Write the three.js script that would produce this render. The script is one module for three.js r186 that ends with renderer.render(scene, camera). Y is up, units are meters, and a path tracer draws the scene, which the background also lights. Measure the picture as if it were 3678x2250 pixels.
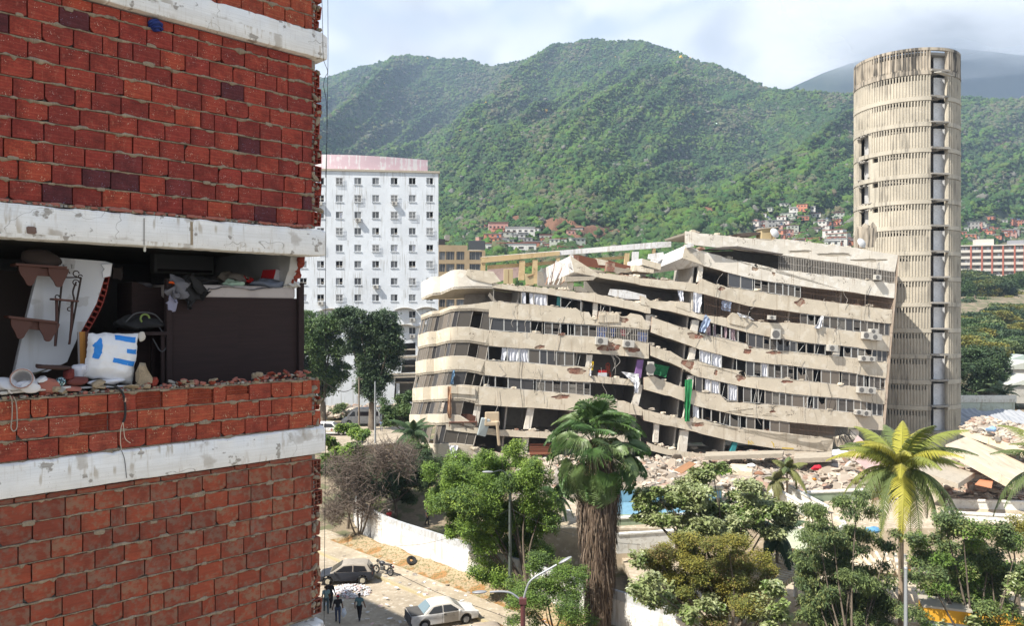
import * as THREE from 'three';
import { mergeGeometries,toCreasedNormals,mergeVertices } from 'three/addons/utils/BufferGeometryUtils.js';
import { RoundedBoxGeometry } from 'three/addons/geometries/RoundedBoxGeometry.js';
import { MarchingCubes } from 'three/addons/objects/MarchingCubes.js';

// ---------------------------------------------------------------- camera, sky, sun, exposure
const scene = new THREE.Scene();
const F = 2770,CX = 1839,CY = 1127,EYE = 19;// focal length in photo pixels, eye height above the street
const camera = new THREE.PerspectiveCamera(2 * Math.atan(1125 / F) * 180 / Math.PI,3678 / 2250,0.1,20000);
camera.position.set(0,EYE,0);
camera.lookAt(0,EYE,-10);
const renderer = new THREE.WebGLRenderer({ antialias: true });
renderer.toneMapping = THREE.LinearToneMapping;
renderer.toneMappingExposure = 1.88;
renderer.shadowMap.enabled = true;
const SUN_AZ = 58 * Math.PI / 180,SUN_EL = 50 * Math.PI / 180;
const SUN = new THREE.Vector3(-Math.sin(SUN_AZ) * Math.cos(SUN_EL),Math.sin(SUN_EL),Math.cos(SUN_AZ) * Math.cos(SUN_EL));
const sun = new THREE.DirectionalLight(new THREE.Color(1.0,0.945,0.85),5);
sun.position.copy(SUN).multiplyScalar(300).add(new THREE.Vector3(0,0,-60));
sun.target.position.set(0,0,-60);scene.add(sun,sun.target);
sun.castShadow = true;sun.shadow.mapSize.set(4096,4096);
Object.assign(sun.shadow.camera,{ left: -160,right: 160,top: 160,bottom: -160,near: 1,far: 900 });

// ---------------------------------------------------------------- random numbers and noise
function rng(seed) { let a = seed >>> 0;return ()=>{ a = (a + 0x6D2B79F5) | 0;let t = Math.imul(a ^ (a >>> 15),1 | a);t = (t + Math.imul(t ^ (t >>> 7),61 | t)) ^ t;return ((t ^ (t >>> 14)) >>> 0) / 4294967296;};}
const lerp = (a,b,t)=>a + (b - a) * t,clamp = (x,a = 0,b = 1)=>Math.min(b,Math.max(a,x));
const sstep = (a,b,x)=>{ const t = clamp((x - a) / (b - a));return t * t * (3 - 2 * t);};
function hash2(x,y,s) { let h = Math.imul(x | 0,374761393) ^ Math.imul(y | 0,668265263) ^ Math.imul(s | 0,1442695041);h = Math.imul(h ^ (h >>> 13),1274126177);return ((h ^ (h >>> 16)) >>> 0) / 4294967296;}
function vnoise(x,y,s = 0,per = 0) {                     // value noise 0..1, periodic when per > 0
const xi = Math.floor(x),yi = Math.floor(y),fx = x - xi,fy = y - yi;
const u = fx * fx * (3 - 2 * fx),v = fy * fy * (3 - 2 * fy);
const m = per ? (n)=>((n % per) + per) % per : (n)=>n;
const x0 = m(xi),x1 = m(xi + 1),y0 = m(yi),y1 = m(yi + 1);
return lerp(lerp(hash2(x0,y0,s),hash2(x1,y0,s),u),lerp(hash2(x0,y1,s),hash2(x1,y1,s),u),v);
}
function fbm(x,y,s = 0,oct = 4,per = 0) { let a = 0.5,f = 1,t = 0,n = 0;for (let i = 0;i < oct;i++) { t += a * vnoise(x * f,y * f,s + i * 17,per * f);n += a;a *= 0.5;f *= 2;} return t / n;}
function ridged(x,y,s = 0,oct = 4) { let a = 0.5,f = 1,t = 0,n = 0;for (let i = 0;i < oct;i++) { t += a * (1 - Math.abs(2 * vnoise(x * f,y * f,s + i * 31) - 1));n += a;a *= 0.5;f *= 2;} return t / n;}

// ---------------------------------------------------------------- the sky: thin cloud over pale blue, a bank of white cloud round the mountain
{
const W = 1280,H = 640,data = new Float32Array(W * H * 4);
for (let j = 0;j < H;j++) for (let i = 0;i < W;i++) {
const el = (j + 0.5) / H * Math.PI - Math.PI / 2,az = (i + 0.5) / W * Math.PI * 2;
const cx = Math.cos(az) * Math.cos(el),cz = Math.sin(az) * Math.cos(el),cy = Math.sin(el);
const e = Math.max(el,0.0);
const zen = sstep(0,1.3,e);
let r = lerp(0.50,0.13,zen),g = lerp(0.60,0.26,zen),b = lerp(0.74,0.52,zen);
// cloud on a sheet overhead; low on the sky it becomes a bank
const q = 1 / (0.22 + Math.max(cy,0));
const wx = cx * q * 2.1,wz = cz * q * 2.1;
const warp = fbm(wx * 0.8 + 9,wz * 0.8 + 3,5,4);
let c = fbm(wx * 1.2 + warp * 1.3 + 4,wz * 1.2 - warp + 31,11,6);
const bank = fbm(Math.cos(az) * 6 + 40 + warp,Math.sin(az) * 6 + e * 11 + 20,23,6);
let cover = sstep(0.46,0.68,c) * 0.75 * (1 - 0.45 * sstep(0.5,1.0,e));
const low = 1 - sstep(0.26,0.46,e + (bank - 0.5) * 0.35);
cover = Math.max(cover,low * (0.55 + 0.5 * sstep(0.32,0.56,bank)));
cover = clamp(cover);
const thick = fbm(wx * 2.3 + warp * 2 + 70,wz * 2.3 + e * 6 + 11,41,5);
const shade = lerp(0.72,1.12,sstep(0.34,0.56,thick * 0.5 + bank * 0.5));
r = lerp(r,0.84 * shade,cover);g = lerp(g,0.85 * shade,cover);b = lerp(b,0.85 * shade,cover);
if (el < 0) { const t = sstep(0,-0.25,el);r = lerp(r,0.22,t);g = lerp(g,0.23,t);b = lerp(b,0.22,t);}
const k = (j * W + i) * 4,q0 = 0.60 * lerp(1.45,0.85,sstep(0.3,0.85,e));data[k] = r * q0;data[k + 1] = g * q0;data[k + 2] = b * q0;data[k + 3] = 1;
}
const t = new THREE.DataTexture(data,W,H,THREE.RGBAFormat,THREE.FloatType);
t.mapping = THREE.EquirectangularReflectionMapping;t.magFilter = t.minFilter = THREE.LinearFilter;t.needsUpdate = true;
scene.background = t;scene.environment = t;scene.backgroundIntensity = 1;scene.environmentIntensity = 1;
}

// ---------------------------------------------------------------- helpers
const V = (x,y,z)=>new THREE.Vector3(x,y,z);
const ray = (px,py)=>V((px - CX) / F,-(py - CY) / F,-1);
const D = (px,py,d)=>V((px - CX) / F * d,EYE - (py - CY) / F * d,-d);// the place that a photo pixel shows at a given distance
const taken = new Map();
function numbered(n) { const k = taken.get(n) || 0;taken.set(n,k + 1);return k ? n + '_' + String(k).padStart(3,'0') : n;}
function mesh(name,geo,mat,parent) { const m = new THREE.Mesh(geo,mat);m.name = parent && parent !== scene ? name : numbered(name);m.castShadow = m.receiveShadow = true;(parent || scene).add(m);return m;}
function thing(name,label,category,pos,turn = 0,group) { const o = new THREE.Group();o.name = numbered(name);if (pos) o.position.copy(pos);o.rotation.y = turn;o.userData = { label,category };if (group) o.userData.group = group;scene.add(o);return o;}
function single(name,geo,mat,label,category,group) { const m = mesh(name,geo,mat);m.userData = { label,category };if (group) m.userData.group = group;return m;}
function struct(name,geo,mat) { const m = mesh(name,geo,mat);m.userData = { kind: 'structure' };return m;}
function part(name,parent,pos) { const o = new THREE.Group();o.name = name;if (pos) o.position.copy(pos);parent.add(o);return o;}
function stuff(m) { m.userData.kind = 'stuff';return m;}
function copy(o,label,pos,turn) { const c = o.clone();c.name = numbered(o.name.replace(/_\d\d\d$/,''));c.userData = { ...o.userData,label };if (pos) c.position.copy(pos);if (turn !== undefined) c.rotation.y = turn;scene.add(c);return c;}
const merge = (gs)=>{ gs = gs.map(g=>{ const n = g.index ? g.toNonIndexed() : g;for (const k of Object.keys(n.attributes)) if (!['position','normal','uv'].includes(k)) n.deleteAttribute(k);return n;});return mergeGeometries(gs,false);};
function xf(g,x = 0,y = 0,z = 0,rx = 0,ry = 0,rz = 0) { g.applyMatrix4(new THREE.Matrix4().compose(V(x,y,z),new THREE.Quaternion().setFromEuler(new THREE.Euler(rx,ry,rz,'YXZ')),V(1,1,1)));return g;}
function uvm(g,s = 1) {                                                        // uv in metres, by the way each face points
if (g.index) g = g.toNonIndexed();
const p = g.attributes.position,n = g.attributes.normal,uv = new Float32Array(p.count * 2);
for (let i = 0;i < p.count;i++) {
const ax = Math.abs(n.getX(i)),ay = Math.abs(n.getY(i)),az = Math.abs(n.getZ(i));
let u,v;if (ay > ax && ay > az) { u = p.getX(i);v = p.getZ(i);} else if (ax > az) { u = p.getZ(i);v = p.getY(i);} else { u = p.getX(i);v = p.getY(i);}
uv[i * 2] = u * s;uv[i * 2 + 1] = v * s;
}
g.setAttribute('uv',new THREE.BufferAttribute(uv,2));return g;
}
const box = (w,h,d,x = 0,y = 0,z = 0,rx = 0,ry = 0,rz = 0)=>xf(uvm(new THREE.BoxGeometry(w,h,d)),x,y,z,rx,ry,rz);
const rbox = (w,h,d,r,x = 0,y = 0,z = 0,rx = 0,ry = 0,rz = 0,seg = 2)=>xf(uvm(new RoundedBoxGeometry(w,h,d,seg,r)),x,y,z,rx,ry,rz);
const cyl = (r0,r1,h,x = 0,y = 0,z = 0,seg = 12,open = false)=>xf(new THREE.CylinderGeometry(r1,r0,h,seg,1,open),x,y + h / 2,z);
function bar(a,b,r,seg = 6,r1 = r) { const d = b.clone().sub(a),l = d.length();const g = new THREE.CylinderGeometry(r1,r,l,seg,1);g.applyMatrix4(new THREE.Matrix4().compose(a.clone().add(b).multiplyScalar(0.5),new THREE.Quaternion().setFromUnitVectors(V(0,1,0),d.normalize()),V(1,1,1)));return g;}
function beam(a,b,w,h) { const d = b.clone().sub(a),l = d.length();const g = uvm(new THREE.BoxGeometry(w,h,l));g.applyMatrix4(new THREE.Matrix4().lookAt(b,a,V(0,1,0)).setPosition(a.clone().add(b).multiplyScalar(0.5)));return g;}
function tube(pts,r,seg = 24,rad = 6) { return new THREE.TubeGeometry(new THREE.CatmullRomCurve3(pts),seg,r,rad);}
function extr(pts,depth,bevel = 0) { const s = new THREE.Shape(pts.map(p=>new THREE.Vector2(p[0],p[1])));return uvm(new THREE.ExtrudeGeometry(s,{ depth,bevelEnabled: bevel > 0,bevelSize: bevel,bevelThickness: bevel,bevelOffset: -bevel,bevelSegments: 1,curveSegments: 8 }));}
function jitter(g,amt,freq,seed) {                                            // pushes points about with noise, equal points alike
const p = g.attributes.position;
for (let i = 0;i < p.count;i++) { const x = p.getX(i),y = p.getY(i),z = p.getZ(i);p.setXYZ(i,x + (fbm(x * freq + z * freq * 0.7,y * freq + 7,seed,3) - 0.5) * amt,y + (fbm(y * freq + 3,z * freq + x * freq * 0.6,seed + 1,3) - 0.5) * amt,z + (fbm(z * freq - 5,x * freq + y * freq * 0.8,seed + 2,3) - 0.5) * amt);}
g.computeVertexNormals();return g;
}
function rockGeo(seed,w,h,d) { let g = new THREE.IcosahedronGeometry(0.5,1);g = mergeVertices(g.deleteAttribute('uv') && g.deleteAttribute('normal') ? g : g);const p = g.attributes.position,r = rng(seed);for (let i = 0;i < p.count;i++) { const k = 0.72 + r() * 0.5;p.setXYZ(i,clamp(p.getX(i) * k,-0.38,0.38) * w * 1.3,clamp(p.getY(i) * k,-0.38,0.38) * h * 1.3,clamp(p.getZ(i) * k,-0.38,0.38) * d * 1.3);} g = g.toNonIndexed();g.computeVertexNormals();return uvm(g);}

// ---------------------------------------------------------------- textures: colour and relief of materials
const lin = (h)=>{ const c = new THREE.Color(h);return [c.r,c.g,c.b];};
const toS = (x)=>{ x = clamp(x);return Math.round(255 * (x <= 0.0031308 ? x * 12.92 : 1.055 * Math.pow(x,1 / 2.4) - 0.055));};
function tex(w,h,metresX,metresY,fn,data = false) {                           // fn(u, v, x, y) gives linear colour, or height when data
const a = new Uint8Array(w * h * 4);
for (let y = 0;y < h;y++) for (let x = 0;x < w;x++) { const c = fn(x / w,y / h,x,y),k = (y * w + x) * 4;if (data) { a[k] = a[k + 1] = a[k + 2] = Math.round(clamp(c) * 255);} else { a[k] = toS(c[0]);a[k + 1] = toS(c[1]);a[k + 2] = toS(c[2]);} a[k + 3] = 255;}
const t = new THREE.DataTexture(a,w,h);t.wrapS = t.wrapT = THREE.RepeatWrapping;t.magFilter = t.minFilter = THREE.LinearFilter;if (!data) t.colorSpace = THREE.SRGBColorSpace;t.repeat.set(1 / metresX,1 / metresY);t.needsUpdate = true;return t;
}
const mix3 = (a,b,t)=>[lerp(a[0],b[0],t),lerp(a[1],b[1],t),lerp(a[2],b[2],t)];
const std = (o)=>new THREE.MeshStandardMaterial({ roughness: 0.85,...o });
const rgb = (r,g,b)=>new THREE.Color().setRGB(r,g,b);
const plain = (r,g,b,rough = 0.85,metal = 0)=>std({ color: rgb(r,g,b),roughness: rough,metalness: metal });

// crown helper: cards of leaves as instances
const M4 = new THREE.Matrix4();

// ================================================================= materials shared by the brick building
const T = {};
T.clay = tex(512,512,0.6,0.6,(u,v)=>{
const a = fbm(u * 6,v * 6,3,4,6),g = vnoise(u * 8,v * 90,8,0),s = vnoise(u * 60,v * 60,5,60),fl = vnoise(u * 34,v * 150,77),sc = fbm(u * 26,v * 9,91,3);
let k = 0.86 + (a - 0.5) * 0.7 + (g - 0.5) * 0.3 + (s - 0.5) * 0.3;
let c = [0.255 * k,0.034 * k,0.021 * k];
if (fl > 0.87) c = mix3(c,[0.45,0.20,0.13],(fl - 0.87) * 4);
const gr = Math.abs(((v * 9) % 1) - 0.5);if (gr < 0.035 && a > 0.42) c = mix3(c,[0.42,0.13,0.08],0.35);
const ws = vnoise(u * 70,v * 70,37,70),wm = fbm(u * 5,v * 5,39,3,5);if (ws > 0.86 && wm > 0.5) c = mix3(c,[0.55,0.45,0.38],0.6);
if (sc > 0.72) c = mix3(c,[0.40,0.17,0.12],(sc - 0.72) * 2.2);
return c;
});
T.clayH = tex(512,512,0.6,0.6,(u,v)=>0.5 + 0.25 * (vnoise(u * 6,v * 96,8,0) - 0.5) + 0.5 * (fbm(u * 40,v * 40,5,3,40) - 0.5),true);
T.mortar = tex(512,512,0.8,0.8,(u,v)=>{ const a = fbm(u * 9,v * 9,13,5,9),b = vnoise(u * 90,v * 90,3,90);const k = 0.55 + a * 0.7 + (b - 0.5) * 0.3;return [0.30 * k,0.235 * k,0.165 * k];});
T.mortarH = tex(512,512,0.8,0.8,(u,v)=>fbm(u * 16,v * 16,51,5,16),true);
T.paint = tex(2048,256,5.4,0.45,(u,v,x,y)=>{
const a = fbm(u * 26,v * 3,21,5,0),drip = fbm(u * 160,v * 2.5,33,3),st = fbm(u * 12,v * 1.2,61,4),sp = vnoise(u * 500,v * 60,4),brush = vnoise(u * 30,v * 60,92);
let k = 0.90 + (a - 0.5) * 0.2 + (brush - 0.5) * 0.05;let c = [0.90 * k,0.89 * k,0.87 * k];
c = mix3(c,[0.42,0.35,0.26],sstep(0.56,0.80,drip) * sstep(0.42,0.68,st) * 0.75);
c = mix3(c,[0.36,0.31,0.25],sstep(0.66,0.78,fbm(u * 20,v * 1.6,71,5)) * 0.6);
const pe = fbm(u * 46 + 5,v * 4 + 9,101,5);if (pe > 0.72) c = mix3(c,[0.34,0.315,0.285],clamp((pe - 0.72) * 22));
if (sp > 0.965) c = mix3(c,[0.2,0.15,0.11],0.7);
const cr = Math.abs(fbm(u * 5 + 3,v * 0.7 + 8,141,5) - 0.5);if (cr < 0.0022) c = mix3(c,[0.2,0.17,0.14],0.6);
const fw = vnoise(u * 7,v * 46,151);c = mix3(c,[0.62,0.59,0.54],(fw > 0.62 ? 0.22 : 0));const vs = vnoise(u * 420,v * 1.5,161);if (vs > 0.82) c = mix3(c,[0.5,0.45,0.38],(vs - 0.82) * 1.6);
return c;
});
T.paintH = tex(1024,256,2.7,0.45,(u,v)=>0.5 * fbm(u * 40,v * 8,15,5) + 0.5 * (fbm(u * 23 + 5,v * 4 + 9,101,5) > 0.65 ? 0.2 : 0.6),true);
T.rough = tex(512,512,1.2,1.2,(u,v)=>{ const a = fbm(u * 7,v * 7,73,5,7);const k = 0.7 + a * 0.6;return [k,k,k];});
T.roughH = tex(512,512,1.2,1.2,(u,v)=>fbm(u * 22,v * 22,53,5,22),true);
const clayM = [[1,1,1],[1.18,1.22,1.1],[0.86,0.82,0.9],[0.66,0.72,1.05],[0.38,0.5,0.95],[1.38,1.55,1.2],[0.95,0.85,0.95],[1.08,1.0,1.05]].map(c=>std({ map: T.clay,bumpMap: T.clayH,bumpScale: 0.003,color: rgb(...c),roughness: 0.9 }));
// the lower wall is smeared with mortar
T.clayD = tex(512,512,0.9,0.9,(u,v)=>{
const a = fbm(u * 9,v * 9,3,4,9),g = vnoise(u * 9,v * 120,8,0),sm = fbm(u * 7 + 3,v * 7,63,5,7),f = fbm(u * 30,v * 30,29,3,30);
let k = 0.85 + (a - 0.5) * 0.5 + (g - 0.5) * 0.2;let c = [0.27 * k,0.058 * k,0.029 * k];
return mix3(c,[0.20,0.135,0.092],clamp(sstep(0.44,0.74,sm * 0.5 + f * 0.5) * 0.7));
});
const clayDM = [[1,1,1],[1.15,1.1,1.0],[0.86,0.86,0.9],[1.05,0.92,0.85],[0.95,1.05,1.15]].map(c=>std({ map: T.clayD,bumpMap: T.clayH,bumpScale: 0.004,color: rgb(...c),roughness: 0.92 }));
const clayO = [[1.25,1.6,1.2],[1.38,1.9,1.35],[1.1,1.3,1.1],[1.25,1.8,1.6]].map(c=>std({ map: T.clay,bumpMap: T.clayH,bumpScale: 0.003,color: rgb(...c),roughness: 0.9 }));
const mortarM = std({ map: T.mortar,bumpMap: T.mortarH,bumpScale: 0.012,roughness: 0.95 });
const beamM = std({ map: T.paint,bumpMap: T.paintH,bumpScale: 0.006,roughness: 0.8 });
const creamM = std({ map: T.rough,color: rgb(0.48,0.40,0.27),roughness: 0.9 });
const roomWhite = std({ map: T.rough,bumpMap: T.roughH,bumpScale: 0.002,color: rgb(0.46,0.455,0.45),roughness: 0.8 });
const concreteM = std({ map: T.rough,bumpMap: T.roughH,bumpScale: 0.01,color: rgb(0.30,0.28,0.25),roughness: 0.95 });

// ================================================================= the brick building in the foreground: local x runs along the wall, z out of it
const BW = thing('brick_building','red hollow-brick building with white concrete beams and one storey torn open','building',V(-3.94,0,-8.8),Math.PI / 4);
BW.updateMatrixWorld(true);
const BWinv = BW.matrixWorld.clone().invert();
function W(px,py,inset = 0) {                              // the point of the wall (or of a plane behind it) that a photo pixel shows
const o = V(0,EYE,0).applyMatrix4(BWinv),d = ray(px,py).applyMatrix4(BWinv).sub(V(0,0,0).applyMatrix4(BWinv));
const t = (-inset - o.z) / d.z;return o.addScaledVector(d,t);
}
const wallS = (px)=>W(px,1127).x;
const chipRand = rng(501);
const BRW = 0.279,BRH = 0.187,BRD = 0.13;
function brickShape(seed,chips) {
const r = rng(seed),w = BRW / 2,h = BRH / 2,pts = [];
const cs = [[-w,-h],[w,-h],[w,h],[-w,h]];
for (let i = 0;i < 4;i++) {
const c = cs[i],p = cs[(i + 3) % 4],n = cs[(i + 1) % 4];
if (r() < chips) { const k = 0.012 + r() * r() * 0.075,k2 = 0.012 + r() * r() * 0.06;const a = V(p[0] - c[0],p[1] - c[1],0).normalize(),b = V(n[0] - c[0],n[1] - c[1],0).normalize();pts.push([c[0] + a.x * k,c[1] + a.y * k],[c[0] + (a.x * k + b.x * k2) * (0.35 + r() * 0.3),c[1] + (a.y * k + b.y * k2) * (0.35 + r() * 0.3)],[c[0] + b.x * k2,c[1] + b.y * k2]);}
else pts.push(c);
if (r() < 0.5) { const t = 0.3 + r() * 0.4;pts.push([lerp(c[0],n[0],t) + (r() - 0.5) * 0.003,lerp(c[1],n[1],t) + (r() - 0.5) * 0.003]);}
}
const g = extr(pts,BRD - 0.004,0.003);g.translate(0,0,-BRD);
const uv = g.attributes.uv,ou = r(),ov = r();for (let i = 0;i < uv.count;i++) uv.setXY(i,uv.getX(i) + ou,uv.getY(i) + ov);
return g;
}
const brickG = [];for (let i = 0;i < 22;i++) brickG.push(brickShape(900 + i,i < 12 ? 0.1 : 0.42));
const brokenG = (()=>{ const gs = [box(BRW,BRH,0.03,0,0,-0.055)];for (const y of [-0.088,-0.035,0.03,0.086]) gs.push(box(BRW,0.009,0.035,0,y,-0.025));return merge(gs);})();
const halfBrokenG = (()=>{ const gs = [box(BRW,BRH,0.03,0,0,-0.055),box(BRW,BRH * 0.42,0.09,0,-BRH * 0.28,-0.046)];for (const y of [0.035,0.088]) gs.push(box(BRW,0.009,0.035,0,y,-0.025));return merge(gs);})();
const hollowG = [0,1,2].map(k=>{                       // the end of a hollow block: a clay grid round six cells
const w = 0.15,h = 0.19,s = new THREE.Shape([[-w / 2,-h / 2],[w / 2 - 0.01 * k,-h / 2 + 0.01 * k],[w / 2,h / 2 - 0.012 * k],[-w / 2,h / 2]].map(p=>new THREE.Vector2(...p)));
for (let i = 0;i < 2;i++) for (let j = 0;j < 3;j++) { const x0 = -w / 2 + 0.012 + i * 0.066,y0 = -h / 2 + 0.012 + j * 0.058;s.holes.push(new THREE.Path([[x0,y0],[x0 + 0.056,y0],[x0 + 0.056,y0 + 0.048],[x0,y0 + 0.048]].map(p=>new THREE.Vector2(...p))));}
const g = uvm(new THREE.ExtrudeGeometry(s,{ depth: 0.12,bevelEnabled: false }));g.translate(0,0,-0.12);return g;
});
function bedGeo(x0,x1,h,seed,z = 0) {                   // an irregular bead of mortar between two courses
const n = Math.round((x1 - x0) / 0.035),r = rng(seed),pos = [],idx = [];
for (let i = 0;i <= n;i++) {
const x = lerp(x0,x1,i / n),a = (fbm(x * 9,seed,seed,4) - 0.5),b = fbm(x * 14 + 5,seed * 3.1,seed + 9,4) - 0.5;
const t = h / 2 + 0.030 * Math.max(0,a * 2.6 - 0.2) - 0.004 + a * 0.012,bt = -h / 2 - 0.05 * Math.max(0,b * 2.6 - 0.2) + 0.003 - b * 0.012,pr = z + 0.002 + 0.024 * Math.max(a + b,-0.35);
pos.push(x,t + 0.004,-0.03,x,t,pr - 0.004 + r() * 0.003,x,0.003,pr + 0.002,x,bt,pr - 0.004 + r() * 0.003,x,bt - 0.004,-0.03);
}
for (let i = 0;i < n;i++) for (let k = 0;k < 4;k++) { const a = i * 5 + k,b = a + 5;idx.push(a,a + 1,b,b,a + 1,b + 1);}
const g = new THREE.BufferGeometry();g.setAttribute('position',new THREE.Float32BufferAttribute(pos,3));g.setIndex(idx);g.computeVertexNormals();return uvm(g);
}
const COURSE = 0.2072;
const S_END = 1.868;
function brickWall(name,yTop,joints,mats,seed,{ s0 = -2.4,s1 = S_END,rows = joints.length,dark = 0.2,special = ()=>null,thinTop = 0 }) {
const wall = part(name,BW),r = rng(seed);
const yBot = yTop - rows * COURSE;
mesh('wall_core',box(s1 - s0 + 0.1,yTop - yBot + thinTop + 0.02,0.08,(s0 + s1) / 2 + 0.03,(yTop + yBot + thinTop) / 2,-0.105),concreteM,wall);
const allRows = [];if (thinTop > 0.03) allRows.push([yTop + thinTop / 2 + 0.004,(thinTop - 0.012) / BRH,wallS(joints[0]) + 0.14,-1]);
for (let k = 0;k < rows;k++) allRows.push([yTop - (k + 0.5) * COURSE,1,wallS(joints[k]),k]);
for (const [y,sy,j0,k] of allRows) {
let x = j0;while (x - 0.29 > s0) x -= 0.29;
let left = x - 0.29;
while (left < s1 - 0.02) {
let w = 0.29 * (0.97 + r() * 0.06);if (r() < 0.06) w *= 0.55;
let right = Math.min(left + w,s1);if (s1 - right < 0.07) right = s1;
const ww = right - left,mid = (left + right) / 2;
const sp = special(k,mid,r);
if (sp !== 'gap' && ww > 0.03) {
const m = mats[(r() < dark) ? Math.floor(r() * mats.length) : Math.floor(r() * 3)];
const g = sp === 'broken' ? brokenG : sp === 'half' ? halfBrokenG : r() < 0.62 ? brickG[Math.floor(r() * 12)] : brickG[Math.floor(r() * 22)];
const b = mesh('brick',g,m,wall);
b.position.set(mid,y + (r() - 0.5) * 0.006,(r() - 0.5) * 0.008 - (r() < 0.05 ? 0.012 : 0));b.scale.set((ww - 0.012) / BRW,sy,1);b.rotation.z = (r() - 0.5) * 0.012;
}
left = right;
}
}
for (let k = 0;k <= rows;k++) mesh('mortar_bed',bedGeo(s0,s1 + 0.02,0.020,seed * 7 + k),mortarM,wall).position.y = yTop - k * COURSE;
{ const gs = [];for (let q = 0;q < rows * 5;q++) { const k = Math.floor(r() * (rows + 1)),w = 0.02 + r() * r() * 0.06;gs.push(jitter(rockGeo(seed * 100 + q,w * 2.0,w * (0.5 + r() * 0.5),0.02),w * 0.6,18,q).translate(lerp(-1.9,s1,r()),yTop - k * COURSE - (r() - 0.3) * 0.03,0.004));} stuff(mesh('squeezed_mortar',merge(gs),mortarM,wall));}
// ragged right end: hollow block ends and lumps of mortar
for (let k = 0;k < rows;k++) {
const y = yTop - (k + 0.5) * COURSE;
if (r() < 0.62) { const b = mesh('hollow_block',hollowG[Math.floor(r() * 3)],mats[Math.floor(r() * 3)],wall);b.position.set(1.955 + (r() - 0.4) * 0.035,y + (r() - 0.5) * 0.02,-0.01 - r() * 0.05);b.rotation.set((r() - 0.5) * 0.06,0.1 + r() * 0.3,(r() - 0.5) * 0.12);}
else { const b = mesh('brick',brickG[12 + Math.floor(r() * 10)],mats[Math.floor(r() * 3)],wall);b.position.set(1.94 + r() * 0.03,y,-0.02 - r() * 0.03);b.scale.set(0.42,0.95,1);b.rotation.z = (r() - 0.5) * 0.1;}
for (let q = 0;q < 2;q++) { const l = mesh('mortar_lump',jitter(rockGeo(seed + k * 9 + q,0.03 + r() * 0.05,0.04 + r() * 0.14,0.05),0.05,14,k * 3 + q),mortarM,wall);l.position.set(S_END + 0.01 + r() * 0.05 + q * 0.08,y + (r() - 0.5) * 0.2,-0.02 - r() * 0.02 - q * 0.03);l.rotation.set(r() * 3,r() * 3,r() * 3);}
}
return wall;
}
const zj = (z)=>z / 2.009,z3 = (z)=>z / 1.7733;
const upperBot = 20.10,lowTop = 17.148;
brickWall('brick_wall',22.205,[1258,1145,1253,1187,1258,1185,1240,1306,1208,1332].map(zj),clayM,11,{ thinTop: 0.12,dark: 0.3,special: ()=>null });
brickWall('parapet_wall',18.125,[1130,1058,1107].map(z3),clayO,12,{ dark: 0.3,special: (k,x)=>(k === 0 && x > -0.22 && x < 0.07) || (k === 0 && x > 0.38 && x < 0.62) ? 'broken' : (k === 0 && x > 0.66 && x < 0.93) ? 'half' : (k === 1 && x > -0.98 && x < -0.72) ? 'broken' : null });
brickWall('lower_brick_wall',17.075,[958,1128,1055,1129,1078,1122,1187,1115,1187,1110].map(z3),clayDM,13,{ thinTop: 0.06,dark: 0.25,special: ()=>null });
brickWall('upper_brick_wall',22.695 + 4 * COURSE,[1258,1187,1258,1187].map(zj),clayO,14,{ dark: 0.2 });
brickWall('bottom_brick_wall',14.55,[1187,1110].map(z3),clayDM,15,{ dark: 0.2 });
// beams, proud of the bricks
function beamGeo(x0,x1,y0,y1,proud,seed) {
const n = 110,pos = [],uv = [],idx = [];
for (let i = 0;i <= n;i++) {
const x = lerp(x0,x1,i / n),a = fbm(x * 7,seed,seed,5) - 0.5,b = fbm(x * 11,seed + 4,seed + 8,5) - 0.5,e = sstep(x1 - 0.10,x1,x);
const yt = y1 + Math.min(0,a * 0.07) - e * 0.03 + b * 0.01,yb = y0 + Math.max(0,b * 0.02) + e * 0.012,z = proud + (fbm(x * 2,4,seed + 3,3) - 0.5) * 0.012 - e * 0.02;
const ring = [[y1 + 0.004,-0.20],[y1 + 0.002 + Math.min(0,a * 0.04),z - 0.06],[yt - 0.004,z - 0.012 + a * 0.008],[yt - 0.018,z],[lerp(yb,yt,0.5),z + 0.002 * Math.sin(x * 9)],[yb + 0.022,z],[yb + 0.004,z - 0.012],[yb,z - 0.03],[yb,-0.20]];
ring.forEach(([y,zz],k)=>{ pos.push(x,y,zz);uv.push(x + seed * 0.37,k < 2 ? y1 - zz : k > 6 ? y0 + zz : y);});
}
const R = 9;for (let i = 0;i < n;i++) for (let k = 0;k < R - 1;k++) { const a = i * R + k,b = a + R;idx.push(a,a + 1,b,b,a + 1,b + 1);}
const last = n * R;for (let k = 1;k < R - 1;k++) idx.push(last,last + k,last + k + 1);
const g = new THREE.BufferGeometry();g.setAttribute('position',new THREE.Float32BufferAttribute(pos,3));g.setAttribute('uv',new THREE.Float32BufferAttribute(uv,2));g.setIndex(idx);g.computeVertexNormals();return toCreasedNormals(g,0.7);
}
for (const [y0,proud,sd] of [[22.34,0.10,3],[19.747,0.07,6],[17.148,0.045,9],[14.55,0.04,12]]) { const b = mesh('concrete_beam',beamGeo(-2.6,2.045,y0,y0 + 0.35,proud,sd),beamM,BW);b.userData.label = 'white painted concrete beam, stained and flaking';}
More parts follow.
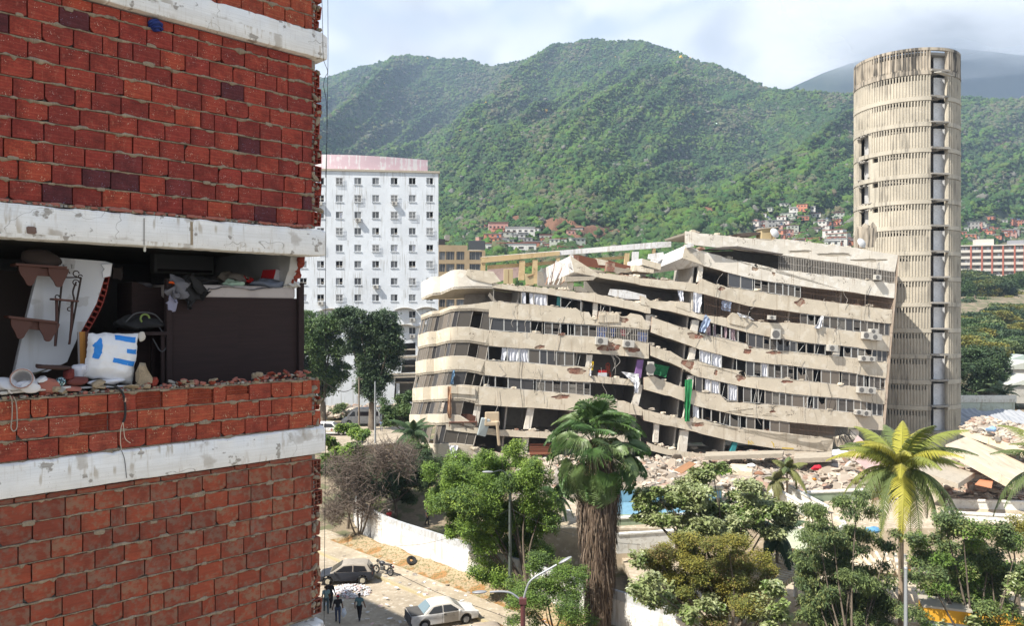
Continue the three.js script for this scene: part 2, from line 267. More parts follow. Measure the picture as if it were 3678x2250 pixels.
// open vertical joints in the beam that the photo shows
// body of the building: goes on to the left, down to the street, up to the roof and 41 m back
{
const body = std({ map: T.clayD,color: rgb(0.9,0.9,0.9),roughness: 0.95 });
mesh('wall_body',merge([box(9.4,29,0.3,-7.1,14.5,-0.16),box(4.55,12.8,0.3,-0.25,6.4,-0.3),box(4.55,5.4,0.3,-0.25,26.3,-0.3)]),body,BW);
mesh('side_wall',merge([box(0.2,17.3,40.5,1.9,8.65,-20.7),box(0.2,9.1,40.5,1.9,24.45,-20.7),box(0.2,2.7,36,1.9,18.6,-23)]),body,BW);
mesh('rear_wall',merge([box(0.3,29,41,-11.7,14.5,-20.8),box(13.4,29,0.3,-5,14.5,-41.2)]),body,BW);
mesh('roof_slab',box(13.8,0.3,41.4,-4.9,29.1,-20.7),concreteM,BW);
}
// the torn-open room
{
mesh('room_floor',box(7.2,0.2,5.6,-1.65,17.39,-3.0),concreteM,BW);
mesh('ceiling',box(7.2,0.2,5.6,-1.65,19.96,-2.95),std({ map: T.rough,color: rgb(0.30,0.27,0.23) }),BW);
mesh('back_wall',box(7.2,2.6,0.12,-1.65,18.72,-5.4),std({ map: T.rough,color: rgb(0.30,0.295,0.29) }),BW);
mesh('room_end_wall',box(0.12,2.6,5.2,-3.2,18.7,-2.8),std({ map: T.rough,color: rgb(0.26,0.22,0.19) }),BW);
const pier = extr([[-5.3,17.5],[-0.62,17.5],[-0.58,18.2],[-0.66,18.9],[-0.6,19.3],[-0.52,19.4],[-0.47,19.5],[-0.40,19.58],[-0.36,19.75],[-0.2,19.75],[-0.2,19.86],[-5.3,19.86]],0.12,0.004);
pier.rotateY(-Math.PI / 2);pier.translate(1.88,0,0);mesh('side_partition',uvm(pier),roomWhite,BW);
const brk = mesh('broken_brick_edge',merge([0,1,2,3,4].map(i=>jitter(rockGeo(40 + i,0.10,0.13,0.10),0.05,12,i).translate(1.90 + (i % 2) * 0.02,19.74 - i * 0.07,-0.36 - i * 0.045))),clayO[2],BW);brk.userData.label = 'jagged orange broken brick edge';
}

// ================================================================= the leaning, half-collapsed apartment building
T.stucco = tex(1024,1024,7,7,(u,v)=>{
const a = fbm(u * 7,v * 7,203,5,7),b = fbm(u * 3,v * 3,223,4,3),g = vnoise(u * 160,v * 160,9,160),dr = fbm(u * 60,v * 3,233,3),dm = fbm(u * 9,v * 2,243,3);
let k = 0.82 + (a - 0.5) * 0.2 + (b - 0.5) * 0.2 + (g - 0.5) * 0.08;let c = [0.70 * k,0.615 * k,0.485 * k];
c = mix3(c,[0.33,0.25,0.17],sstep(0.56,0.78,dr) * sstep(0.48,0.66,dm) * 0.6);
c = mix3(c,[0.70,0.65,0.56],sstep(0.58,0.72,fbm(u * 11,v * 11,263,4,11)) * 0.4);
const cr = Math.abs(fbm(u * 5,v * 5,273,5,5) - 0.5),on = vnoise(u * 6,v * 6,283,6);if (cr < 0.0045 && on > 0.56) c = mix3(c,[0.12,0.09,0.07],0.8);
return c;
});
T.stuccoH = tex(512,512,3.5,3.5,(u,v)=>fbm(u * 20,v * 20,213,5,20),true);
T.smallBrick = tex(512,512,2.4,2.4,(u,v)=>{              // bare brickwork seen from eighty metres
const row = Math.floor(v * 12),off = (row % 2) * 0.5,bx = u * 8 + off,fx = bx - Math.floor(bx),fy = v * 12 - row;
const id = hash2(Math.floor(bx) % 8,row,7),j = (fx < 0.05 || fy < 0.10) ? 1 : 0,n = fbm(u * 40,v * 40,7,3,40);
let k = 0.6 + id * 0.6 + (n - 0.5) * 0.7;let c = [0.25 * k,0.105 * k,0.07 * k];if (j) c = [0.26,0.20,0.15];
return mix3(c,[0.34,0.26,0.19],sstep(0.45,0.6,fbm(u * 5,v * 5,17,4,5)) * 0.8);
});
const stuccoM = std({ map: T.stucco,bumpMap: T.stuccoH,bumpScale: 0.012,roughness: 0.92 });
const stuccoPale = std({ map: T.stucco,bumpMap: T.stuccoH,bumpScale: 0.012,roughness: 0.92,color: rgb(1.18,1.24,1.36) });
const bareM = std({ map: T.smallBrick,roughness: 0.95 });
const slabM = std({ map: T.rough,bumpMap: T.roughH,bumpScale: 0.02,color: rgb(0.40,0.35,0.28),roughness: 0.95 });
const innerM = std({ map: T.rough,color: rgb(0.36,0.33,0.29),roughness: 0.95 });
const alu = plain(0.62,0.62,0.60,0.5,0.3),aluDull = plain(0.42,0.39,0.35,0.7,0.1),rust = plain(0.12,0.075,0.05,0.85),ironM = plain(0.045,0.042,0.04,0.7,0.2);
const paneDark = new THREE.MeshPhysicalMaterial({ color: rgb(0.055,0.055,0.06),roughness: 0.12,metalness: 0,clearcoat: 0.3 });
const paneDust = plain(0.095,0.083,0.07,0.5),paneGrey = plain(0.06,0.058,0.06,0.3),paneTan = plain(0.15,0.125,0.10,0.6);
const slatM = plain(0.13,0.115,0.10,0.6),slatPale = plain(0.24,0.22,0.19,0.6);
const curtainW = std({ color: rgb(0.62,0.63,0.68),roughness: 1,side: THREE.DoubleSide }),curtainG = std({ color: rgb(0.02,0.16,0.06),roughness: 1,side: THREE.DoubleSide }),curtainR = std({ color: rgb(0.30,0.22,0.24),roughness: 1,side: THREE.DoubleSide });
const blueSheet = std({ color: rgb(0.05,0.13,0.42),roughness: 0.9,side: THREE.DoubleSide }),whiteCloth = std({ color: rgb(0.70,0.70,0.72),roughness: 1,side: THREE.DoubleSide }),redCloth = std({ color: rgb(0.5,0.02,0.08),roughness: 1,side: THREE.DoubleSide });

const LA = V((1700 - CX) / F * 80,0,-80),LB = V((3200 - CX) / F * 85,0,-85);
const LB_dir = LB.clone().sub(LA).normalize(),L_ang = Math.atan2(-LB_dir.z,LB_dir.x);
const LN = V(Math.sin(L_ang),0,Math.cos(L_ang));
const LG = thing('collapsed_apartment_building','long beige apartment block sagging and leaning right after a collapse','building',LA,L_ang);
LG.updateMatrixWorld(true);
function P(px,py,back = 0) {                                 // photo pixel to the façade plane: [along, height]
const d = ray(px,py),o = V(0,EYE,0),q = LA.clone().addScaledVector(LN,-back);
const t = q.clone().sub(o).dot(LN) / d.dot(LN),h = o.addScaledVector(d,t);
return [h.clone().sub(LA).dot(LB_dir),h.y];
}
const zA = ([x,y])=>P(1500 + x / 1.6744,800 + y / 1.6744),zB = ([x,y])=>P(2300 + x / 1.6747,800 + y / 1.6747);
const zC = ([x,y])=>P(1950 + x / 3.767,850 + y / 3.767),zE = ([x,y])=>P(2450 + x / 3.08,820 + y / 3.08),zF = ([x,y])=>P(2450 + x / 3.08,1200 + y / 3.08);
const lineAt = (pl,u)=>{ if (u <= pl[0][0]) { const [a,b] = pl;return a[1] + (b[1] - a[1]) * (u - a[0]) / (b[0] - a[0]);} for (let i = 1;i < pl.length;i++) if (u <= pl[i][0] || i === pl.length - 1) { const a = pl[i - 1],b = pl[i];return a[1] + (b[1] - a[1]) * (u - a[0]) / (b[0] - a[0]);} };
const stepAt = (x)=>(hash2(Math.floor(x / 3.1 + 0.3),4,12) - 0.5) * 0.10;
function dense(pl,step,jag,seed) { const out = [];for (let i = 0;i < pl.length - 1;i++) { const a = pl[i],b = pl[i + 1],n = Math.max(1,Math.round(Math.abs(b[0] - a[0]) / step));for (let k = 0;k < n;k++) { const t = k / n,x = lerp(a[0],b[0],t);out.push([x,lerp(a[1],b[1],t) + (fbm(x * 2.4,seed,seed,4) - 0.5) * jag + (jag ? stepAt(x) : 0)]);} } out.push(pl[pl.length - 1]);return out;}
function blob(cx,cy,rx,ry,seed) { const r = rng(seed),p = [],n = 30,o = r() * 50;for (let i = 0;i < n;i++) { const a = i / n * Math.PI * 2,k = 0.35 + 1.1 * fbm(Math.cos(a) * 1.6 + o,Math.sin(a) * 1.6 + o,seed,3) + (r() - 0.5) * 0.16;p.push([cx + Math.cos(a) * rx * k,cy + Math.sin(a) * ry * k]);} return p;}
let bandSeed = 1;
const bands = {};
function band(key,top,bot,{ jagT = 0.1,jagB = 0.02,holes = [],mat = stuccoM,slab = 8,thick = 0.16,name = 'spandrel_band',slabT = 0.22,z = 0,coreM = bareM } = {}) {
const sd = ++bandSeed * 7;bands[key] = { top,bot };
const t = dense(top,0.35,jagT,sd),b = dense(bot,0.6,jagB,sd + 3);
const outline = [...t,...b.slice().reverse()].map(p=>new THREE.Vector2(...p));
const g = part(name,LG);
const s = new THREE.Shape(outline);
for (const h of holes) s.holes.push(new THREE.Path(h.map(p=>new THREE.Vector2(...p))));
const skin = uvm(new THREE.ExtrudeGeometry(s,{ depth: 0.05,bevelEnabled: false }));skin.translate(0,0,z - 0.05);
const uv = skin.attributes.uv;for (let i = 0;i < uv.count;i++) uv.setXY(i,uv.getX(i) + sd * 1.37,uv.getY(i) + sd * 0.61);
mesh('plaster',skin,mat,g);
const core = uvm(new THREE.ExtrudeGeometry(new THREE.Shape(outline.map(p=>p.clone())),{ depth: thick,bevelEnabled: false }));core.scale(0.9995,1,1);core.translate(0,-0.012,z - 0.055 - thick);mesh('brick_core',core,coreM,g);
if (slab) {                                                  // the floor slab behind, hanging at the foot of the band
const sb = dense(bot,2,0,sd),sh = new THREE.Shape([...sb.map(p=>[p[0],p[1] + 0.04]),...sb.slice().reverse().map(p=>[p[0],p[1] + 0.04 + slabT])].map(p=>new THREE.Vector2(...p)));
const sg = uvm(new THREE.ExtrudeGeometry(sh,{ depth: slab,bevelEnabled: false }));sg.translate(0,0,z - 0.3 - slab);mesh('floor_slab',sg,slabM,g);
}
return g;
}
const mapz = (f,a)=>a.map(f);
const bl = (f,x,y,rx,ry,s)=>{ const [u,v] = f([x,y]);return blob(u,v,rx,ry,s);};
// ---- left half
band('S0',mapz(zA,[[445,366],[780,400],[1090,436],[1400,505]]),mapz(zA,[[450,394],[785,436],[1060,484],[1400,552]]),{ name: 'slab_edge',jagT: 0.25,mat: stuccoM });
band('L1',mapz(zA,[[432,476],[780,508],[950,520],[985,540],[1030,545],[1050,585],[1085,588],[1090,540],[1200,548],[1225,570],[1262,568],[1280,552],[1350,560],[1372,600],[1392,605]]),mapz(zA,[[428,572],[760,600],[1080,624],[1392,648]]),{ jagT: 0.22,holes: [bl(zA,1238,592,0.5,0.35,8)] });
band('L2',mapz(zA,[[440,652],[760,676],[1080,694],[1390,728]]),mapz(zA,[[402,742],[760,770],[1080,795],[1390,822]]),{ jagT: 0.12,holes: [bl(zA,1150,745,1.15,0.55,18),bl(zA,1290,770,0.8,0.3,28),bl(zA,735,752,0.6,0.22,38)] });
band('L3',mapz(zA,[[405,832],[640,846],[830,866],[935,868],[1030,880],[1045,925],[1100,930],[1240,945],[1340,958]]),mapz(zA,[[372,918],[700,948],[1040,966],[1340,992]]),{ jagT: 0.22,holes: [bl(zA,960,895,0.95,0.36,48),bl(zA,425,845,0.55,0.25,49)] });
band('L4',mapz(zA,[[365,988],[700,1016],[1040,1046],[1150,1075],[1240,1080],[1350,1120]]),mapz(zA,[[345,1098],[670,1118],[1000,1142],[1350,1165]]),{ jagT: 0.16,holes: [bl(zA,870,1052,1.1,0.28,58)] });
band('L5',mapz(zA,[[170,1214],[330,1232],[470,1248],[800,1268],[1340,1290]]),mapz(zA,[[172,1250],[330,1272],[470,1285],[800,1305],[1340,1330]]),{ jagT: 0.2,name: 'slab_edge' });
band('L6',mapz(zA,[[120,1345],[470,1385],[880,1432],[1340,1450]]),mapz(zA,[[120,1395],[470,1440],[880,1490],[1340,1500]]),{ jagT: 0.3,name: 'slab_edge' });
// ---- right half
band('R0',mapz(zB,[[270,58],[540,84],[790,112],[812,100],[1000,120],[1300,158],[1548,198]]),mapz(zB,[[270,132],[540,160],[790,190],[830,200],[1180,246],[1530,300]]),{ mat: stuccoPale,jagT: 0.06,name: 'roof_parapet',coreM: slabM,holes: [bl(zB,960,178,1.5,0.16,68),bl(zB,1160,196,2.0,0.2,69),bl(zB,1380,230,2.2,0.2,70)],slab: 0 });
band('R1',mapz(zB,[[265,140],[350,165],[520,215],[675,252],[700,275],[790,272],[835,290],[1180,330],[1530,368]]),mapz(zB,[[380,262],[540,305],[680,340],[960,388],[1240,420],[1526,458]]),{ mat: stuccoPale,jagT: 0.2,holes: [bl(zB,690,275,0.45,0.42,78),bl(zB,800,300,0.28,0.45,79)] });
band('R2',mapz(zB,[[-248,308],[-120,322],[0,335],[120,345],[340,375],[372,340],[450,372],[520,388],[680,412],[960,458],[1240,495],[1512,526]]),mapz(zB,[[-248,337],[-120,357],[0,378],[380,432],[650,503],[960,550],[1240,580],[1508,612]]),{ jagT: 0.12,holes: [bl(zB,960,485,0.62,0.5,88),bl(zB,490,400,0.4,0.28,89)] });
band('R3',mapz(zB,[[0,440],[60,470],[200,480],[250,478],[290,520],[330,550],[520,575],[545,550],[640,570],[670,598],[960,612],[1240,655],[1500,686]]),mapz(zB,[[0,500],[200,545],[400,598],[650,664],[940,722],[1240,750],[1494,778]]),{ jagT: 0.18 });
band('R4',mapz(zB,[[70,570],[150,600],[330,672],[480,695],[640,735],[655,760],[690,755],[800,775],[950,786],[1220,812],[1484,847]]),mapz(zB,[[62,662],[180,705],[320,756],[620,832],[940,872],[1240,906],[1476,940]]),{ jagT: 0.14,holes: [bl(zB,335,685,1.0,0.42,98),bl(zB,648,778,0.5,0.36,99),bl(zB,805,785,0.9,0.22,100)] });
band('R5',mapz(zB,[[60,742],[180,780],[265,832],[350,838],[480,880],[620,925],[940,952],[1220,985],[1474,1014]]),mapz(zB,[[60,802],[180,850],[270,892],[320,925],[620,988],[910,1038],[1240,1065],[1466,1098]]),{ jagT: 0.16,holes: [bl(zB,288,862,0.75,0.8,108),bl(zB,605,930,0.6,0.5,109),bl(zB,452,908,0.25,0.32,110),bl(zB,880,958,0.8,0.2,111)] });
band('R6',mapz(zB,[[20,935],[80,925],[180,972],[265,1002],[330,1020],[480,1040],[520,1078],[620,1086],[910,1112],[1190,1140],[1458,1170]]),mapz(zB,[[20,1005],[180,1050],[270,1086],[310,1100],[590,1162],[900,1208],[1180,1232],[1462,1254]]),{ jagT: 0.18,holes: [bl(zB,620,1120,1.4,0.5,118),bl(zB,720,1140,1.9,0.55,119),bl(zB,860,1140,1.5,0.6,120)].slice(1) });
band('R7',mapz(zB,[[10,1122],[120,1150],[250,1190],[330,1180],[590,1242],[890,1280],[1160,1312]]),mapz(zB,[[20,1192],[180,1230],[270,1252],[590,1326],[870,1372],[1150,1384]]),{ jagT: 0.22,holes: [bl(zB,350,1218,0.9,0.25,128),bl(zB,602,1252,0.35,0.32,129),bl(zB,1040,1312,2.2,0.3,130)] });
band('R8',mapz(zB,[[40,1325],[160,1362],[262,1388],[540,1396],[600,1392],[840,1380],[900,1378],[1060,1382]]),mapz(zB,[[40,1368],[160,1400],[262,1424],[540,1424],[600,1422],[850,1414],[1060,1410]]),{ jagT: 0.12,name: 'slab_edge',slab: 6 });
// right end pilaster: the narrow return that leans with the block
{
const q = [[1548,196],[1556,204],[1536,460],[1520,620],[1500,860],[1470,1254],[1460,1254],[1476,940],[1494,778],[1508,612],[1526,458]].map(zB);
const g = extr(q,8.5);g.translate(0,0,-8.53);mesh('end_wall',g,std({ map: T.stucco,color: rgb(0.82,0.74,0.72),roughness: 0.95 }),LG);
}
// ---- inside: rear wall, cross walls and columns, so that the open storeys are deep and dark
{
const [uL,yT] = zA([300,420]),[uR] = zB([1480,300]),yB = 2.0;
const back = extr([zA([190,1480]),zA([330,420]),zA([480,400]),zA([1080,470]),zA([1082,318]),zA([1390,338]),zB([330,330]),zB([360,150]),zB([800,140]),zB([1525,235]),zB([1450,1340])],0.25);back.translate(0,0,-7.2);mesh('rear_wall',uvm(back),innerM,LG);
for (const [f,x,y0,y1] of [[zA,620,400,1480],[zA,1000,480,1490],[zA,1395,520,1500],[zB,345,170,1390],[zB,640,260,1400],[zB,950,220,1380],[zB,1250,260,1240]]) {
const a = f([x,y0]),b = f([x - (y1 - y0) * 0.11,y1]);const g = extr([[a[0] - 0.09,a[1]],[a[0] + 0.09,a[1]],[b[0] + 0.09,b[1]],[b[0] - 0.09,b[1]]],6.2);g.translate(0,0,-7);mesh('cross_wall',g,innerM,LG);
}
}
function column(a,b,w,mat = stuccoPale,back = 0.35) { const g = extr([[a[0] - w / 2,a[1]],[a[0] + w / 2,a[1]],[b[0] + w / 2,b[1]],[b[0] - w / 2,b[1]]],0.4,0.015);g.translate(0,0,-back - 0.4);return mesh('column',uvm(g),mat,LG);}
for (const [f,x0,y0,x1,y1,w] of [[zA,1340,985,1312,1110,0.75],[zA,365,1100,345,1232,0.7],[zA,685,1118,662,1250,0.75],[zA,655,1292,640,1400,0.7],[zA,340,1275,320,1370,0.6],[zA,1040,800,1030,885,0.6],[zA,1075,480,1070,585,0.5],[zA,1400,560,1395,640,0.8],[zB,345,380,340,560,1.1],[zB,372,262,362,360,0.5],[zB,340,590,325,680,0.8],[zB,325,755,312,830,0.7],[zB,312,925,300,1010,0.7],[zB,272,1255,258,1390,0.95],[zB,105,1215,98,1330,0.55],[zB,575,1325,565,1395,0.5],[zB,290,1100,280,1190,0.6],[zB,1190,745,1185,815,0.8],[zB,1300,1250,1295,1310,1.0]]) column(f([x0,y0]),f([x1,y1]),w);
{ const t = column(zB([576,1325]),zB([556,1395]),0.55,plain(0.03,0.22,0.24),0.2);t.userData.label = 'teal painted column';const t2 = column(zA([855,445]),zA([852,510]),0.35,plain(0.05,0.25,0.24),0.6);t2.userData.label = 'teal painted column';const t3 = column(zA([1345,830]),zA([1328,940]),0.7,plain(0.22,0.12,0.30),0.3);t3.userData.label = 'purple painted column';}
// ---- windows: each one a part with its frame, pane or louvre
const quadGeo = (a,b,c,d,depth,z)=>{ const g = extr([a,b,c,d],depth);g.translate(0,0,z);return g;};
function opening(upper,lower,u0,u1) { const k = 0.985;return [[u0,lineAt(lower.top,u0) + 0.02],[u1,lineAt(lower.top,u1) + 0.02],[u1,lineAt(upper.bot,u1) - 0.02],[u0,lineAt(upper.bot,u0) - 0.02]];}
function at4(q,s,t) { const lo = [lerp(q[0][0],q[1][0],s),lerp(q[0][1],q[1][1],s)],hi = [lerp(q[3][0],q[2][0],s),lerp(q[3][1],q[2][1],s)];return [lerp(lo[0],hi[0],t),lerp(lo[1],hi[1],t)];}
function frameGeo(q,w,z,d = 0.07) { const W_ = Math.hypot(q[1][0] - q[0][0],q[1][1] - q[0][1]),H_ = Math.hypot(q[3][0] - q[0][0],q[3][1] - q[0][1]),a = w / W_,b = w / H_;return merge([quadGeo(at4(q,0,0),at4(q,a,0),at4(q,a,1),at4(q,0,1),d,z),quadGeo(at4(q,1 - a,0),at4(q,1,0),at4(q,1,1),at4(q,1 - a,1),d,z),quadGeo(at4(q,a,0),at4(q,1 - a,0),at4(q,1 - a,b),at4(q,a,b),d,z),quadGeo(at4(q,a,1 - b),at4(q,1 - a,1 - b),at4(q,1 - a,1),at4(q,a,1),d,z)]);}
function curtainGeo(q,folds,amp,seed,t0 = 0.02,gap = 0) {
const n = folds * 6,m = 8,r = rng(seed),pos = [],idx = [];
for (let j = 0;j <= m;j++) for (let i = 0;i <= n;i++) { const s = i / n,t = j / m,p = at4(q,clamp(lerp(0.5,s,1 - (1 - t) * 0.0) + (1 - t) * (fbm(s * 5,t * 2,seed,2) - 0.5) * 0.25),lerp(t0,0.97,t));pos.push(p[0],p[1],-0.22 + Math.sin(s * folds * Math.PI * 2 + fbm(s * 6,t * 2,seed + 2,2) * 5) * amp * (1.2 - t * 0.5));}
for (let j = 0;j < m;j++) for (let i = 0;i < n;i++) { const a = j * (n + 1) + i;if (gap && hash2(Math.floor(i / 6),3,seed) < gap) continue;idx.push(a,a + 1,a + n + 1,a + 1,a + n + 2,a + n + 1);}
const g = new THREE.BufferGeometry();g.setAttribute('position',new THREE.Float32BufferAttribute(pos,3));g.setIndex(idx);g.computeVertexNormals();return g;
}
const winR = rng(771);
function windowUnit(q,kind) {
if (kind === '.') return;
const w = part('window',LG),z = -0.16;
const W_ = Math.hypot(q[1][0] - q[0][0],q[1][1] - q[0][1]),H_ = q[3][1] - q[0][1];
if (kind === 'B' || kind === 'b') {                            // iron bars
const fm = kind === 'B' ? rust : aluDull,gs = [],n = Math.max(3,Math.round(W_ / (kind === 'B' ? 0.17 : 0.19)));w.name = 'window_grille';
for (let i = 0;i <= n;i++) { const a = at4(q,i / n,0),b = at4(q,i / n,1);gs.push(bar(V(a[0],a[1],-0.02),V(b[0],b[1],-0.02),kind === 'B' ? 0.016 : 0.03,4));}
for (const t of [0.03,0.5,0.97]) { const a = at4(q,0,t),b = at4(q,1,t);gs.push(bar(V(a[0],a[1],-0.02),V(b[0],b[1],-0.02),0.02,4));}
mesh('bars',merge(gs),fm,w);return;
}
const broken = kind === 'O';
mesh('frame',frameGeo(q,0.045,z),winR() < 0.6 ? alu : aluDull,w);
if (kind === 'O') { if (winR() < 0.5) mesh('bent_frame',bar(V(...at4(q,0.1 + winR() * 0.3,0.05),-0.05),V(...at4(q,0.4 + winR() * 0.5,0.9),-0.2),0.018,4),alu,w);return;}
const iq = [at4(q,0.03,0.02),at4(q,0.97,0.02),at4(q,0.97,0.98),at4(q,0.03,0.98)];
if (kind === 'L' || kind === 'l') {
const gs = [],n = Math.max(5,Math.round(H_ / 0.115));const miss = winR() < 0.35 ? winR() : 2,mlen = 0.15 + winR() * 0.25;
for (let i = 0;i < n;i++) { const t = (i + 0.5) / n;if (t > miss && t < miss + mlen) continue;const a = at4(iq,0,t),b = at4(iq,1,t);const g = uvm(new THREE.BoxGeometry(Math.hypot(b[0] - a[0],b[1] - a[1]),0.075,0.012));g.rotateX(-0.55 - (winR() < 0.12 ? 0.5 : 0));g.rotateZ(Math.atan2(b[1] - a[1],b[0] - a[0]));g.translate((a[0] + b[0]) / 2,(a[1] + b[1]) / 2,z + 0.03);gs.push(g);}
stuff(mesh('louvre_slats',merge(gs),kind === 'L' ? slatM : slatPale,w));return;
}
if (kind === 'C' || kind === 'c' || kind === 'r') { mesh('curtain',curtainGeo(iq,Math.max(3,Math.round(W_ * 2.2)),0.07,Math.floor(winR() * 999),kind === 'C' ? 0.04 : 0.02,kind === 'r' ? 0.3 : 0.12),kind === 'r' ? curtainR : curtainW,w);return;}
const pm = kind === 'G' ? paneDark : kind === 'g' ? paneGrey : kind === 'D' ? paneDust : paneTan;
let pane = [iq[0],iq[1],iq[2],iq[3]];
if (winR() < 0.14) pane = [iq[0],iq[1],at4(iq,1,0.55),at4(iq,0.45,0.35 + winR() * 0.3),at4(iq,0,0.8)];
const pg = extr(pane,0.008);pg.translate(0,0,z + 0.03);mesh('pane',pg,pm,w);
}
function strip(up,lo,f,xs,kinds,y) { for (let i = 0;i < kinds.length;i++) { const u0 = f([xs[i],y])[0],u1 = f([xs[i + 1],y])[0];if (kinds[i] !== '.') windowUnit(opening(bands[up],bands[lo],u0 + 0.01,u1 - 0.01),kinds[i]);} }
const even = (a,b,n)=>Array.from({ length: n + 1 },(_,i)=>lerp(a,b,i / n));
strip('S0','L1',zA,[455,625,700,782,860,985,1060],'OCC.O',450);
strip('S0','L1',zA,[1100,1160],'O',520);
strip('L1','L2',zA,[432,520,600,680,752,762,810,860,905,945,985,1030,1078],'GGGO.LLOOLLL',640);
strip('L1','L2',zA,[1078,1150,1240,1310,1384],'bbbb',660);
strip('L2','L3',zA,[425,540,610,668,735,780,835,885,940,1020],'CCCDGgDDO',800);
strip('L3','L4',zA,[398,468,545,622,700,712,765,815,862,910,955,1000,1040],'OOgg.lLLLlLL',970);
strip('R0','R1',zB,[832,980,1128,1266,1400,1528],'bbbbb',280);
strip('R1','R2',zB,[528,604,678,686,728,772,814,858,892,930,966],'GG.LLLLLLL',370);
strip('R1','R2',zB,[970,1110,1248,1380,1514],'BBBB',460);
strip('R2','R3',zB,[385,520,650],'BB',480);
strip('R2','R3',zB,[665,800,955],'BB',560);
strip('R2','R3',zB,[962,1006,1050,1100,1142,1188,1236,1282,1326,1366,1406,1436,1470,1500],'LDODDlgLDDLLg',610);
strip('R3','R4',zB,[395,440,490,540,590,642],'rrrrO',640);
strip('R3','R4',zB,[648,696,742,780,822,862,900,940],'ggLLggg',710);
strip('R3','R4',zB,[944,1000,1050,1115],'OOO',760);
strip('R3','R4',zB,[1224,1270,1310,1352,1394,1424,1454,1486],'DLlTGgg',790);
strip('R4','R5',zB,[356,430,488,582],'CCO',800);
strip('R4','R5',zB,[636,684,728,768,808,850,888,924],'gLCLLLL',880);
strip('R4','R5',zB,[944,998,1038,1090,1146,1200,1212,1258,1304,1346,1380,1408,1444,1474],'TDOTT.LLLOLLL',940);
strip('R5','R6',zB,[332,374,426,478,530,588],'gCCOC',980);
strip('R5','R6',zB,[620,668,712,752,796,838,876,912],'LOOLlLL',1050);
strip('R5','R6',zB,[914,984,1006,1044,1070,1116,1186,1192,1240,1286,1326,1364,1394,1424,1458],'TTOgTT.LLTTLgg',1110);
strip('R6','R7',zB,[316,374,428,480,540,592],'COOOD',1150);
strip('R6','R7',zB,[600,640,690,742,782,838,898],'ODOOTT',1220);
strip('R6','R7',zB,[902,980,1070,1165],'BBB',1260);
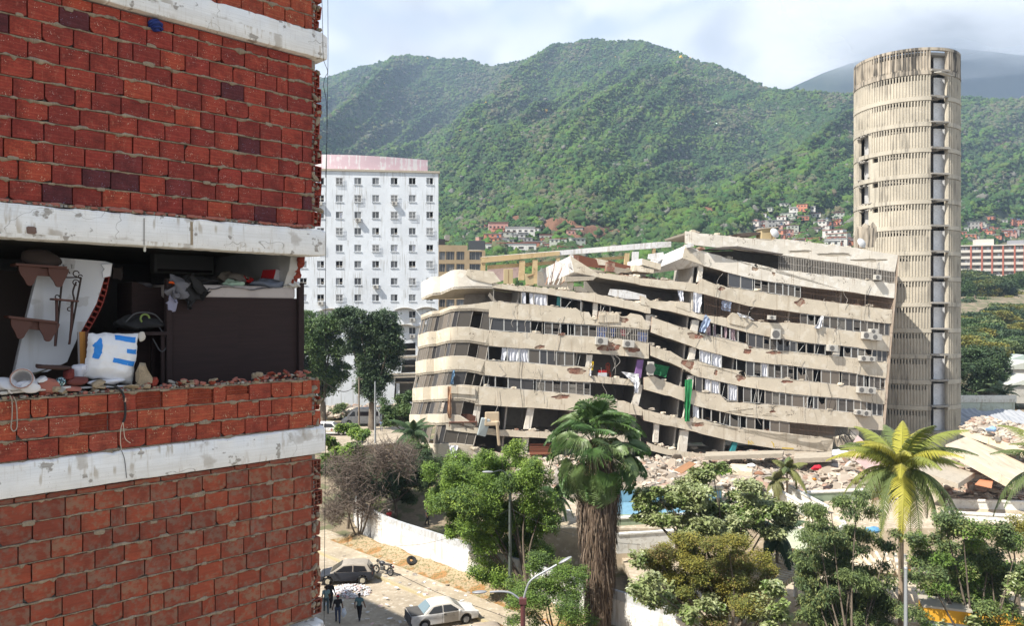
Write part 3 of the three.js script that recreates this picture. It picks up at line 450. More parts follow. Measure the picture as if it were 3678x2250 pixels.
// ---- the rounded end bays on the left, stepping back and sinking away from the viewer
{
const plan = (u,s)=>[[u + 0.4,0],[u - 1.0,0.02],[u - 1.5,0.12],[u - 1.85,0.45],[u - 2.0,0.95],[u - 2.45,2.4],[u - 2.9,3.9],[u - 3.3,3.95],[u - 3.75,4.1],[u - 4.0,4.5],[u - 4.5,6.2],[u - 4.95,7.8]];
const sink = 0.105;
function sweep(pl,y0f,y1f,thick) {
const pos = [],idx = [],uv = [];let L = 0;
pl.forEach((p,i)=>{ if (i) L += Math.hypot(p[0] - pl[i - 1][0],p[1] - pl[i - 1][1]);const n = [[p[0],-p[1]],[p[0] + thick * 0.8,-p[1] - thick]];const y0 = y0f(p),y1 = y1f(p);pos.push(n[0][0],y0,n[0][1],n[0][0],y1,n[0][1],n[1][0],y1,n[1][1],n[1][0],y0,n[1][1]);for (const vv of [y0,y1,y1 + thick,y0 - thick]) uv.push(L,vv);});
for (let i = 0;i < pl.length - 1;i++) for (let k = 0;k < 4;k++) { const a = i * 4 + k,b = i * 4 + (k + 1) % 4,c = a + 4,d = b + 4;idx.push(a,c,b,b,c,d);}
const e = (pl.length - 1) * 4;idx.push(e,e + 2,e + 1,e,e + 3,e + 2,0,1,2,0,2,3);
const g = new THREE.BufferGeometry();g.setAttribute('position',new THREE.Float32BufferAttribute(pos,3));g.setAttribute('uv',new THREE.Float32BufferAttribute(uv,2));g.setIndex(idx);g.computeVertexNormals();return toCreasedNormals(g,0.6);
}
// [front corner zoom x, top y, bottom y] for each storey of the bay
const rows = [[[310,282,398],[450,372,400]],[[305,498,530],[430,480,540]],[[285,628,720],[430,655,744]],[[270,802,895],[405,832,920]],[[250,978,1070],[370,990,1096]],[[230,1150,1215],[340,1225,1255]],[[205,1330,1425],[330,1345,1400]]];
const bayLines = [];
rows.forEach(([c,e],i)=>{
const a = zA([c[0],c[1]]),b = zA([c[0],c[2]]),ue = zA([e[0],e[1]]),be = zA([e[0],e[2]]);
const pl = [[ue[0],0],...plan(a[0],0)];
const sl = (p)=>p[0] >= a[0] ? (p[0] - a[0]) / (ue[0] - a[0]) : 0;
const top = (p)=>lerp(a[1],ue[1],clamp(sl(p))) - sink * p[1] - (p[0] < a[0] ? (a[0] - p[0]) * 0.06 : 0),bot = (p)=>lerp(b[1],be[1],clamp(sl(p))) - sink * p[1] - (p[0] < a[0] ? (a[0] - p[0]) * 0.06 : 0);
bayLines.push({ pl,top,bot,a });
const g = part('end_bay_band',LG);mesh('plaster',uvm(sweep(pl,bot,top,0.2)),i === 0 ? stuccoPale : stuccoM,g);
// slab of the bay, filling the plan
const sh = new THREE.Shape([...pl.map(p=>new THREE.Vector2(p[0],p[1])),new THREE.Vector2(ue[0],7.8)]);
const sg = new THREE.ExtrudeGeometry(sh,{ depth: 0.2,bevelEnabled: false });sg.rotateX(-Math.PI / 2);const p = sg.attributes.position;for (let k = 0;k < p.count;k++) { const q = [p.getX(k),-p.getZ(k)];const yy = p.getY(k);p.setXYZ(k,p.getX(k),bot([q[0],q[1]]) + 0.03 + yy,p.getZ(k));}
sg.computeVertexNormals();mesh('floor_slab',uvm(sg),slabM,g);
});
// glazing between the bands: mullions and brown panes
for (let i = 1;i < rows.length - 1;i++) {
const up = bayLines[i],lo = bayLines[i + 1],pl = lo.pl;
for (let k = 0;k < pl.length - 1;k++) {
const p = pl[k],q = pl[k + 1],L = Math.hypot(q[0] - p[0],q[1] - p[1]);if (L < 0.25) continue;
const n = Math.max(1,Math.round(L / 1.1));
for (let s = 0;s < n;s++) {
const a = [lerp(p[0],q[0],s / n),lerp(p[1],q[1],s / n)],b = [lerp(p[0],q[0],(s + 1) / n),lerp(p[1],q[1],(s + 1) / n)];
const shift = (t)=>(up.a[0] - lo.a[0]) * t;
const ya = lo.top(a),yb = lo.top(b),yA = up.bot([a[0] + shift(1),a[1]]),yB = up.bot([b[0] + shift(1),b[1]]);
const w = part('window',LG),in_ = 0.1;
const A = V(a[0] + in_,ya,-a[1] - in_),B = V(b[0] + in_,yb,-b[1] - in_),C = V(b[0] + in_ + shift(1),yB,-b[1] - in_),E = V(a[0] + in_ + shift(1),yA,-a[1] - in_);
const open = hash2(i,k * 5 + s,5) < (k === 0 ? 0.45 : 0.16);
mesh('frame',merge([bar(A,E,0.045,4),bar(B,C,0.045,4),bar(E,C,0.03,4),bar(A,B,0.03,4)]),aluDull,w);
if (!open) { const g = new THREE.BufferGeometry();const o = V(0.006,0,-0.006);const v = [A,B,C,E,A.clone().add(o),B.clone().add(o),C.clone().add(o),E.clone().add(o)].flatMap(v=>[v.x,v.y,v.z]);g.setAttribute('position',new THREE.Float32BufferAttribute(v,3));g.setIndex([0,1,2,0,2,3,5,4,7,5,7,6,0,4,1,1,4,5,3,2,7,2,6,7]);const gg = g.toNonIndexed();gg.computeVertexNormals();mesh('pane',gg,[paneTan,paneGrey,paneDust,paneTan][Math.floor(hash2(i,k + s,9) * 4)],w);}
}
}
}
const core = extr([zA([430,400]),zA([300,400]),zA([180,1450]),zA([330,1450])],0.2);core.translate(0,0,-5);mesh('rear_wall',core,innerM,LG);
}

// ================================================================= the round concrete stair tower
T.towerC = tex(640,640,14,14,(u,v)=>{ const a = fbm(u * 8,v * 8,303,5,8),g = vnoise(u * 200,v * 200,9,200),st = fbm(u * 70,v * 4,313,4),dm = fbm(u * 10,v * 5,323,3,0);let k = 0.8 + (a - 0.5) * 0.34 + (g - 0.5) * 0.1;let c = [0.57 * k,0.515 * k,0.42 * k];return mix3(c,[0.20,0.18,0.15],sstep(0.44,0.74,st) * sstep(0.38,0.62,dm) * 0.8);});
T.towerTop = tex(1024,256,14,3.2,(u,v)=>{ const a = fbm(u * 10,v * 3,333,5),st = fbm(u * 110,v * 1.6,343,4),e = fbm(u * 24,3,353,4);let k = 0.8 + (a - 0.5) * 0.4;const c = [0.52 * k,0.45 * k,0.36 * k];return mix3(c,[0.045,0.042,0.038],clamp(sstep(0.42,0.66,st * 0.5 + e * 0.5) * 0.9));});
const towerM = std({ map: T.towerC,bumpMap: T.roughH,bumpScale: 0.02,roughness: 0.95 }),towerTopM = std({ map: T.towerTop,roughness: 0.95 });
const TW = thing('stair_tower','tall round ribbed concrete stair tower standing beyond the leaning block','tower',V((3252 - CX) / F * 97.2,0,-97.2));
{
const R = 5.9,pitch = 3.06,top = 50.3,n = 16;
const face = Math.atan2(-TW.position.x,97.2);// plan angle that looks at the viewer (0 = +z)
const A = (px)=>face + Math.asin(clamp((px - 3252) / 190,-0.999,0.999));
const slot0 = A(3337),slot1 = A(3392),dmg0 = A(3083),dmg1 = A(3120);
const pt = (a,r,y)=>V(Math.sin(a) * r,y,Math.cos(a) * r);
function arc(a0,a1,r0,r1,y0,y1,step = 0.06) {            // a piece of ring wall
const n = Math.max(1,Math.ceil((a1 - a0) / step)),pos = [],idx = [],uv = [];
for (let i = 0;i <= n;i++) { const a = lerp(a0,a1,i / n);for (const [r,y] of [[r1,y0],[r1,y1],[r0,y1],[r0,y0]]) { const p = pt(a,r,y);pos.push(p.x,p.y,p.z);uv.push(a * R,y + (r1 - r));} }
for (let i = 0;i < n;i++) for (let k = 0;k < 4;k++) { const a = i * 4 + k,b = i * 4 + (k + 1) % 4;idx.push(a,a + 4,b,b,a + 4,b + 4);}
const e = n * 4;idx.push(0,1,2,0,2,3,e,e + 2,e + 1,e,e + 3,e + 2);
let g = new THREE.BufferGeometry();g.setAttribute('position',new THREE.Float32BufferAttribute(pos,3));g.setAttribute('uv',new THREE.Float32BufferAttribute(uv,2));g.setIndex(idx);g.computeVertexNormals();return toCreasedNormals(g,0.5);
}
const full0 = slot1 - Math.PI * 2;
const ribG = (a,y0,y1)=>{ const w = 0.19,d = 0.10,g = new THREE.BufferGeometry(),P4 = [];for (const y of [y0,y1]) for (const [t,r] of [[-w / 2,R - 0.03],[-w * 0.32,R + d],[w * 0.32,R + d],[w / 2,R - 0.03]]) { const p = pt(a + t / R,r,y);P4.push(p.x,p.y,p.z);} g.setAttribute('position',new THREE.Float32BufferAttribute(P4,3));g.setIndex([0,1,4,1,5,4,1,2,5,2,6,5,2,3,6,3,7,6,4,5,7,5,6,7,0,3,1,1,3,2]);const q = g.toNonIndexed();q.computeVertexNormals();const uv = new Float32Array(q.attributes.position.count * 2);for (let i = 0;i < uv.length / 2;i++) { uv[i * 2] = a * R + (q.attributes.position.getX(i) - P4[0]) * 0.2;uv[i * 2 + 1] = q.attributes.position.getY(i);} q.setAttribute('uv',new THREE.BufferAttribute(uv,2));return q;};
const gSlit0 = A(3135),gSlit1 = A(3324),ribStep = 0.33 / R;
for (let s = 0;s < n;s++) {
const yb = top - (s + 1) * pitch,first = s === 0,y1 = yb + pitch - (first ? 0.15 : 0),hasDmg = s >= 3 && s <= 6,r = rng(400 + s);
if (yb < 1) break;
const st = part('tower_storey',TW),mm = first ? towerTopM : towerM;
// smooth ring at the floor, ribbed wall above it, slits at its head
const ringTop = yb + 0.52,sl0 = y1 - 0.12 - 0.55,sl1 = y1 - 0.12;
const ranges = hasDmg ? [[full0 + 0.0,dmg0],[dmg1,slot0]] : [[full0,slot0]];
mesh('floor_ring',arc(full0,slot0,R - 0.35,R + 0.14,yb + 0.02,ringTop),mm,st);
const walls = [];
for (const [a0,a1] of ranges) {
const cuts = [[a0,Math.min(a1,gSlit0),false],[Math.max(a0,gSlit0),Math.min(a1,gSlit1),true],[Math.max(a0,gSlit1),a1,false]];
for (const [c0,c1,slit] of cuts) { if (c1 - c0 < 0.01) continue;walls.push(arc(c0,c1,R - 0.3,R,ringTop,slit ? sl0 : y1));if (slit) walls.push(arc(c0,c1,R - 0.3,R - 0.02,sl1,y1));}
}
mesh('wall',merge(walls),mm,st);
const ribs = [];for (let a = full0 + 0.02;a < slot0;a += ribStep) { if (hasDmg && a > dmg0 - 0.02 && a < dmg1 + 0.05 + (s > 3 ? 0.16 : 0)) continue;if (a < face - 1.75) continue;const inSlit = a > gSlit0 && a < gSlit1;ribs.push(ribG(a,ringTop + 0.02 - (r() < 0.1 ? 0.03 : 0),y1 - 0.04));if (inSlit && r() < 0.0) ribs.push(ribG(a + ribStep / 2,sl0,y1));}
for (let a = slot1 + 0.03;a < face + 1.9;a += ribStep) ribs.push(ribG(a,ringTop + 0.02,y1 - 0.04));
stuff(mesh('ribs',merge(ribs),mm,st));
// the stair slot: landing, jamb, door leaf side wall
mesh('landing',jitter(merge([box(1,0.22,2.2).applyMatrix4(new THREE.Matrix4().makeRotationY((slot0 + slot1) / 2).setPosition(pt((slot0 + slot1) / 2,R - 0.95,yb + 0.42))),box(2.4,0.2,0.34 + r() * 0.3).applyMatrix4(new THREE.Matrix4().makeRotationY((slot0 + slot1) / 2).setPosition(pt((slot0 + slot1) / 2,R - 0.05,yb + 0.5)))]),0.14,5,s),concreteM,st);
const sw = uvm(new THREE.BoxGeometry(1.5,y1 - ringTop,0.12));sw.rotateY((slot0 + slot1) / 2 - 0.1);const c = pt(lerp(slot0,slot1,0.98),R - 1.0,(y1 + ringTop) / 2);sw.translate(c.x,c.y,c.z);const swm = mesh('stair_wall',sw,std({ map: T.rough,color: rgb(0.82,0.83,0.85) }),st);swm.userData.label = 'pale inner wall beside the open stair slot';
if (hasDmg) { const rg = [];for (let i = 0;i < 9;i++) { const a = lerp(dmg0,dmg1 + 0.1,r()),p = pt(a,R - 0.1,r() < 0.5 ? y1 - r() * 0.3 : ringTop + r() * 0.25);rg.push(rockGeo(s * 20 + i,0.3 + r() * 0.5,0.25,0.3).translate(p.x,p.y,p.z));} mesh('broken_concrete',merge(rg),concreteM,st);const sw2 = uvm(new THREE.BoxGeometry(1.3,y1 - ringTop,0.1));sw2.rotateY(dmg0 + 0.25);const c2 = pt(lerp(dmg0,dmg1,0.35),R - 0.9,(y1 + ringTop) / 2);sw2.translate(c2.x,c2.y,c2.z);mesh('stair_wall',sw2,roomWhite,st);}
}
mesh('inner_core',arc(0,Math.PI * 2 - 0.001,R - 2.7,R - 2.3,0,top - 0.3,0.2),std({ map: T.rough,color: rgb(0.38,0.35,0.30) }),TW);
mesh('roof',xf(new THREE.CylinderGeometry(R - 0.2,R - 0.2,0.3,40),0,top - 0.5,0),concreteM,TW);
mesh('rim',arc(face - 3.1,face + 3.1,R - 0.25,R + 0.1,top - 0.16,top + 0.16),towerTopM,TW);
mesh('base_wall',arc(full0,slot1,R - 0.4,R + 0.05,-1,top - 15 * pitch + 0.6),towerM,TW);
// wrecked slab and wall stub clinging to the left side
const st = extr([[-1.0,0],[0.2,0.05],[1.0,0.1],[1.25,1.2],[1.2,2.4],[0.9,2.9],[0.5,2.6],[0.1,2.8],[-0.4,2.5],[-0.8,2.6],[-1.1,1.4]],0.9,0.04);jitter(st,0.55,2.1,9);const q = D(3105,895,90).sub(TW.position);mesh('wall_stub',uvm(xf(st,q.x,q.y,q.z,0,-0.3,0.06)),towerTopM,TW);
const hs = box(2.3,0.08,0.9);const hp = D(3388,268,90.5).sub(TW.position);mesh('hanging_panel',xf(hs,hp.x,hp.y,hp.z,0.2,0.5,-0.06),plain(0.5,0.48,0.44),TW);
}

// ================================================================= ground height near the viewer
const SQ = Math.SQRT1_2;
const pOf = (x,z)=>SQ * (x - z),eOf = (x,z)=>SQ * (x + z);// across the street / along it towards the viewer
function groundY(x,z) {
const d = -z,p = pOf(x,z);
let h = 0;
if (p > 36.6) h = 3.0 * (x > 3 ? sstep(56,65,d - (x - 3) * 0.02) : sstep(72,82,d + (3 - x) * 0.2));
if (x < -9) h = Math.max(h * sstep(-16,-9,x),1.7 * sstep(80,90,d));
const r = d;
return h + 24 * sstep(135,310,r) * sstep(135,320,r) + Math.max(0,r - 310) * 0.09;
}
// ================================================================= white apartment slab
function facadeMap(A,ang) { const n = V(Math.sin(ang),0,Math.cos(ang)),e = V(Math.cos(ang),0,-Math.sin(ang));return (px,py)=>{ const d = ray(px,py),o = V(0,EYE,0);const t = A.clone().sub(o).dot(n) / d.dot(n);o.addScaledVector(d,t);return [o.clone().sub(A).dot(e),o.y];};}
T.whitewash = tex(640,640,16,16,(u,v)=>{ const a = fbm(u * 8,v * 8,403,5,8),g = vnoise(u * 180,v * 180,9,180),st = fbm(u * 120,v * 5,413,3),dm = fbm(u * 14,v * 4,423,4,0);let k = 0.86 + (a - 0.5) * 0.22 + (g - 0.5) * 0.05;return mix3([0.74 * k,0.78 * k,0.83 * k],[0.36,0.36,0.35],sstep(0.48,0.72,st) * sstep(0.46,0.68,dm) * 0.75);});
T.pinkwash = tex(512,256,16,4,(u,v)=>{ const a = fbm(u * 8,v * 4,433,5,0),st = fbm(u * 60,v * 2,443,4);return mix3([0.62 + a * 0.1,0.46 + a * 0.08,0.50 + a * 0.08],[0.74,0.70,0.70],sstep(0.48,0.62,st * 0.5 + a * 0.5));});
T.wallW = tex(1024,512,8,2.7,(u,v)=>{ const a = fbm(u * 10,v * 4,791,5),st = fbm(u * 70,v * 2,793,4),dm = fbm(u * 12,v * 2,797,4);let k = 0.9 + (a - 0.5) * 0.2;let c = [0.78 * k,0.765 * k,0.73 * k];c = mix3(c,[0.40,0.34,0.26],sstep(0.5,0.75,st) * sstep(0.45,0.7,dm) * 0.55);if (fbm(u * 30,v * 12,799,4) > 0.66) c = mix3(c,[0.45,0.42,0.37],0.5);return c;});
const whiteM = std({ map: T.whitewash,bumpMap: T.roughH,bumpScale: 0.01,roughness: 0.9 }),pinkM = std({ map: T.pinkwash,roughness: 0.9 });
const glassDark = new THREE.MeshPhysicalMaterial({ color: rgb(0.05,0.055,0.06),roughness: 0.1 }),glassGrey = plain(0.18,0.19,0.20,0.3),acM = plain(0.46,0.44,0.40,0.6),acDark = plain(0.13,0.125,0.12,0.7),whiteMetal = plain(0.7,0.7,0.7,0.5);
function acUnit(parent,x,y,z,w = 0.75,h = 0.5,d = 0.4,turn = 0) { const g = part('air_conditioner',parent);g.position.set(x,y,z);g.rotation.z = turn;mesh('housing',rbox(w,h,d,0.03),acM,g);mesh('fan_grille',xf(new THREE.CylinderGeometry(h * 0.38,h * 0.38,0.02,18),-w * 0.12,0,d / 2 + 0.005,Math.PI / 2),acDark,g);mesh('bracket',merge([box(0.04,0.04,d + 0.2,-w * 0.3,-h / 2 - 0.02,-0.1),box(0.04,0.04,d + 0.2,w * 0.3,-h / 2 - 0.02,-0.1)]),rust,g);return g;}
{
const A = D(1575,1127,140);A.y = 0;const ang = 7 * Math.PI / 180,m = facadeMap(A,ang);
const G = thing('white_apartment_building','white apartment slab with small square windows and a curved pink roof wall','building',A,ang);
const zW = ([x,y])=>m(1050 + x / 1.3708,500 + y / 1.3708);
const [uL] = [-36],top = m(1500,622)[1],base = 1;
const cols = [-38,55,140,232,323,411,502,591,677],rowsY = [210,295,377,457,540,620,704,785,867,947,1030,1110];
const shape = new THREE.Shape([[uL,base],[0,base],[0,top],[uL,top]].map(p=>new THREE.Vector2(...p)));
const wins = [];const r = rng(88);
cols.forEach((cx,ci)=>rowsY.forEach((cy,ri)=>{
if (ci >= 7 && ri >= 10) return;if (ci === 6 && ri >= 8 && ri < 8) return;
const c = zW([cx,cy]),w = 0.62,h = 0.62;wins.push([c[0],c[1],w,h,ci,ri]);
shape.holes.push(new THREE.Path([[c[0] - w,c[1] - h],[c[0] + w,c[1] - h],[c[0] + w,c[1] + h],[c[0] - w,c[1] + h]].map(p=>new THREE.Vector2(...p))));
}));
const dmg = [];for (const [x0,x1,y0,y1] of [[523,607,1006,1070],[536,607,1088,1155],[655,720,1012,1046],[500,720,1172,1285],[600,720,1290,1400]]) { const a = zW([x0,y0]),b = zW([x1,y1]);dmg.push([a,b]);shape.holes.push(new THREE.Path([[a[0],b[1]],[Math.min(b[0],-0.4),b[1] + 0.1],[Math.min(b[0],-0.4),a[1]],[a[0] + 0.3,a[1] - 0.2]].map(p=>new THREE.Vector2(...p))));}
const wall = uvm(new THREE.ExtrudeGeometry(shape,{ depth: 0.3,bevelEnabled: false }));wall.translate(0,0,-0.3);mesh('facade',wall,whiteM,G);
mesh('body',merge([box(0.3,top - base,13,-0.16,(top + base) / 2,-6.8),box(0.3,top - base,13,uL + 0.16,(top + base) / 2,-6.8),box(-uL,top - base,0.3,uL / 2,(top + base) / 2,-13.4)]),whiteM,G);
mesh('roof',box(-uL + 0.5,0.35,13.9,uL / 2,top + 0.1,-6.7),slabM,G);
mesh('room_backing',box(-uL - 0.8,top - base - 0.6,0.2,uL / 2,(top + base) / 2,-4.6),plain(0.55,0.53,0.49),G);
for (const y of [3,6,9,12,15,18,21,24,27,30,33,36,39]) mesh('floor_slab',box(-uL - 0.8,0.25,4.1,uL / 2,y + 0.4,-2.4),slabM,G);
const aw = plain(0.66,0.67,0.68,0.5);
const lit = [whiteMetal,glassGrey];
for (const [cx,cy,w,h,ci,ri] of wins) {
const k = r();const g = part('window',G);g.position.set(cx,cy,0);
mesh('frame',merge([box(w * 2,0.06,0.08,0,h - 0.03,-0.12),box(w * 2,0.06,0.08,0,-h + 0.03,-0.12),box(0.06,h * 2 - 0.12,0.08,-w + 0.03,0,-0.12),box(0.06,h * 2 - 0.12,0.08,w - 0.03,0,-0.12),box(0.06,h * 2 - 0.12,0.08,0,0,-0.121)]),aw,g);
mesh('sill',box(w * 2 + 0.2,0.07,0.16,0,-h - 0.05,0.05),whiteM,g);
if (k < 0.82) { const a = mesh('pane',box(w - 0.06,h * 2 - 0.12,0.012,-w / 2,0,-0.10),r() < 0.35 ? glassGrey : glassDark,g);if (r() < 0.6) mesh('pane',box(w - 0.06,h * 2 - 0.12,0.012,w / 2,0,-0.14),r() < 0.4 ? glassGrey : glassDark,g);if (r() < 0.3) mesh('curtain',box(w * 0.8,h * 1.7,0.02,w * (r() < 0.5 ? 0.45 : -0.45),0.05,-0.3),curtainW,g);}
if (r() < 0.28) { const gs = [];for (let i = 0;i <= 7;i++) gs.push(box(0.03,h * 2 + 0.25,0.03,-w - 0.06 + i * (w * 2 + 0.12) / 7,0,0.28));for (const yy of [-h - 0.1,0,h + 0.1]) gs.push(box(w * 2 + 0.15,0.03,0.03,0,yy,0.281));for (const s of [-1,1]) for (const yy of [-h - 0.1,h + 0.1]) gs.push(box(0.03,0.03,0.28,s * (w + 0.06),yy,0.14));mesh('window_grille',merge(gs),whiteMetal,g);}
if ((ci === 2 && ri === 1) || (ci === 4 && ri === 2) || (ci === 6 && ri === 1) || (ci === 5 && ri === 6) || (ci === 2 && ri === 7) || (ci === 7 && ri === 8) || r() < 0.04) acUnit(g,(r() - 0.5) * 0.3,-h - 0.35,0.42,0.95,0.62,0.55);
}
for (const [x,y] of [[555,838],[560,920],[685,835],[690,920],[190,842]]) { const c = zW([x,y]);const aw2 = part('canopy',G);const sh = new THREE.Shape();sh.moveTo(-1.9,-0.3);sh.quadraticCurveTo(0,0.7,1.9,-0.3);sh.quadraticCurveTo(0,0.45,-1.9,-0.3);const g = uvm(new THREE.ExtrudeGeometry(sh,{ depth: 0.9,bevelEnabled: false }));g.translate(Math.min(c[0],-2.1),c[1],0);mesh('canopy_slab',g,slabM,aw2);}
// broken slabs in the holes
for (const [x,y,w] of [[565,1075,5],[570,1160,6],[600,1172,9]]) { const c = zW([x,y]);mesh('broken_slab',jitter(box(w,0.3,1.6,Math.min(c[0],-w / 2 - 0.2),c[1],-0.3,0,0,0.02),0.2,1.5,x),slabM,G);}
for (const x of [520,615,655,712]) { const c = zW([x,1290]);mesh('column',box(0.6,5.5,0.5,c[0],c[1] + 0.3,-0.55),x === 655 ? concreteM : whiteM,G);}
// curved pink wall on the roof
const cen = m(1300,600)[0],pts = [];const pk = [];
for (let i = 0;i <= 30;i++) { const t = i / 30,u = lerp(uL + 4,-1.9,t);pk.push([u,-3.4 + 3.0 * Math.sin(t * Math.PI)]);}
const pos = [],idx = [],uv = [],hgt = 2.7;pk.forEach(([u,z],i)=>{ pos.push(u,top + 0.25,z,u,top + 0.25 + hgt,z,u,top + 0.25 + hgt,z - 0.25,u,top + 0.25,z - 0.25);for (const v of [0,hgt,hgt + 0.2,0]) uv.push(u,v);});for (let i = 0;i < 30;i++) for (let k = 0;k < 4;k++) { const a = i * 4 + k,b = i * 4 + (k + 1) % 4;idx.push(a,a + 4,b,b,a + 4,b + 4);} idx.push(120,122,121,120,123,122);
const pg = new THREE.BufferGeometry();pg.setAttribute('position',new THREE.Float32BufferAttribute(pos,3));pg.setAttribute('uv',new THREE.Float32BufferAttribute(uv,2));pg.setIndex(idx);pg.computeVertexNormals();mesh('pink_roof_wall',toCreasedNormals(pg,0.6),pinkM,G);
}
// ================================================================= ochre apartment building behind
T.ochre = tex(256,256,8,8,(u,v)=>{ const a = fbm(u * 6,v * 6,453,5,6);const k = 0.8 + a * 0.4;return [0.40 * k,0.30 * k,0.185 * k];});
const ochreM = std({ map: T.ochre,roughness: 0.9 });
{
const A = D(1745,1127,172);A.y = 0;const ang = 10 * Math.PI / 180,m = facadeMap(A,ang);
const G = thing('ochre_apartment_building','ochre apartment building with dark strip windows behind the white slab','building',A,ang);
const zT = ([x,y])=>m(1500 + x / 1.6744,800 + y / 1.6744);
const top = zT([250,140])[1],uL = -15;const ys = [[178,228],[252,300],[322,368],[394,440],[466,512],[540,586],[612,660]];
const shape = new THREE.Shape([[uL,1],[-0.1,1],[-0.1,zT([400,172])[1]],[zT([300,150])[0],zT([300,172])[1]],[zT([300,150])[0],top],[uL,top]].map(p=>new THREE.Vector2(...p)));
const holes = [];for (const [y0,y1] of ys) for (const [x0,x1] of [[60,118],[130,168],[172,222],[234,282],[312,388]]) { const a = zT([x0,y0]),b = zT([x1,y1]);holes.push([a,b]);shape.holes.push(new THREE.Path([[a[0],b[1]],[b[0],b[1]],[b[0],a[1]],[a[0],a[1]]].map(p=>new THREE.Vector2(...p))));}
const w = uvm(new THREE.ExtrudeGeometry(shape,{ depth: 0.4,bevelEnabled: false }));w.translate(0,0,-0.4);mesh('facade',w,ochreM,G);
mesh('body',merge([box(0.3,top - 2.8,12,-0.3,(top - 1) / 2,-6.4),box(-uL - 0.6,top - 1.4,0.3,uL / 2,top / 2,-12.4)]),ochreM,G);
mesh('roof',box(-uL - 0.2,0.3,12,uL / 2,zT([400,172])[1] - 0.4,-6.4),slabM,G);
const r = rng(7);
for (const [a,b] of holes) { const g = part('window',G);const w_ = b[0] - a[0],h = a[1] - b[1],cx = (a[0] + b[0]) / 2,cy = (a[1] + b[1]) / 2;mesh('pane',box(w_,h,0.03,cx,cy,-0.3),r() < 0.3 ? glassGrey : glassDark,g);mesh('frame',merge([0,1,2].map(i=>box(0.06,h,0.06,a[0] + w_ * (i + 0.5) / 3,cy,-0.25))),aluDull,g);}
for (const [x0,x1,y0,y1,mat,nm] of [[128,166,102,140,ironM,'water_tank'],[168,194,78,112,concreteM,'roof_hut'],[312,408,112,168,glassDark,'roof_glasshouse'],[230,268,118,150,plain(0.10,0.22,0.12),'green_awning']]) { const a = zT([x0,y0]),b = zT([x1,y1]);mesh(nm,box(b[0] - a[0],a[1] - b[1],3,(a[0] + b[0]) / 2,(a[1] + b[1]) / 2 + 0.05,-1.8),mat,G);}
}
// ================================================================= long block with red columns far on the right
{
const A = D(3442,1127,378);A.y = 0;const ang = -14 * Math.PI / 180,m = facadeMap(A,ang);
const G = thing('balcony_apartment_block','long pale block with red columns and rows of balconies above the right trees','building',A,ang);
const zR = ([x,y])=>m(3380 + x / 2.153,850 + y / 2.153);
const L = zR([760,100])[0],top = zR([140,82])[1],bottom = 20,pitch = 3.05,red = plain(0.42,0.13,0.085),white = plain(0.62,0.57,0.5);
mesh('body',box(L,top - bottom,10,L / 2,(top + bottom) / 2,-7.2),plain(0.34,0.30,0.26),G);
mesh('roof',box(L + 0.6,0.5,12.6,L / 2,top + 0.3,-6),white,G);
for (let y = top - pitch,k = 0;y > bottom;y -= pitch,k++) { const f = part('balcony',G);mesh('parapet',box(L,1.3,0.18,L / 2,y + 0.6,-0.1),white,f);mesh('floor_slab',box(L,0.2,2.2,L / 2,y - 0.05,-1.2),white,f);for (let i = 0;i < 22;i++) if (hash2(i,k,6) < 0.55) mesh('pane',box(L / 22 * 0.7,1.5,0.06,(i + 0.5) * L / 22,y + 1.9,-2.1),hash2(i,k,9) < 0.5 ? glassGrey : curtainW,f);}
for (const x of [0.3,...[227,312,390,475,565,640,720].map(x=>zR([x,100])[0])]) mesh('column',box(x < 1 ? 0.4 : 0.6,top - bottom,0.5,x,(top + bottom) / 2,0.14),red,G);
for (const [x,w,h] of [[12,8,3],[26,6,2.2],[40,12,3.4],[60,5,2.5]]) mesh('roof_hut',box(w,h,4,x,top + h / 2 + 0.5,-4),[white,red,plain(0.3,0.3,0.32)][Math.floor(x) % 3],G);
}
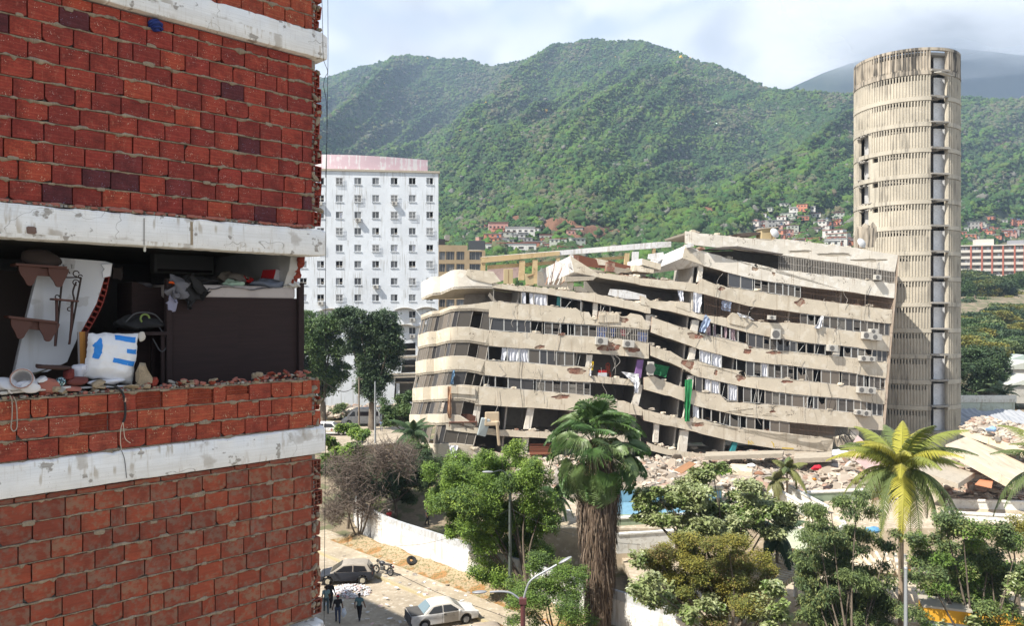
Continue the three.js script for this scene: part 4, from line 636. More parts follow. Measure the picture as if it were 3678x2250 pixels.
// ---- wreckage of the leaning block: roof frames, projecting balcony ends, debris on the slabs, hanging things
{
const pt = (f,q,back)=>{ const z = f === zA ? [1500 + q[0] / 1.6744,800 + q[1] / 1.6744] : f === zB ? [2300 + q[0] / 1.6747,800 + q[1] / 1.6747] : f === zC ? [1950 + q[0] / 3.767,850 + q[1] / 3.767] : [2450 + q[0] / 3.08,(f === zE ? 820 : 1200) + q[1] / 3.08];const [u,y] = P(z[0],z[1],back);return V(u,y,-back);};
const polyAt = (f,pts,back,thick,bevel = 0)=>{ const g = extr(pts.map(q=>{ const v = pt(f,q,back);return [v.x,v.y];}),thick,bevel);g.translate(0,0,-back - thick / 2);return g;};
const ochreP = std({ map: T.stucco,color: rgb(0.85,0.72,0.5),roughness: 0.95 }),whiteP = std({ map: T.wallW,color: rgb(0.95,0.96,1.0),roughness: 0.9 }),rustSheet = std({ map: T.rough,color: rgb(0.16,0.06,0.035),roughness: 0.95 }),yellowish = plain(0.44,0.35,0.20),wood = plain(0.20,0.075,0.035);
const whiteMetal0 = plain(0.7,0.69,0.66,0.5);
// long roof beam at the rear with its posts
const rb = part('roof_frame',LG);mesh('lintel',polyAt(zA,[[385,210],[860,172],[1430,122],[1520,118],[1520,150],[1430,158],[860,200],[385,248]],4.6,0.5),whiteP,rb);mesh('lintel_end',polyAt(zA,[[378,212],[855,176],[855,200],[380,246]],4.3,0.08),ochreP,rb);
mesh('lower_lintel',polyAt(zA,[[420,262],[1240,205],[1240,222],[420,285]],5.2,0.4),ochreP,rb);
for (const [x,y0,y1,w] of [[395,240,300,26],[628,232,350,34],[706,226,372,30],[845,215,260,20],[1258,188,262,26],[1308,180,260,38],[1420,160,250,16]]) mesh('post',polyAt(zA,[[x - w / 2,y0],[x + w / 2,y0],[x + w / 2 - 4,y1],[x - w / 2 - 4,y1]],4.6,0.45),x > 1290 && x < 1400 ? whiteP : ochreP,rb);
mesh('top_storey_wall',polyAt(zA,[[420,270],[620,255],[620,330],[480,360],[420,340]],6.4,0.25),std({ map: T.rough,color: rgb(0.42,0.32,0.31) }),rb);
mesh('top_storey_wall',polyAt(zA,[[720,300],[900,290],[900,400],[720,385]],6.6,0.25),innerM,rb);
// projecting balcony ends, their undersides in view
function balconyEnd(front,back,drop,thick,mat,label) {       // front: [x0,x1] top and bottom, going back and left
const b = part('balcony_end',LG),[a,c] = front,v = [];const off = V(back[0],drop,-back[1]);
const A0 = V(...a[0],0),A1 = V(...a[1],0),C0 = V(...c[0],0),C1 = V(...c[1],0),B0 = A0.clone().add(off),B1 = A1.clone().add(off);
const solid = (q,t)=>{ const n = q[1].clone().sub(q[0]).cross(q[3].clone().sub(q[0])).normalize().multiplyScalar(t),w = q.map(p=>p.clone().sub(n)),pos = [],f = (i,j,k,l)=>{ for (const p of [i,j,k,i,k,l]) pos.push(p.x,p.y,p.z);};f(q[0],q[1],q[2],q[3]);f(w[3],w[2],w[1],w[0]);for (let i = 0;i < 4;i++) f(q[(i + 1) % 4],q[i],w[i],w[(i + 1) % 4]);const g = new THREE.BufferGeometry();g.setAttribute('position',new THREE.Float32BufferAttribute(pos,3));g.computeVertexNormals();return uvm(g);};
mesh('left_panel',solid([B1,A1,A0,B0],0.14),mat,b);mesh('front_panel',solid([A1,C1,C0,A0],0.14),stuccoM,b);
const D0 = C1.clone().add(V(0,0,-back[1]));mesh('floor_slab',solid([B1,D0,C1,A1],0.2),mat,b);if (label) b.userData.label = label;
}
const zc = (x,y)=>zC([x,y]),zb = (x,y)=>zB([x,y]);
balconyEnd([[zc(372,270),zc(418,488)],[zc(760,520),zc(765,560)]],[-2.2,5.5],-1.1,0.2,whiteP);
balconyEnd([[zb(268,142),zb(252,216)],[zb(385,190),zb(385,262)]],[-3.0,6.0],-1.6,0.2,whiteP);
balconyEnd([[zc(1340,305),zc(1340,390)],[zc(1600,380),zc(1590,462)]],[-0.8,3.0],-0.2,0.2,whiteP);
// rusty fallen roof sheets and broken brick piers
mesh('rusty_roof_sheet',polyAt(zC,[[470,255],[660,300],[860,352],[850,440],[700,430],[500,400]],2.2,0.12),rustSheet,LG);mesh('rusty_roof_sheet',polyAt(zC,[[880,325],[1080,385],[1300,430],[1560,462],[1560,475],[1290,450],[1040,440],[900,400]],2.0,0.12),rustSheet,LG);
mesh('corrugated_roof',(()=>{ const g = polyAt(zB,[[380,168],[470,155],[560,150],[720,178],[830,196],[830,202],[700,188],[560,164],[470,170]],0.6,2.2);return g;})(),plain(0.10,0.085,0.075),LG);
mesh('brick_pier',polyAt(zC,[[360,262],[470,258],[478,430],[420,490],[350,420]],0.6,0.9),bareM,LG);mesh('brick_pier',polyAt(zC,[[860,355],[965,365],[955,490],[838,480]],0.3,0.7),bareM,LG);
mesh('plaster_face',polyAt(zC,[[368,256],[412,262],[412,455],[352,420]],0.12,0.04),whiteP,LG);
for (const [f,q,back,th,mat] of [[zC,[[1430,245],[1620,220],[1640,300],[1560,350],[1420,310]],3,0.4,whiteP],[zC,[[960,500],[1150,430],[1180,445],[1000,520]],1.2,0.15,slabM],[zC,[[1185,440],[1280,450],[1280,540],[1170,525]],2.5,0.2,std({ color: rgb(0.42,0.30,0.28) })],[zC,[[1290,455],[1390,470],[1385,560],[1290,540]],2.2,0.15,whiteP],[zC,[[330,640],[405,625],[415,660],[400,735],[325,730]],0.4,0.3,stuccoM],[zC,[[415,690],[510,680],[600,740],[590,765],[420,745]],0.5,0.3,stuccoM],[zA,[[300,285],[455,300],[500,360],[440,372],[330,345],[290,320]],0.1,0.35,stuccoM],[zA,[[395,305],[470,310],[470,350],[400,340]],0.02,0.1,bareM],[zE,[[30,190],[110,170],[120,210],[40,230]],0.1,0.6,whiteP]]) mesh('broken_wall',jitter(polyAt(f,q,back,th),0.12,1.5,q[0][0]),mat,LG);
for (const [a,b,c,d,bk,m] of [[[960,270],[1110,300],[1100,322],[950,300],1.5,slabM],[[1150,268],[1290,300],[1270,318],[1140,300],2.5,slabM],[[1060,225],[1200,250],[1210,272],[1070,262],3.2,stuccoM],[[1290,262],[1400,285],[1395,310],[1285,300],1.2,stuccoM],[[880,330],[1060,330],[1040,350],[870,360],1.0,slabM]]) mesh('tilted_slab',jitter(polyAt(zA,[a,b,c,d],bk,2.2),0.3,0.9,a[0]),m,LG);
// torn gaps: hanging plaster flaps and slabs below broken parapets
for (const [f,q,back,mat] of [[zC,[[750,1070],[1030,1060],[1030,1170],[750,1165]],-0.06,stuccoM],[zC,[[910,720],[1120,735],[1390,800],[1400,870],[1100,850],[880,800]],0.25,whiteP],[zC,[[1800,885],[1985,910],[1985,1030],[1790,960]],0.02,stuccoM],[zE,[[500,990],[560,940],[700,975],[760,1040],[700,1100],[520,1060]],-0.05,stuccoM],[zA,[[205,985],[345,1000],[345,1040],[200,1030]],-0.1,stuccoM]]) mesh('loose_panel',jitter(polyAt(f,q,back,0.12),0.08,2,q[0][0]),mat,LG);
// reinforcing bars, hoses and cables hanging down the face
const r = rng(2024);
for (let i = 0;i < 46;i++) { const right = i % 2,a = right ? zB([100 + r() * 1350,200 + r() * 800]) : zA([430 + r() * 930,420 + r() * 600]),L = 1.2 + r() * r() * 7,pts = [];for (let k = 0;k <= 4;k++) pts.push(V(a[0] + (fbm(k * 0.7,i,3,2) - 0.5) * 1.2 - k * 0.05 * L * 0.1,a[1] - L * k / 4,0.06 + r() * 0.12));mesh('hanging_cable',tube(pts,0.012 + r() * 0.012,12,4),r() < 0.6 ? plain(0.45,0.42,0.38) : plain(0.02,0.02,0.02),LG);}
for (let i = 0;i < 26;i++) { const b = ['L1','L3','R3','R4','R5','R6','R7','R2','S0'][i % 9],tp = bands[b].top,u = lerp(tp[0][0],tp[tp.length - 1][0],r()),y = lineAt(tp,u);const p = V(u,y,-0.1);mesh('bent_bar',tube([p,p.clone().add(V((r() - 0.5) * 0.5,0.3,0.2)),p.clone().add(V((r() - 0.5) * 1.4,0.2 - r() * 0.8,0.5 + r() * 0.4))],0.016,8,4),rust,LG);}
// broken bits along the edges of the floors
const names = Object.keys(bands),gm = [[],[],[]];
for (let i = 0;i < 620;i++) { const b = bands[names[Math.floor(r() * names.length)]],tp = b.top,u = lerp(tp[0][0],tp[tp.length - 1][0],r()),k = 0.06 + Math.pow(r(),5) * 0.4;gm[r() < 0.2 ? 1 : r() < 0.5 ? 0 : 2].push(jitter(rockGeo(i,k * 2,k * 0.8,k),k * 0.5,6,i).translate(u,lineAt(tp,u) + k * 0.3,-0.1 - r() * 0.5));}
gm.forEach((g,k)=>stuff(mesh('edge_rubble',merge(g),[slabM,bareM,stuccoM][k],LG)));
for (let i = 0;i < 520;i++) { const S0 = [bands.S0,bands.R2,bands.L5,bands.L6,bands.R8][i % 5],tp = S0.top,t = S0 === bands.R2 ? r() * 0.24 : r(),u = lerp(tp[0][0],tp[tp.length - 1][0],t),k = 0.07 + Math.pow(r(),4) * 0.4;gm[i % 5 === 1 ? 1 : i % 2 ? 0 : 2].push(jitter(rockGeo(i + 900,k * 2.2,k * 0.7,k * 1.4),k * 0.5,5,i).translate(u,lineAt(tp,u) + k * 0.25,-0.2 - r() * 3.5));}
gm.forEach((g,k)=>stuff(mesh('slab_rubble',merge(g.slice(-100)),[slabM,bareM,stuccoM][k],LG)));
// furniture and household things left hanging on the edges
const hold = (name,label,cat,f,q,back,make)=>{ const v = pt(f,q,back).applyMatrix4(LG.matrixWorld),G = thing(name,label,cat,v,L_ang);make(G);return G;};
hold('cabinet','tall yellow cabinet standing on the open top floor','cabinet',zA,[545,372],0.6,(G)=>{ mesh('carcass',rbox(0.95,1.55,0.5,0.03,0,0.77,0),yellowish,G);mesh('door_leaf',box(0.03,1.4,0.02,0,0.77,0.26),wood,G);});
hold('cabinet','broken yellow cabinet right of the tall one on the open top floor','cabinet',zA,[672,380],0.5,(G)=>{ mesh('carcass',jitter(box(0.75,1.2,0.4,0,0.6,0),0.2,2,5),yellowish,G);mesh('shelf',box(0.8,0.05,0.4,0.15,1.0,0.1,0,0,0.3),wood,G);});
hold('scrap_heap','heap of bent white window frames on the top floor edge','scrap',zA,[805,378],0.2,(G)=>{ for (let i = 0;i < 7;i++) { const a = -0.9 + i * 0.28,L = 1.6 + (i % 3) * 0.7,c = V(-0.6 + i * 0.25,0,0.1 * (i % 2));const e = c.clone().add(V(Math.sin(a) * 0.5 + 0.6,Math.cos(a) * L * 0.8,0));mesh('frame_bar',bar(c,e,0.05,4),i % 2 ? whiteMetal0 : plain(0.45,0.25,0.16),G);} mesh('window_frame',merge([box(0.07,1.9,0.06,-0.4,1.6,0),box(0.07,1.9,0.06,0.3,1.6,0),box(0.7,0.07,0.06,-0.05,2.5,0),box(0.7,0.07,0.06,-0.05,1.6,0),box(0.7,0.07,0.06,-0.05,0.7,0)]).rotateZ(-0.35),whiteMetal0,G);});
hold('dining_chair','red dining chair in the open storey beside the purple column','chair',zA,[1146,935],1.1,(G)=>{ const m = plain(0.38,0.06,0.02);mesh('seat',box(0.5,0.06,0.5,0,0.5,0),m,G);mesh('backrest',merge([box(0.07,0.8,0.06,-0.2,0.95,-0.2),box(0.07,0.8,0.06,0.2,0.95,-0.2),xf(new THREE.TorusGeometry(0.2,0.04,6,14,Math.PI),0,1.3,-0.2),box(0.14,0.7,0.04,0,0.9,-0.2)]),m,G);for (const [x,z] of [[-0.2,-0.2],[0.2,-0.2],[-0.2,0.2],[0.2,0.2]]) mesh('leg',box(0.06,0.5,0.06,x,0.25,z),m,G);});
hold('storage_box','white and red boxes stacked in the open storey left of the red chair','box',zA,[1108,935],1.0,(G)=>{ mesh('lower_box',rbox(1.0,0.5,0.6,0.04,0,0.25,0),plain(0.6,0.6,0.62),G);mesh('upper_box',rbox(0.9,0.3,0.6,0.04,0.02,0.66,0),plain(0.45,0.02,0.02),G);});
hold('wooden_bench','carved dark wooden bench perched in the open left storey','bench',zA,[272,1225],0.4,(G)=>{ G.scale.setScalar(0.72);mesh('backrest',extr([[-2,0.6],[2,0.6],[2,1.3],[1.2,1.6],[0,1.75],[-1.2,1.6],[-2,1.3]],0.1,0.02),plain(0.10,0.04,0.022),G);mesh('seat',box(4,0.12,0.8,0,0.6,0.45),plain(0.13,0.05,0.03),G);for (const x of [-1.9,0,1.9]) mesh('leg',box(0.12,0.6,0.12,x,0.3,0.75),plain(0.10,0.04,0.022),G);});
hold('wooden_bench','brown slatted bench on the lowest open floor beside the fan palm','bench',zA,[738,1425],0.3,(G)=>{ const m = plain(0.17,0.06,0.03);for (let i = 0;i < 4;i++) mesh('slat',box(2.3,0.2,0.07,0,0.75 + i * 0.25,-0.1),m,G);mesh('seat',box(2.3,0.1,0.7,0,0.6,0.3),m,G);for (const x of [-1,1]) mesh('leg',box(0.1,0.6,0.6,x,0.3,0.3),m,G);});
hold('armchair','cream armchair hanging over the edge of the lower left floor','armchair',zA,[450,1246],-0.1,(G)=>{ const m = plain(0.45,0.36,0.25);mesh('seat',rbox(1.5,0.45,0.9,0.12,0,0.6,0),m,G);mesh('backrest',rbox(1.5,1.3,0.35,0.12,0,1.1,-0.4),m,G);mesh('arm',rbox(0.3,2.6,0.5,0.1,0.55,-0.4,0.3,0.1,0,0.1),m,G);mesh('arm',rbox(0.3,0.8,0.9,0.1,-0.7,0.8,0),m,G);});
hold('mattress','pale blue mattress bent over the lower left floor edge','mattress',zA,[398,1246],-0.15,(G)=>mesh('mattress',jitter(rbox(0.9,1.9,0.25,0.1,0,0.2,0.1,0.2,0,-0.25,3),0.25,1.4,4),plain(0.38,0.43,0.44),G));
// cloth hanging out: real sheets with folds
const cloth = (label,f,a,b,c,d,mat,back = -0.12,seed = 1,name = 'hanging_cloth')=>{ const A = pt(f,a,back),B = pt(f,b,back),C = pt(f,c,back),E = pt(f,d,back),n = 14,m = 18,pos = [],idx = [];for (let j = 0;j <= m;j++) for (let i = 0;i <= n;i++) { const u = i / n,v = j / m,p = A.clone().lerp(B,u).lerp(E.clone().lerp(C,u),v);p.z += Math.sin(u * 12 + fbm(u * 3,v * 2,seed,2) * 4) * 0.10 * (0.3 + v) + (fbm(u * 4,v * 5,seed + 4,3) - 0.5) * 0.3;p.x += (fbm(v * 4,u * 2,seed + 8,3) - 0.5) * 0.3 * v;pos.push(p.x,p.y,p.z);} for (let j = 0;j < m;j++) for (let i = 0;i < n;i++) { const q = j * (n + 1) + i;idx.push(q,q + n + 1,q + 1,q + 1,q + n + 1,q + n + 2);} const g = new THREE.BufferGeometry();g.setAttribute('position',new THREE.Float32BufferAttribute(pos,3));g.setIndex(idx);g.computeVertexNormals();g.applyMatrix4(LG.matrixWorld);const c0 = g.boundingBox;g.computeBoundingBox();const o = V(0,0,0);g.boundingBox.getCenter(o);o.y = g.boundingBox.min.y;g.translate(-o.x,-o.y,-o.z);const mm = single(name,g,mat,label,'cloth');mm.position.copy(o);return mm;};
const greenC = std({ color: rgb(0.015,0.20,0.06),roughness: 0.9,side: THREE.DoubleSide }),tan = std({ color: rgb(0.5,0.30,0.18),roughness: 1,side: THREE.DoubleSide }),stripe = std({ roughness: 1,side: THREE.DoubleSide,map: tex(64,64,1,1,(u,v)=>(Math.floor(u * 8) % 2 ? [0.6,0.62,0.66] : [0.12,0.2,0.4])) });
cloth('long green curtain hanging down at the fold of the block',zB,[268,950],[312,945],[292,1200],[262,1200],greenC,-0.15,3);
cloth('dark green curtain inside the open storey by the fold',zB,[75,850],[175,870],[150,935],[70,915],curtainG,0.8,5);
cloth('white sheet spilling from the open storey beside the purple column',zA,[1222,900],[1330,915],[1325,1000],[1298,965],whiteCloth,-0.15,7);
cloth('grey-white drape hanging down the column below the spilled sheet',zA,[1298,960],[1332,965],[1322,1030],[1300,1028],curtainW,-0.2,9);
cloth('white curtain blown out left of the grey shutters',zA,[1035,850],[1058,840],[1045,935],[1028,920],whiteCloth,-0.1,11);
cloth('blue striped sheet dangling in the upper right storey',zB,[390,555],[422,590],[385,665],[345,660],stripe,-0.25,13);
cloth('white striped cloth lying over a broken parapet',zB,[580,545],[660,572],[680,590],[590,570],whiteCloth,-0.2,15);
cloth('white towel hanging from a louvred window at the right',zB,[1085,565],[1098,565],[1085,640],[1042,640],whiteCloth,-0.2,17);
cloth('blue patterned cloth behind the bars of the upper right storey',zB,[488,470],[545,475],[542,538],[485,530],stripe,0.12,19);
cloth('blue tarpaulin behind the balcony bars',zA,[1080,630],[1138,635],[1130,700],[1078,695],blueSheet,0.35,21);
cloth('second blue tarpaulin at the end of the barred balcony',zA,[1322,660],[1380,668],[1372,722],[1318,712],blueSheet,0.35,23);
cloth('pink clothes on the barred balcony',zA,[1218,645],[1252,650],[1245,690],[1225,680],redCloth,0.3,25);
cloth('blue jeans drying on the barred balcony',zA,[1155,640],[1190,640],[1185,690],[1160,690],blueSheet,0.4,27);
cloth('orange curtain blowing out of the left end bay',zA,[180,990],[205,990],[198,1180],[182,1180],tan,-0.1,29);
cloth('blue cloth at the glazed corner of the left end',zA,[212,892],[226,892],[212,975],[196,975],std({ color: rgb(0.2,0.34,0.5),roughness: 1,side: THREE.DoubleSide }),-0.1,31);
cloth('white laundry hung on the lowest left balcony',zA,[188,1342],[245,1345],[228,1415],[205,1415],whiteCloth,-0.15,33);
cloth('pale curtain left in the upper fold storey',zB,[222,405],[258,405],[255,478],[232,478],curtainW,0.1,35);
cloth('torn white curtain in the upper fold storey',zB,[318,418],[372,425],[355,548],[312,540],curtainW,0.05,37);
cloth('yellow and white flag-like cloth at the edge of the open storey',zA,[1046,840],[1058,838],[1052,890],[1036,890],std({ color: rgb(0.6,0.42,0.02),roughness: 1,side: THREE.DoubleSide }),-0.16,39);
// air conditioners on the face
const ac = (f,q,w = 1,h = 0.7,t = -0.06)=>{ const v = f(q);acUnit(LG,v[0],v[1],0.32,w,h,0.55,t);};
for (const [x,y,w,h] of [[1100,715,1.3,0.8],[1262,732,1.2,0.75]]) ac(zA,[x,y],w,h);
for (const [x,y,w,h] of [[1345,682,0.9,0.8],[1388,658,0.9,0.55],[1400,692,1.3,0.7],[1330,820,1.0,0.6],[1375,823,0.8,0.55],[1318,1008,1.0,0.7],[1372,1012,1.0,0.7],[1300,1142,0.8,0.55],[1345,1148,0.9,0.6],[1412,335,0.7,0.55],[805,675,0.9,1.1],[780,575,0.8,0.45],[1142,758,1.1,0.7],[55,880,0.6,1.4]]) ac(zB,[x,y],w,h);
// dishes and tanks on the roof of the right half
for (const [x,y,lab] of [[790,92,'grey satellite dish on the roof of the leaning block'],[1310,152,'white satellite dish near the tower on the leaning block']]) hold('satellite_dish',lab,'satellite dish',zB,[x,y + 10],1.5,(G)=>{ mesh('dish',xf(new THREE.SphereGeometry(0.75,18,8,0,6.3,0,0.9),0,0.45,0,1.2,0.3,0),plain(0.5,0.51,0.52),G);mesh('mast',bar(V(0,-0.4,0),V(0,0.9,0),0.05),rust,G);});
hold('roof_hut','yellow water-tank hut on the roof of the leaning block','hut',zB,[755,118],2.5,(G)=>{ mesh('wall',rbox(1.7,1.6,1.5,0.05,0,0.6,0),yellowish,G);mesh('cover',box(2.0,0.12,1.8,0,1.45,0,0,0,0.1),slabM,G);});
mesh('collapsed_roof_plate',polyAt(zB,[[560,76],[640,68],[735,66],[650,92],[580,90]],3,2.0),plain(0.08,0.06,0.05),LG);
{ const g = extr([zB([275,62]),zB([540,88]),zB([790,116]),zB([815,104]),zB([1300,160]),zB([1545,200]),zB([1545,212]),zB([1300,172]),zB([820,116]),zB([280,74])],7.5);g.translate(0,0,-7.7);mesh('roof_slab',uvm(g),slabM,LG);}
// twisted grille and rubble where the right foot was crushed
{ const gs = [];for (let i = 0;i < 34;i++) { const a = zB([1165 + r() * 90,1240 + r() * 60]);gs.push(bar(V(a[0],a[1],0.1 + r() * 0.3),V(a[0] + (r() - 0.3) * 1.6,a[1] - 0.6 - r() * 1.4,0.2 + r() * 0.6),0.022,4));} stuff(mesh('twisted_grille',merge(gs),ironM,LG));}
mesh('fallen_panel',jitter(polyAt(zB,[[1165,1300],[1230,1280],[1330,1340],[1340,1362],[1180,1350]],0.1,0.5),0.2,1.2,3),stuccoM,LG);
// yellow spray marks on the lowest band
for (const [x,y,w] of [[650,1327,12],[660,1330,8],[672,1326,8],[795,1330,14],[800,1345,10]]) { const v = zB([x,y]);mesh('spray_mark',box(0.08,0.45,0.006,v[0],v[1],0.01,0,0,(w % 3) * 0.4),plain(0.6,0.42,0.03),LG);}
{ const a = zB([850,1358]),b = zB([920,1366]);mesh('spray_mark',box(b[0] - a[0],0.12,0.006,(a[0] + b[0]) / 2,(a[1] + b[1]) / 2,0.01,0,0,-0.06),plain(0.6,0.42,0.03),LG);}
}

// ================================================================= hills: one sheet that rises from the town to the ridge
const ridgePts = [[-900,330],[200,340],[900,300],[1174,284],[1260,257],[1364,229],[1411,215],[1530,223],[1664,214],[1759,240],[1862,225],[1941,198],[2020,178],[2084,150],[2131,142],[2195,150],[2266,150],[2337,162],[2416,186],[2495,222],[2574,249],[2653,281],[2740,325],[2830,328],[2950,335],[3060,342],[3250,345],[3450,352],[3560,362],[3678,362],[4300,380],[5200,420]];
const ridgeR = [[-900,2300],[1000,2400],[1600,2350],[1850,2050],[2130,1900],[2500,1800],[2740,1550],[2900,1350],[3678,1350],[5200,1500]];
const interp = (pts,x)=>{ if (x <= pts[0][0]) return pts[0][1];for (let i = 1;i < pts.length;i++) if (x <= pts[i][0]) { const t = (x - pts[i - 1][0]) / (pts[i][0] - pts[i - 1][0]);return lerp(pts[i - 1][1],pts[i][1],t);} return pts[pts.length - 1][1];};
const R0f = (px)=>lerp(300,425,sstep(3250,3460,px)),baseH = (r)=>27 + Math.max(0,r - 310) * 0.09;
function hillPoint(px,t) {                                    // t: 0 at the foot, 1 on the ridge, beyond 1 over the back
const Rr = interp(ridgeR,px),R0 = R0f(px),e0 = (baseH(R0) - EYE) / R0,e1 = (CY - interp(ridgePts,px)) / F;
const tt = Math.min(t,1),s = Math.pow(tt,1.35);
let r = lerp(R0,Rr,s),e = e0 + (e1 - e0) * (0.12 * tt + 0.88 * Math.pow(tt,0.98));
if (px > 2300 && px < 2900) e += 0;
const q = px - 950 * tt,fall = Math.pow(Math.sin(Math.PI * clamp(tt,0,1)),0.7);
const sp = ridged(q / 420 + 3,tt * 1.1 + 1,611,4) - 0.62,sp2 = ridged(q / 130 + 9,tt * 3.2,621,3) - 0.6,sp3 = fbm(px / 60,tt * 9,631,3) - 0.5;
let h = EYE + e * r + fall * (sp * 380 + sp2 * 110) * (0.25 + 0.75 * s) * (r / 1900 + 0.25) + sp3 * 8 * fall;
const az = (px - CX) / F;let d = r;
if (t > 1) { d = r * (1 + (t - 1) * 0.8);h -= (t - 1) * 900;}
return V(az * d,h,-d);
}
T.soil = tex(512,512,60,60,(u,v)=>{ const a = fbm(u * 8,v * 8,641,5,8),b = fbm(u * 26,v * 26,651,4,26);return mix3([0.035,0.06,0.022],[0.075,0.085,0.04],clamp(a * 0.6 + b * 0.5));});
{
const nx = 260,nt = 120,pos = [],idx = [],uv = [];
for (let j = 0;j <= nt;j++) for (let i = 0;i <= nx;i++) { const p = hillPoint(lerp(-900,5200,i / nx),j / nt * 1.25);pos.push(p.x,p.y - 1.2,p.z);uv.push(p.x,p.z);}
for (let j = 0;j < nt;j++) for (let i = 0;i < nx;i++) { const a = j * (nx + 1) + i;idx.push(a,a + 1,a + nx + 1,a + 1,a + nx + 2,a + nx + 1);}
const g = new THREE.BufferGeometry();g.setAttribute('position',new THREE.Float32BufferAttribute(pos,3));g.setAttribute('uv',new THREE.Float32BufferAttribute(uv,2));g.setIndex(idx);g.computeVertexNormals();
struct('hillside',g,std({ map: T.soil,roughness: 1 }));
}
// far mountain that goes up into the cloud, on the right
{
const nx = 110,nt = 60,pos = [],idx = [],uv = [];
const prof = [[1900,620],[2400,560],[2740,330],[2850,275],[2960,225],[3060,190],[3180,160],[3280,140],[3400,135],[3560,150],[3678,165],[4000,120],[4500,200],[5200,300]];
for (let j = 0;j <= nt;j++) for (let i = 0;i <= nx;i++) { const px = lerp(1900,5200,i / nx),t = j / nt * 1.2,tt = Math.min(t,1),r = lerp(2200,2950,tt),e1 = (CY - interp(prof,px)) / F,sp = ridged(px / 300 + tt * 1.5,tt * 1.6,661,5) - 0.6,sp2 = ridged(px / 90 - tt * 2,tt * 4,671,4) - 0.6;let h = EYE + r * e1 * Math.pow(tt,0.9) + Math.sin(Math.PI * tt) * (sp * 230 + sp2 * 80) - 40;if (t > 1) h -= (t - 1) * 2000;const az = (px - CX) / F;pos.push(az * r,h,-r * (1 + Math.max(0,t - 1) * 0.3));uv.push(az * r,r);}
for (let j = 0;j < nt;j++) for (let i = 0;i < nx;i++) { const a = j * (nx + 1) + i;idx.push(a,a + 1,a + nx + 1,a + 1,a + nx + 2,a + nx + 1);}
const g = new THREE.BufferGeometry();g.setAttribute('position',new THREE.Float32BufferAttribute(pos,3));g.setAttribute('uv',new THREE.Float32BufferAttribute(uv,2));g.setIndex(idx);g.computeVertexNormals();
T.farSoil = tex(512,512,900,900,(u,v)=>{ const a = fbm(u * 8,v * 8,643,5,8),b = fbm(u * 60,v * 60,653,3,60);return mix3([0.02,0.045,0.02],[0.07,0.09,0.045],clamp((a - 0.2) * 0.8 + (b - 0.3) * 0.9));});
struct('far_mountain',g,std({ map: T.farSoil,roughness: 1 }));
}
// woods on the hill
function lumpGeo(seed,det,amp) { let g = new THREE.IcosahedronGeometry(0.5,det);g.deleteAttribute('uv');g.deleteAttribute('normal');g = mergeVertices(g);const p = g.attributes.position;for (let i = 0;i < p.count;i++) { const x = p.getX(i),y = p.getY(i),z = p.getZ(i),k = 1 + (hash2(i,5,seed) - 0.5) * amp + (vnoise(x * 5 + 9,y * 5 + z * 4,seed) - 0.5) * amp * 1.1;p.setXYZ(i,x * k,(y * k + 0.28) * 0.85,z * k);} g.computeVertexNormals();return g;}
const redSoil = [[1720,2150,770,815],[2740,2830,715,745],[2330,2620,745,775],[1950,2300,800,870],[3555,3640,500,560]];
const townMask = (px,py)=>{ let m = 0;for (const [a,b,c,d] of [[1720,2120,812,905],[2690,3080,742,905],[3440,3700,755,870]]) { const cx = (a + b) / 2,cy = (c + d) / 2,q = Math.hypot((px - cx) / ((b - a) / 2),(py - cy) / ((d - c) / 2));m = Math.max(m,1 - sstep(0.75,1.15,q));} return m;};
{
const r = rng(4242),N = 330000,per = [[],[],[],[]];
for (let i = 0;i < N;i++) {
const px = lerp(-250,4100,r()),t = Math.pow(r(),0.92) * 1.03;
const c = hillPoint(px,t),d = -c.z,py = CY - (c.y - EYE) / d * F;
if (px < 900 && r() < 0.6) continue;
let keep = 1;const tm = townMask(px,py);keep -= tm * 0.9;
const rs = fbm(px / 70,py / 22,681,4);for (const [a,b,c0,c1] of redSoil) if (px > a && px < b && py > c0 && py < c1 && rs > 0.44) keep -= 0.85;
if (r() > keep) continue;
const dry = fbm(px / 130 + 4,py / 60,691,4),br = fbm(px / 45,py / 25,701,3),val = r();
const size = (2.9 + r() * r() * r() * 7.0) * (0.62 + 0.62 * d / 1900);
// dry grey-brown woods, fresh green, dark green
let col = dry > 0.58 && val < 0.5 ? [0.085 + r() * 0.03,0.095 + r() * 0.03,0.055] : br > 0.52 ? [0.055 + r() * 0.025,0.105 + r() * 0.035,0.02] : [0.03 + r() * 0.018,0.068 + r() * 0.028,0.02];
if (r() < 0.02) col = [0.14,0.14,0.115];if (r() < 0.0006 && py < 480) col = [0.6,0.36,0.02];
per[Math.floor(r() * 4)].push([c,size,r() * 6.3,col,0.75 + r() * 0.6]);
}
const leafM = std({ roughness: 1 });
const gs = [lumpGeo(1,2,0.75),lumpGeo(2,2,0.9),lumpGeo(3,2,0.7),lumpGeo(4,2,1.0)];
const q = new THREE.Quaternion(),up = V(0,1,0),cc = new THREE.Color();
per.forEach((list,k)=>{
const im = new THREE.InstancedMesh(gs[k],leafM,list.length);im.name = numbered('hillside_woods');im.castShadow = im.receiveShadow = true;
list.forEach(([c,s,a,col,sy],i)=>{ im.setMatrixAt(i,M4.compose(c,q.setFromAxisAngle(up,a),V(s,s * sy,s)));im.setColorAt(i,cc.setRGB(...col));});
im.userData = { label: ['dense green woodland covering the hillside behind the town','dry grey-green woodland on the hillside','scrub and small trees on the hillside','mixed dark trees on the hillside slopes'][k],category: 'woodland',kind: 'stuff' };scene.add(im);
});
}
scene.fog = new THREE.FogExp2(new THREE.Color(0.55,0.72,1.0),0.00021);

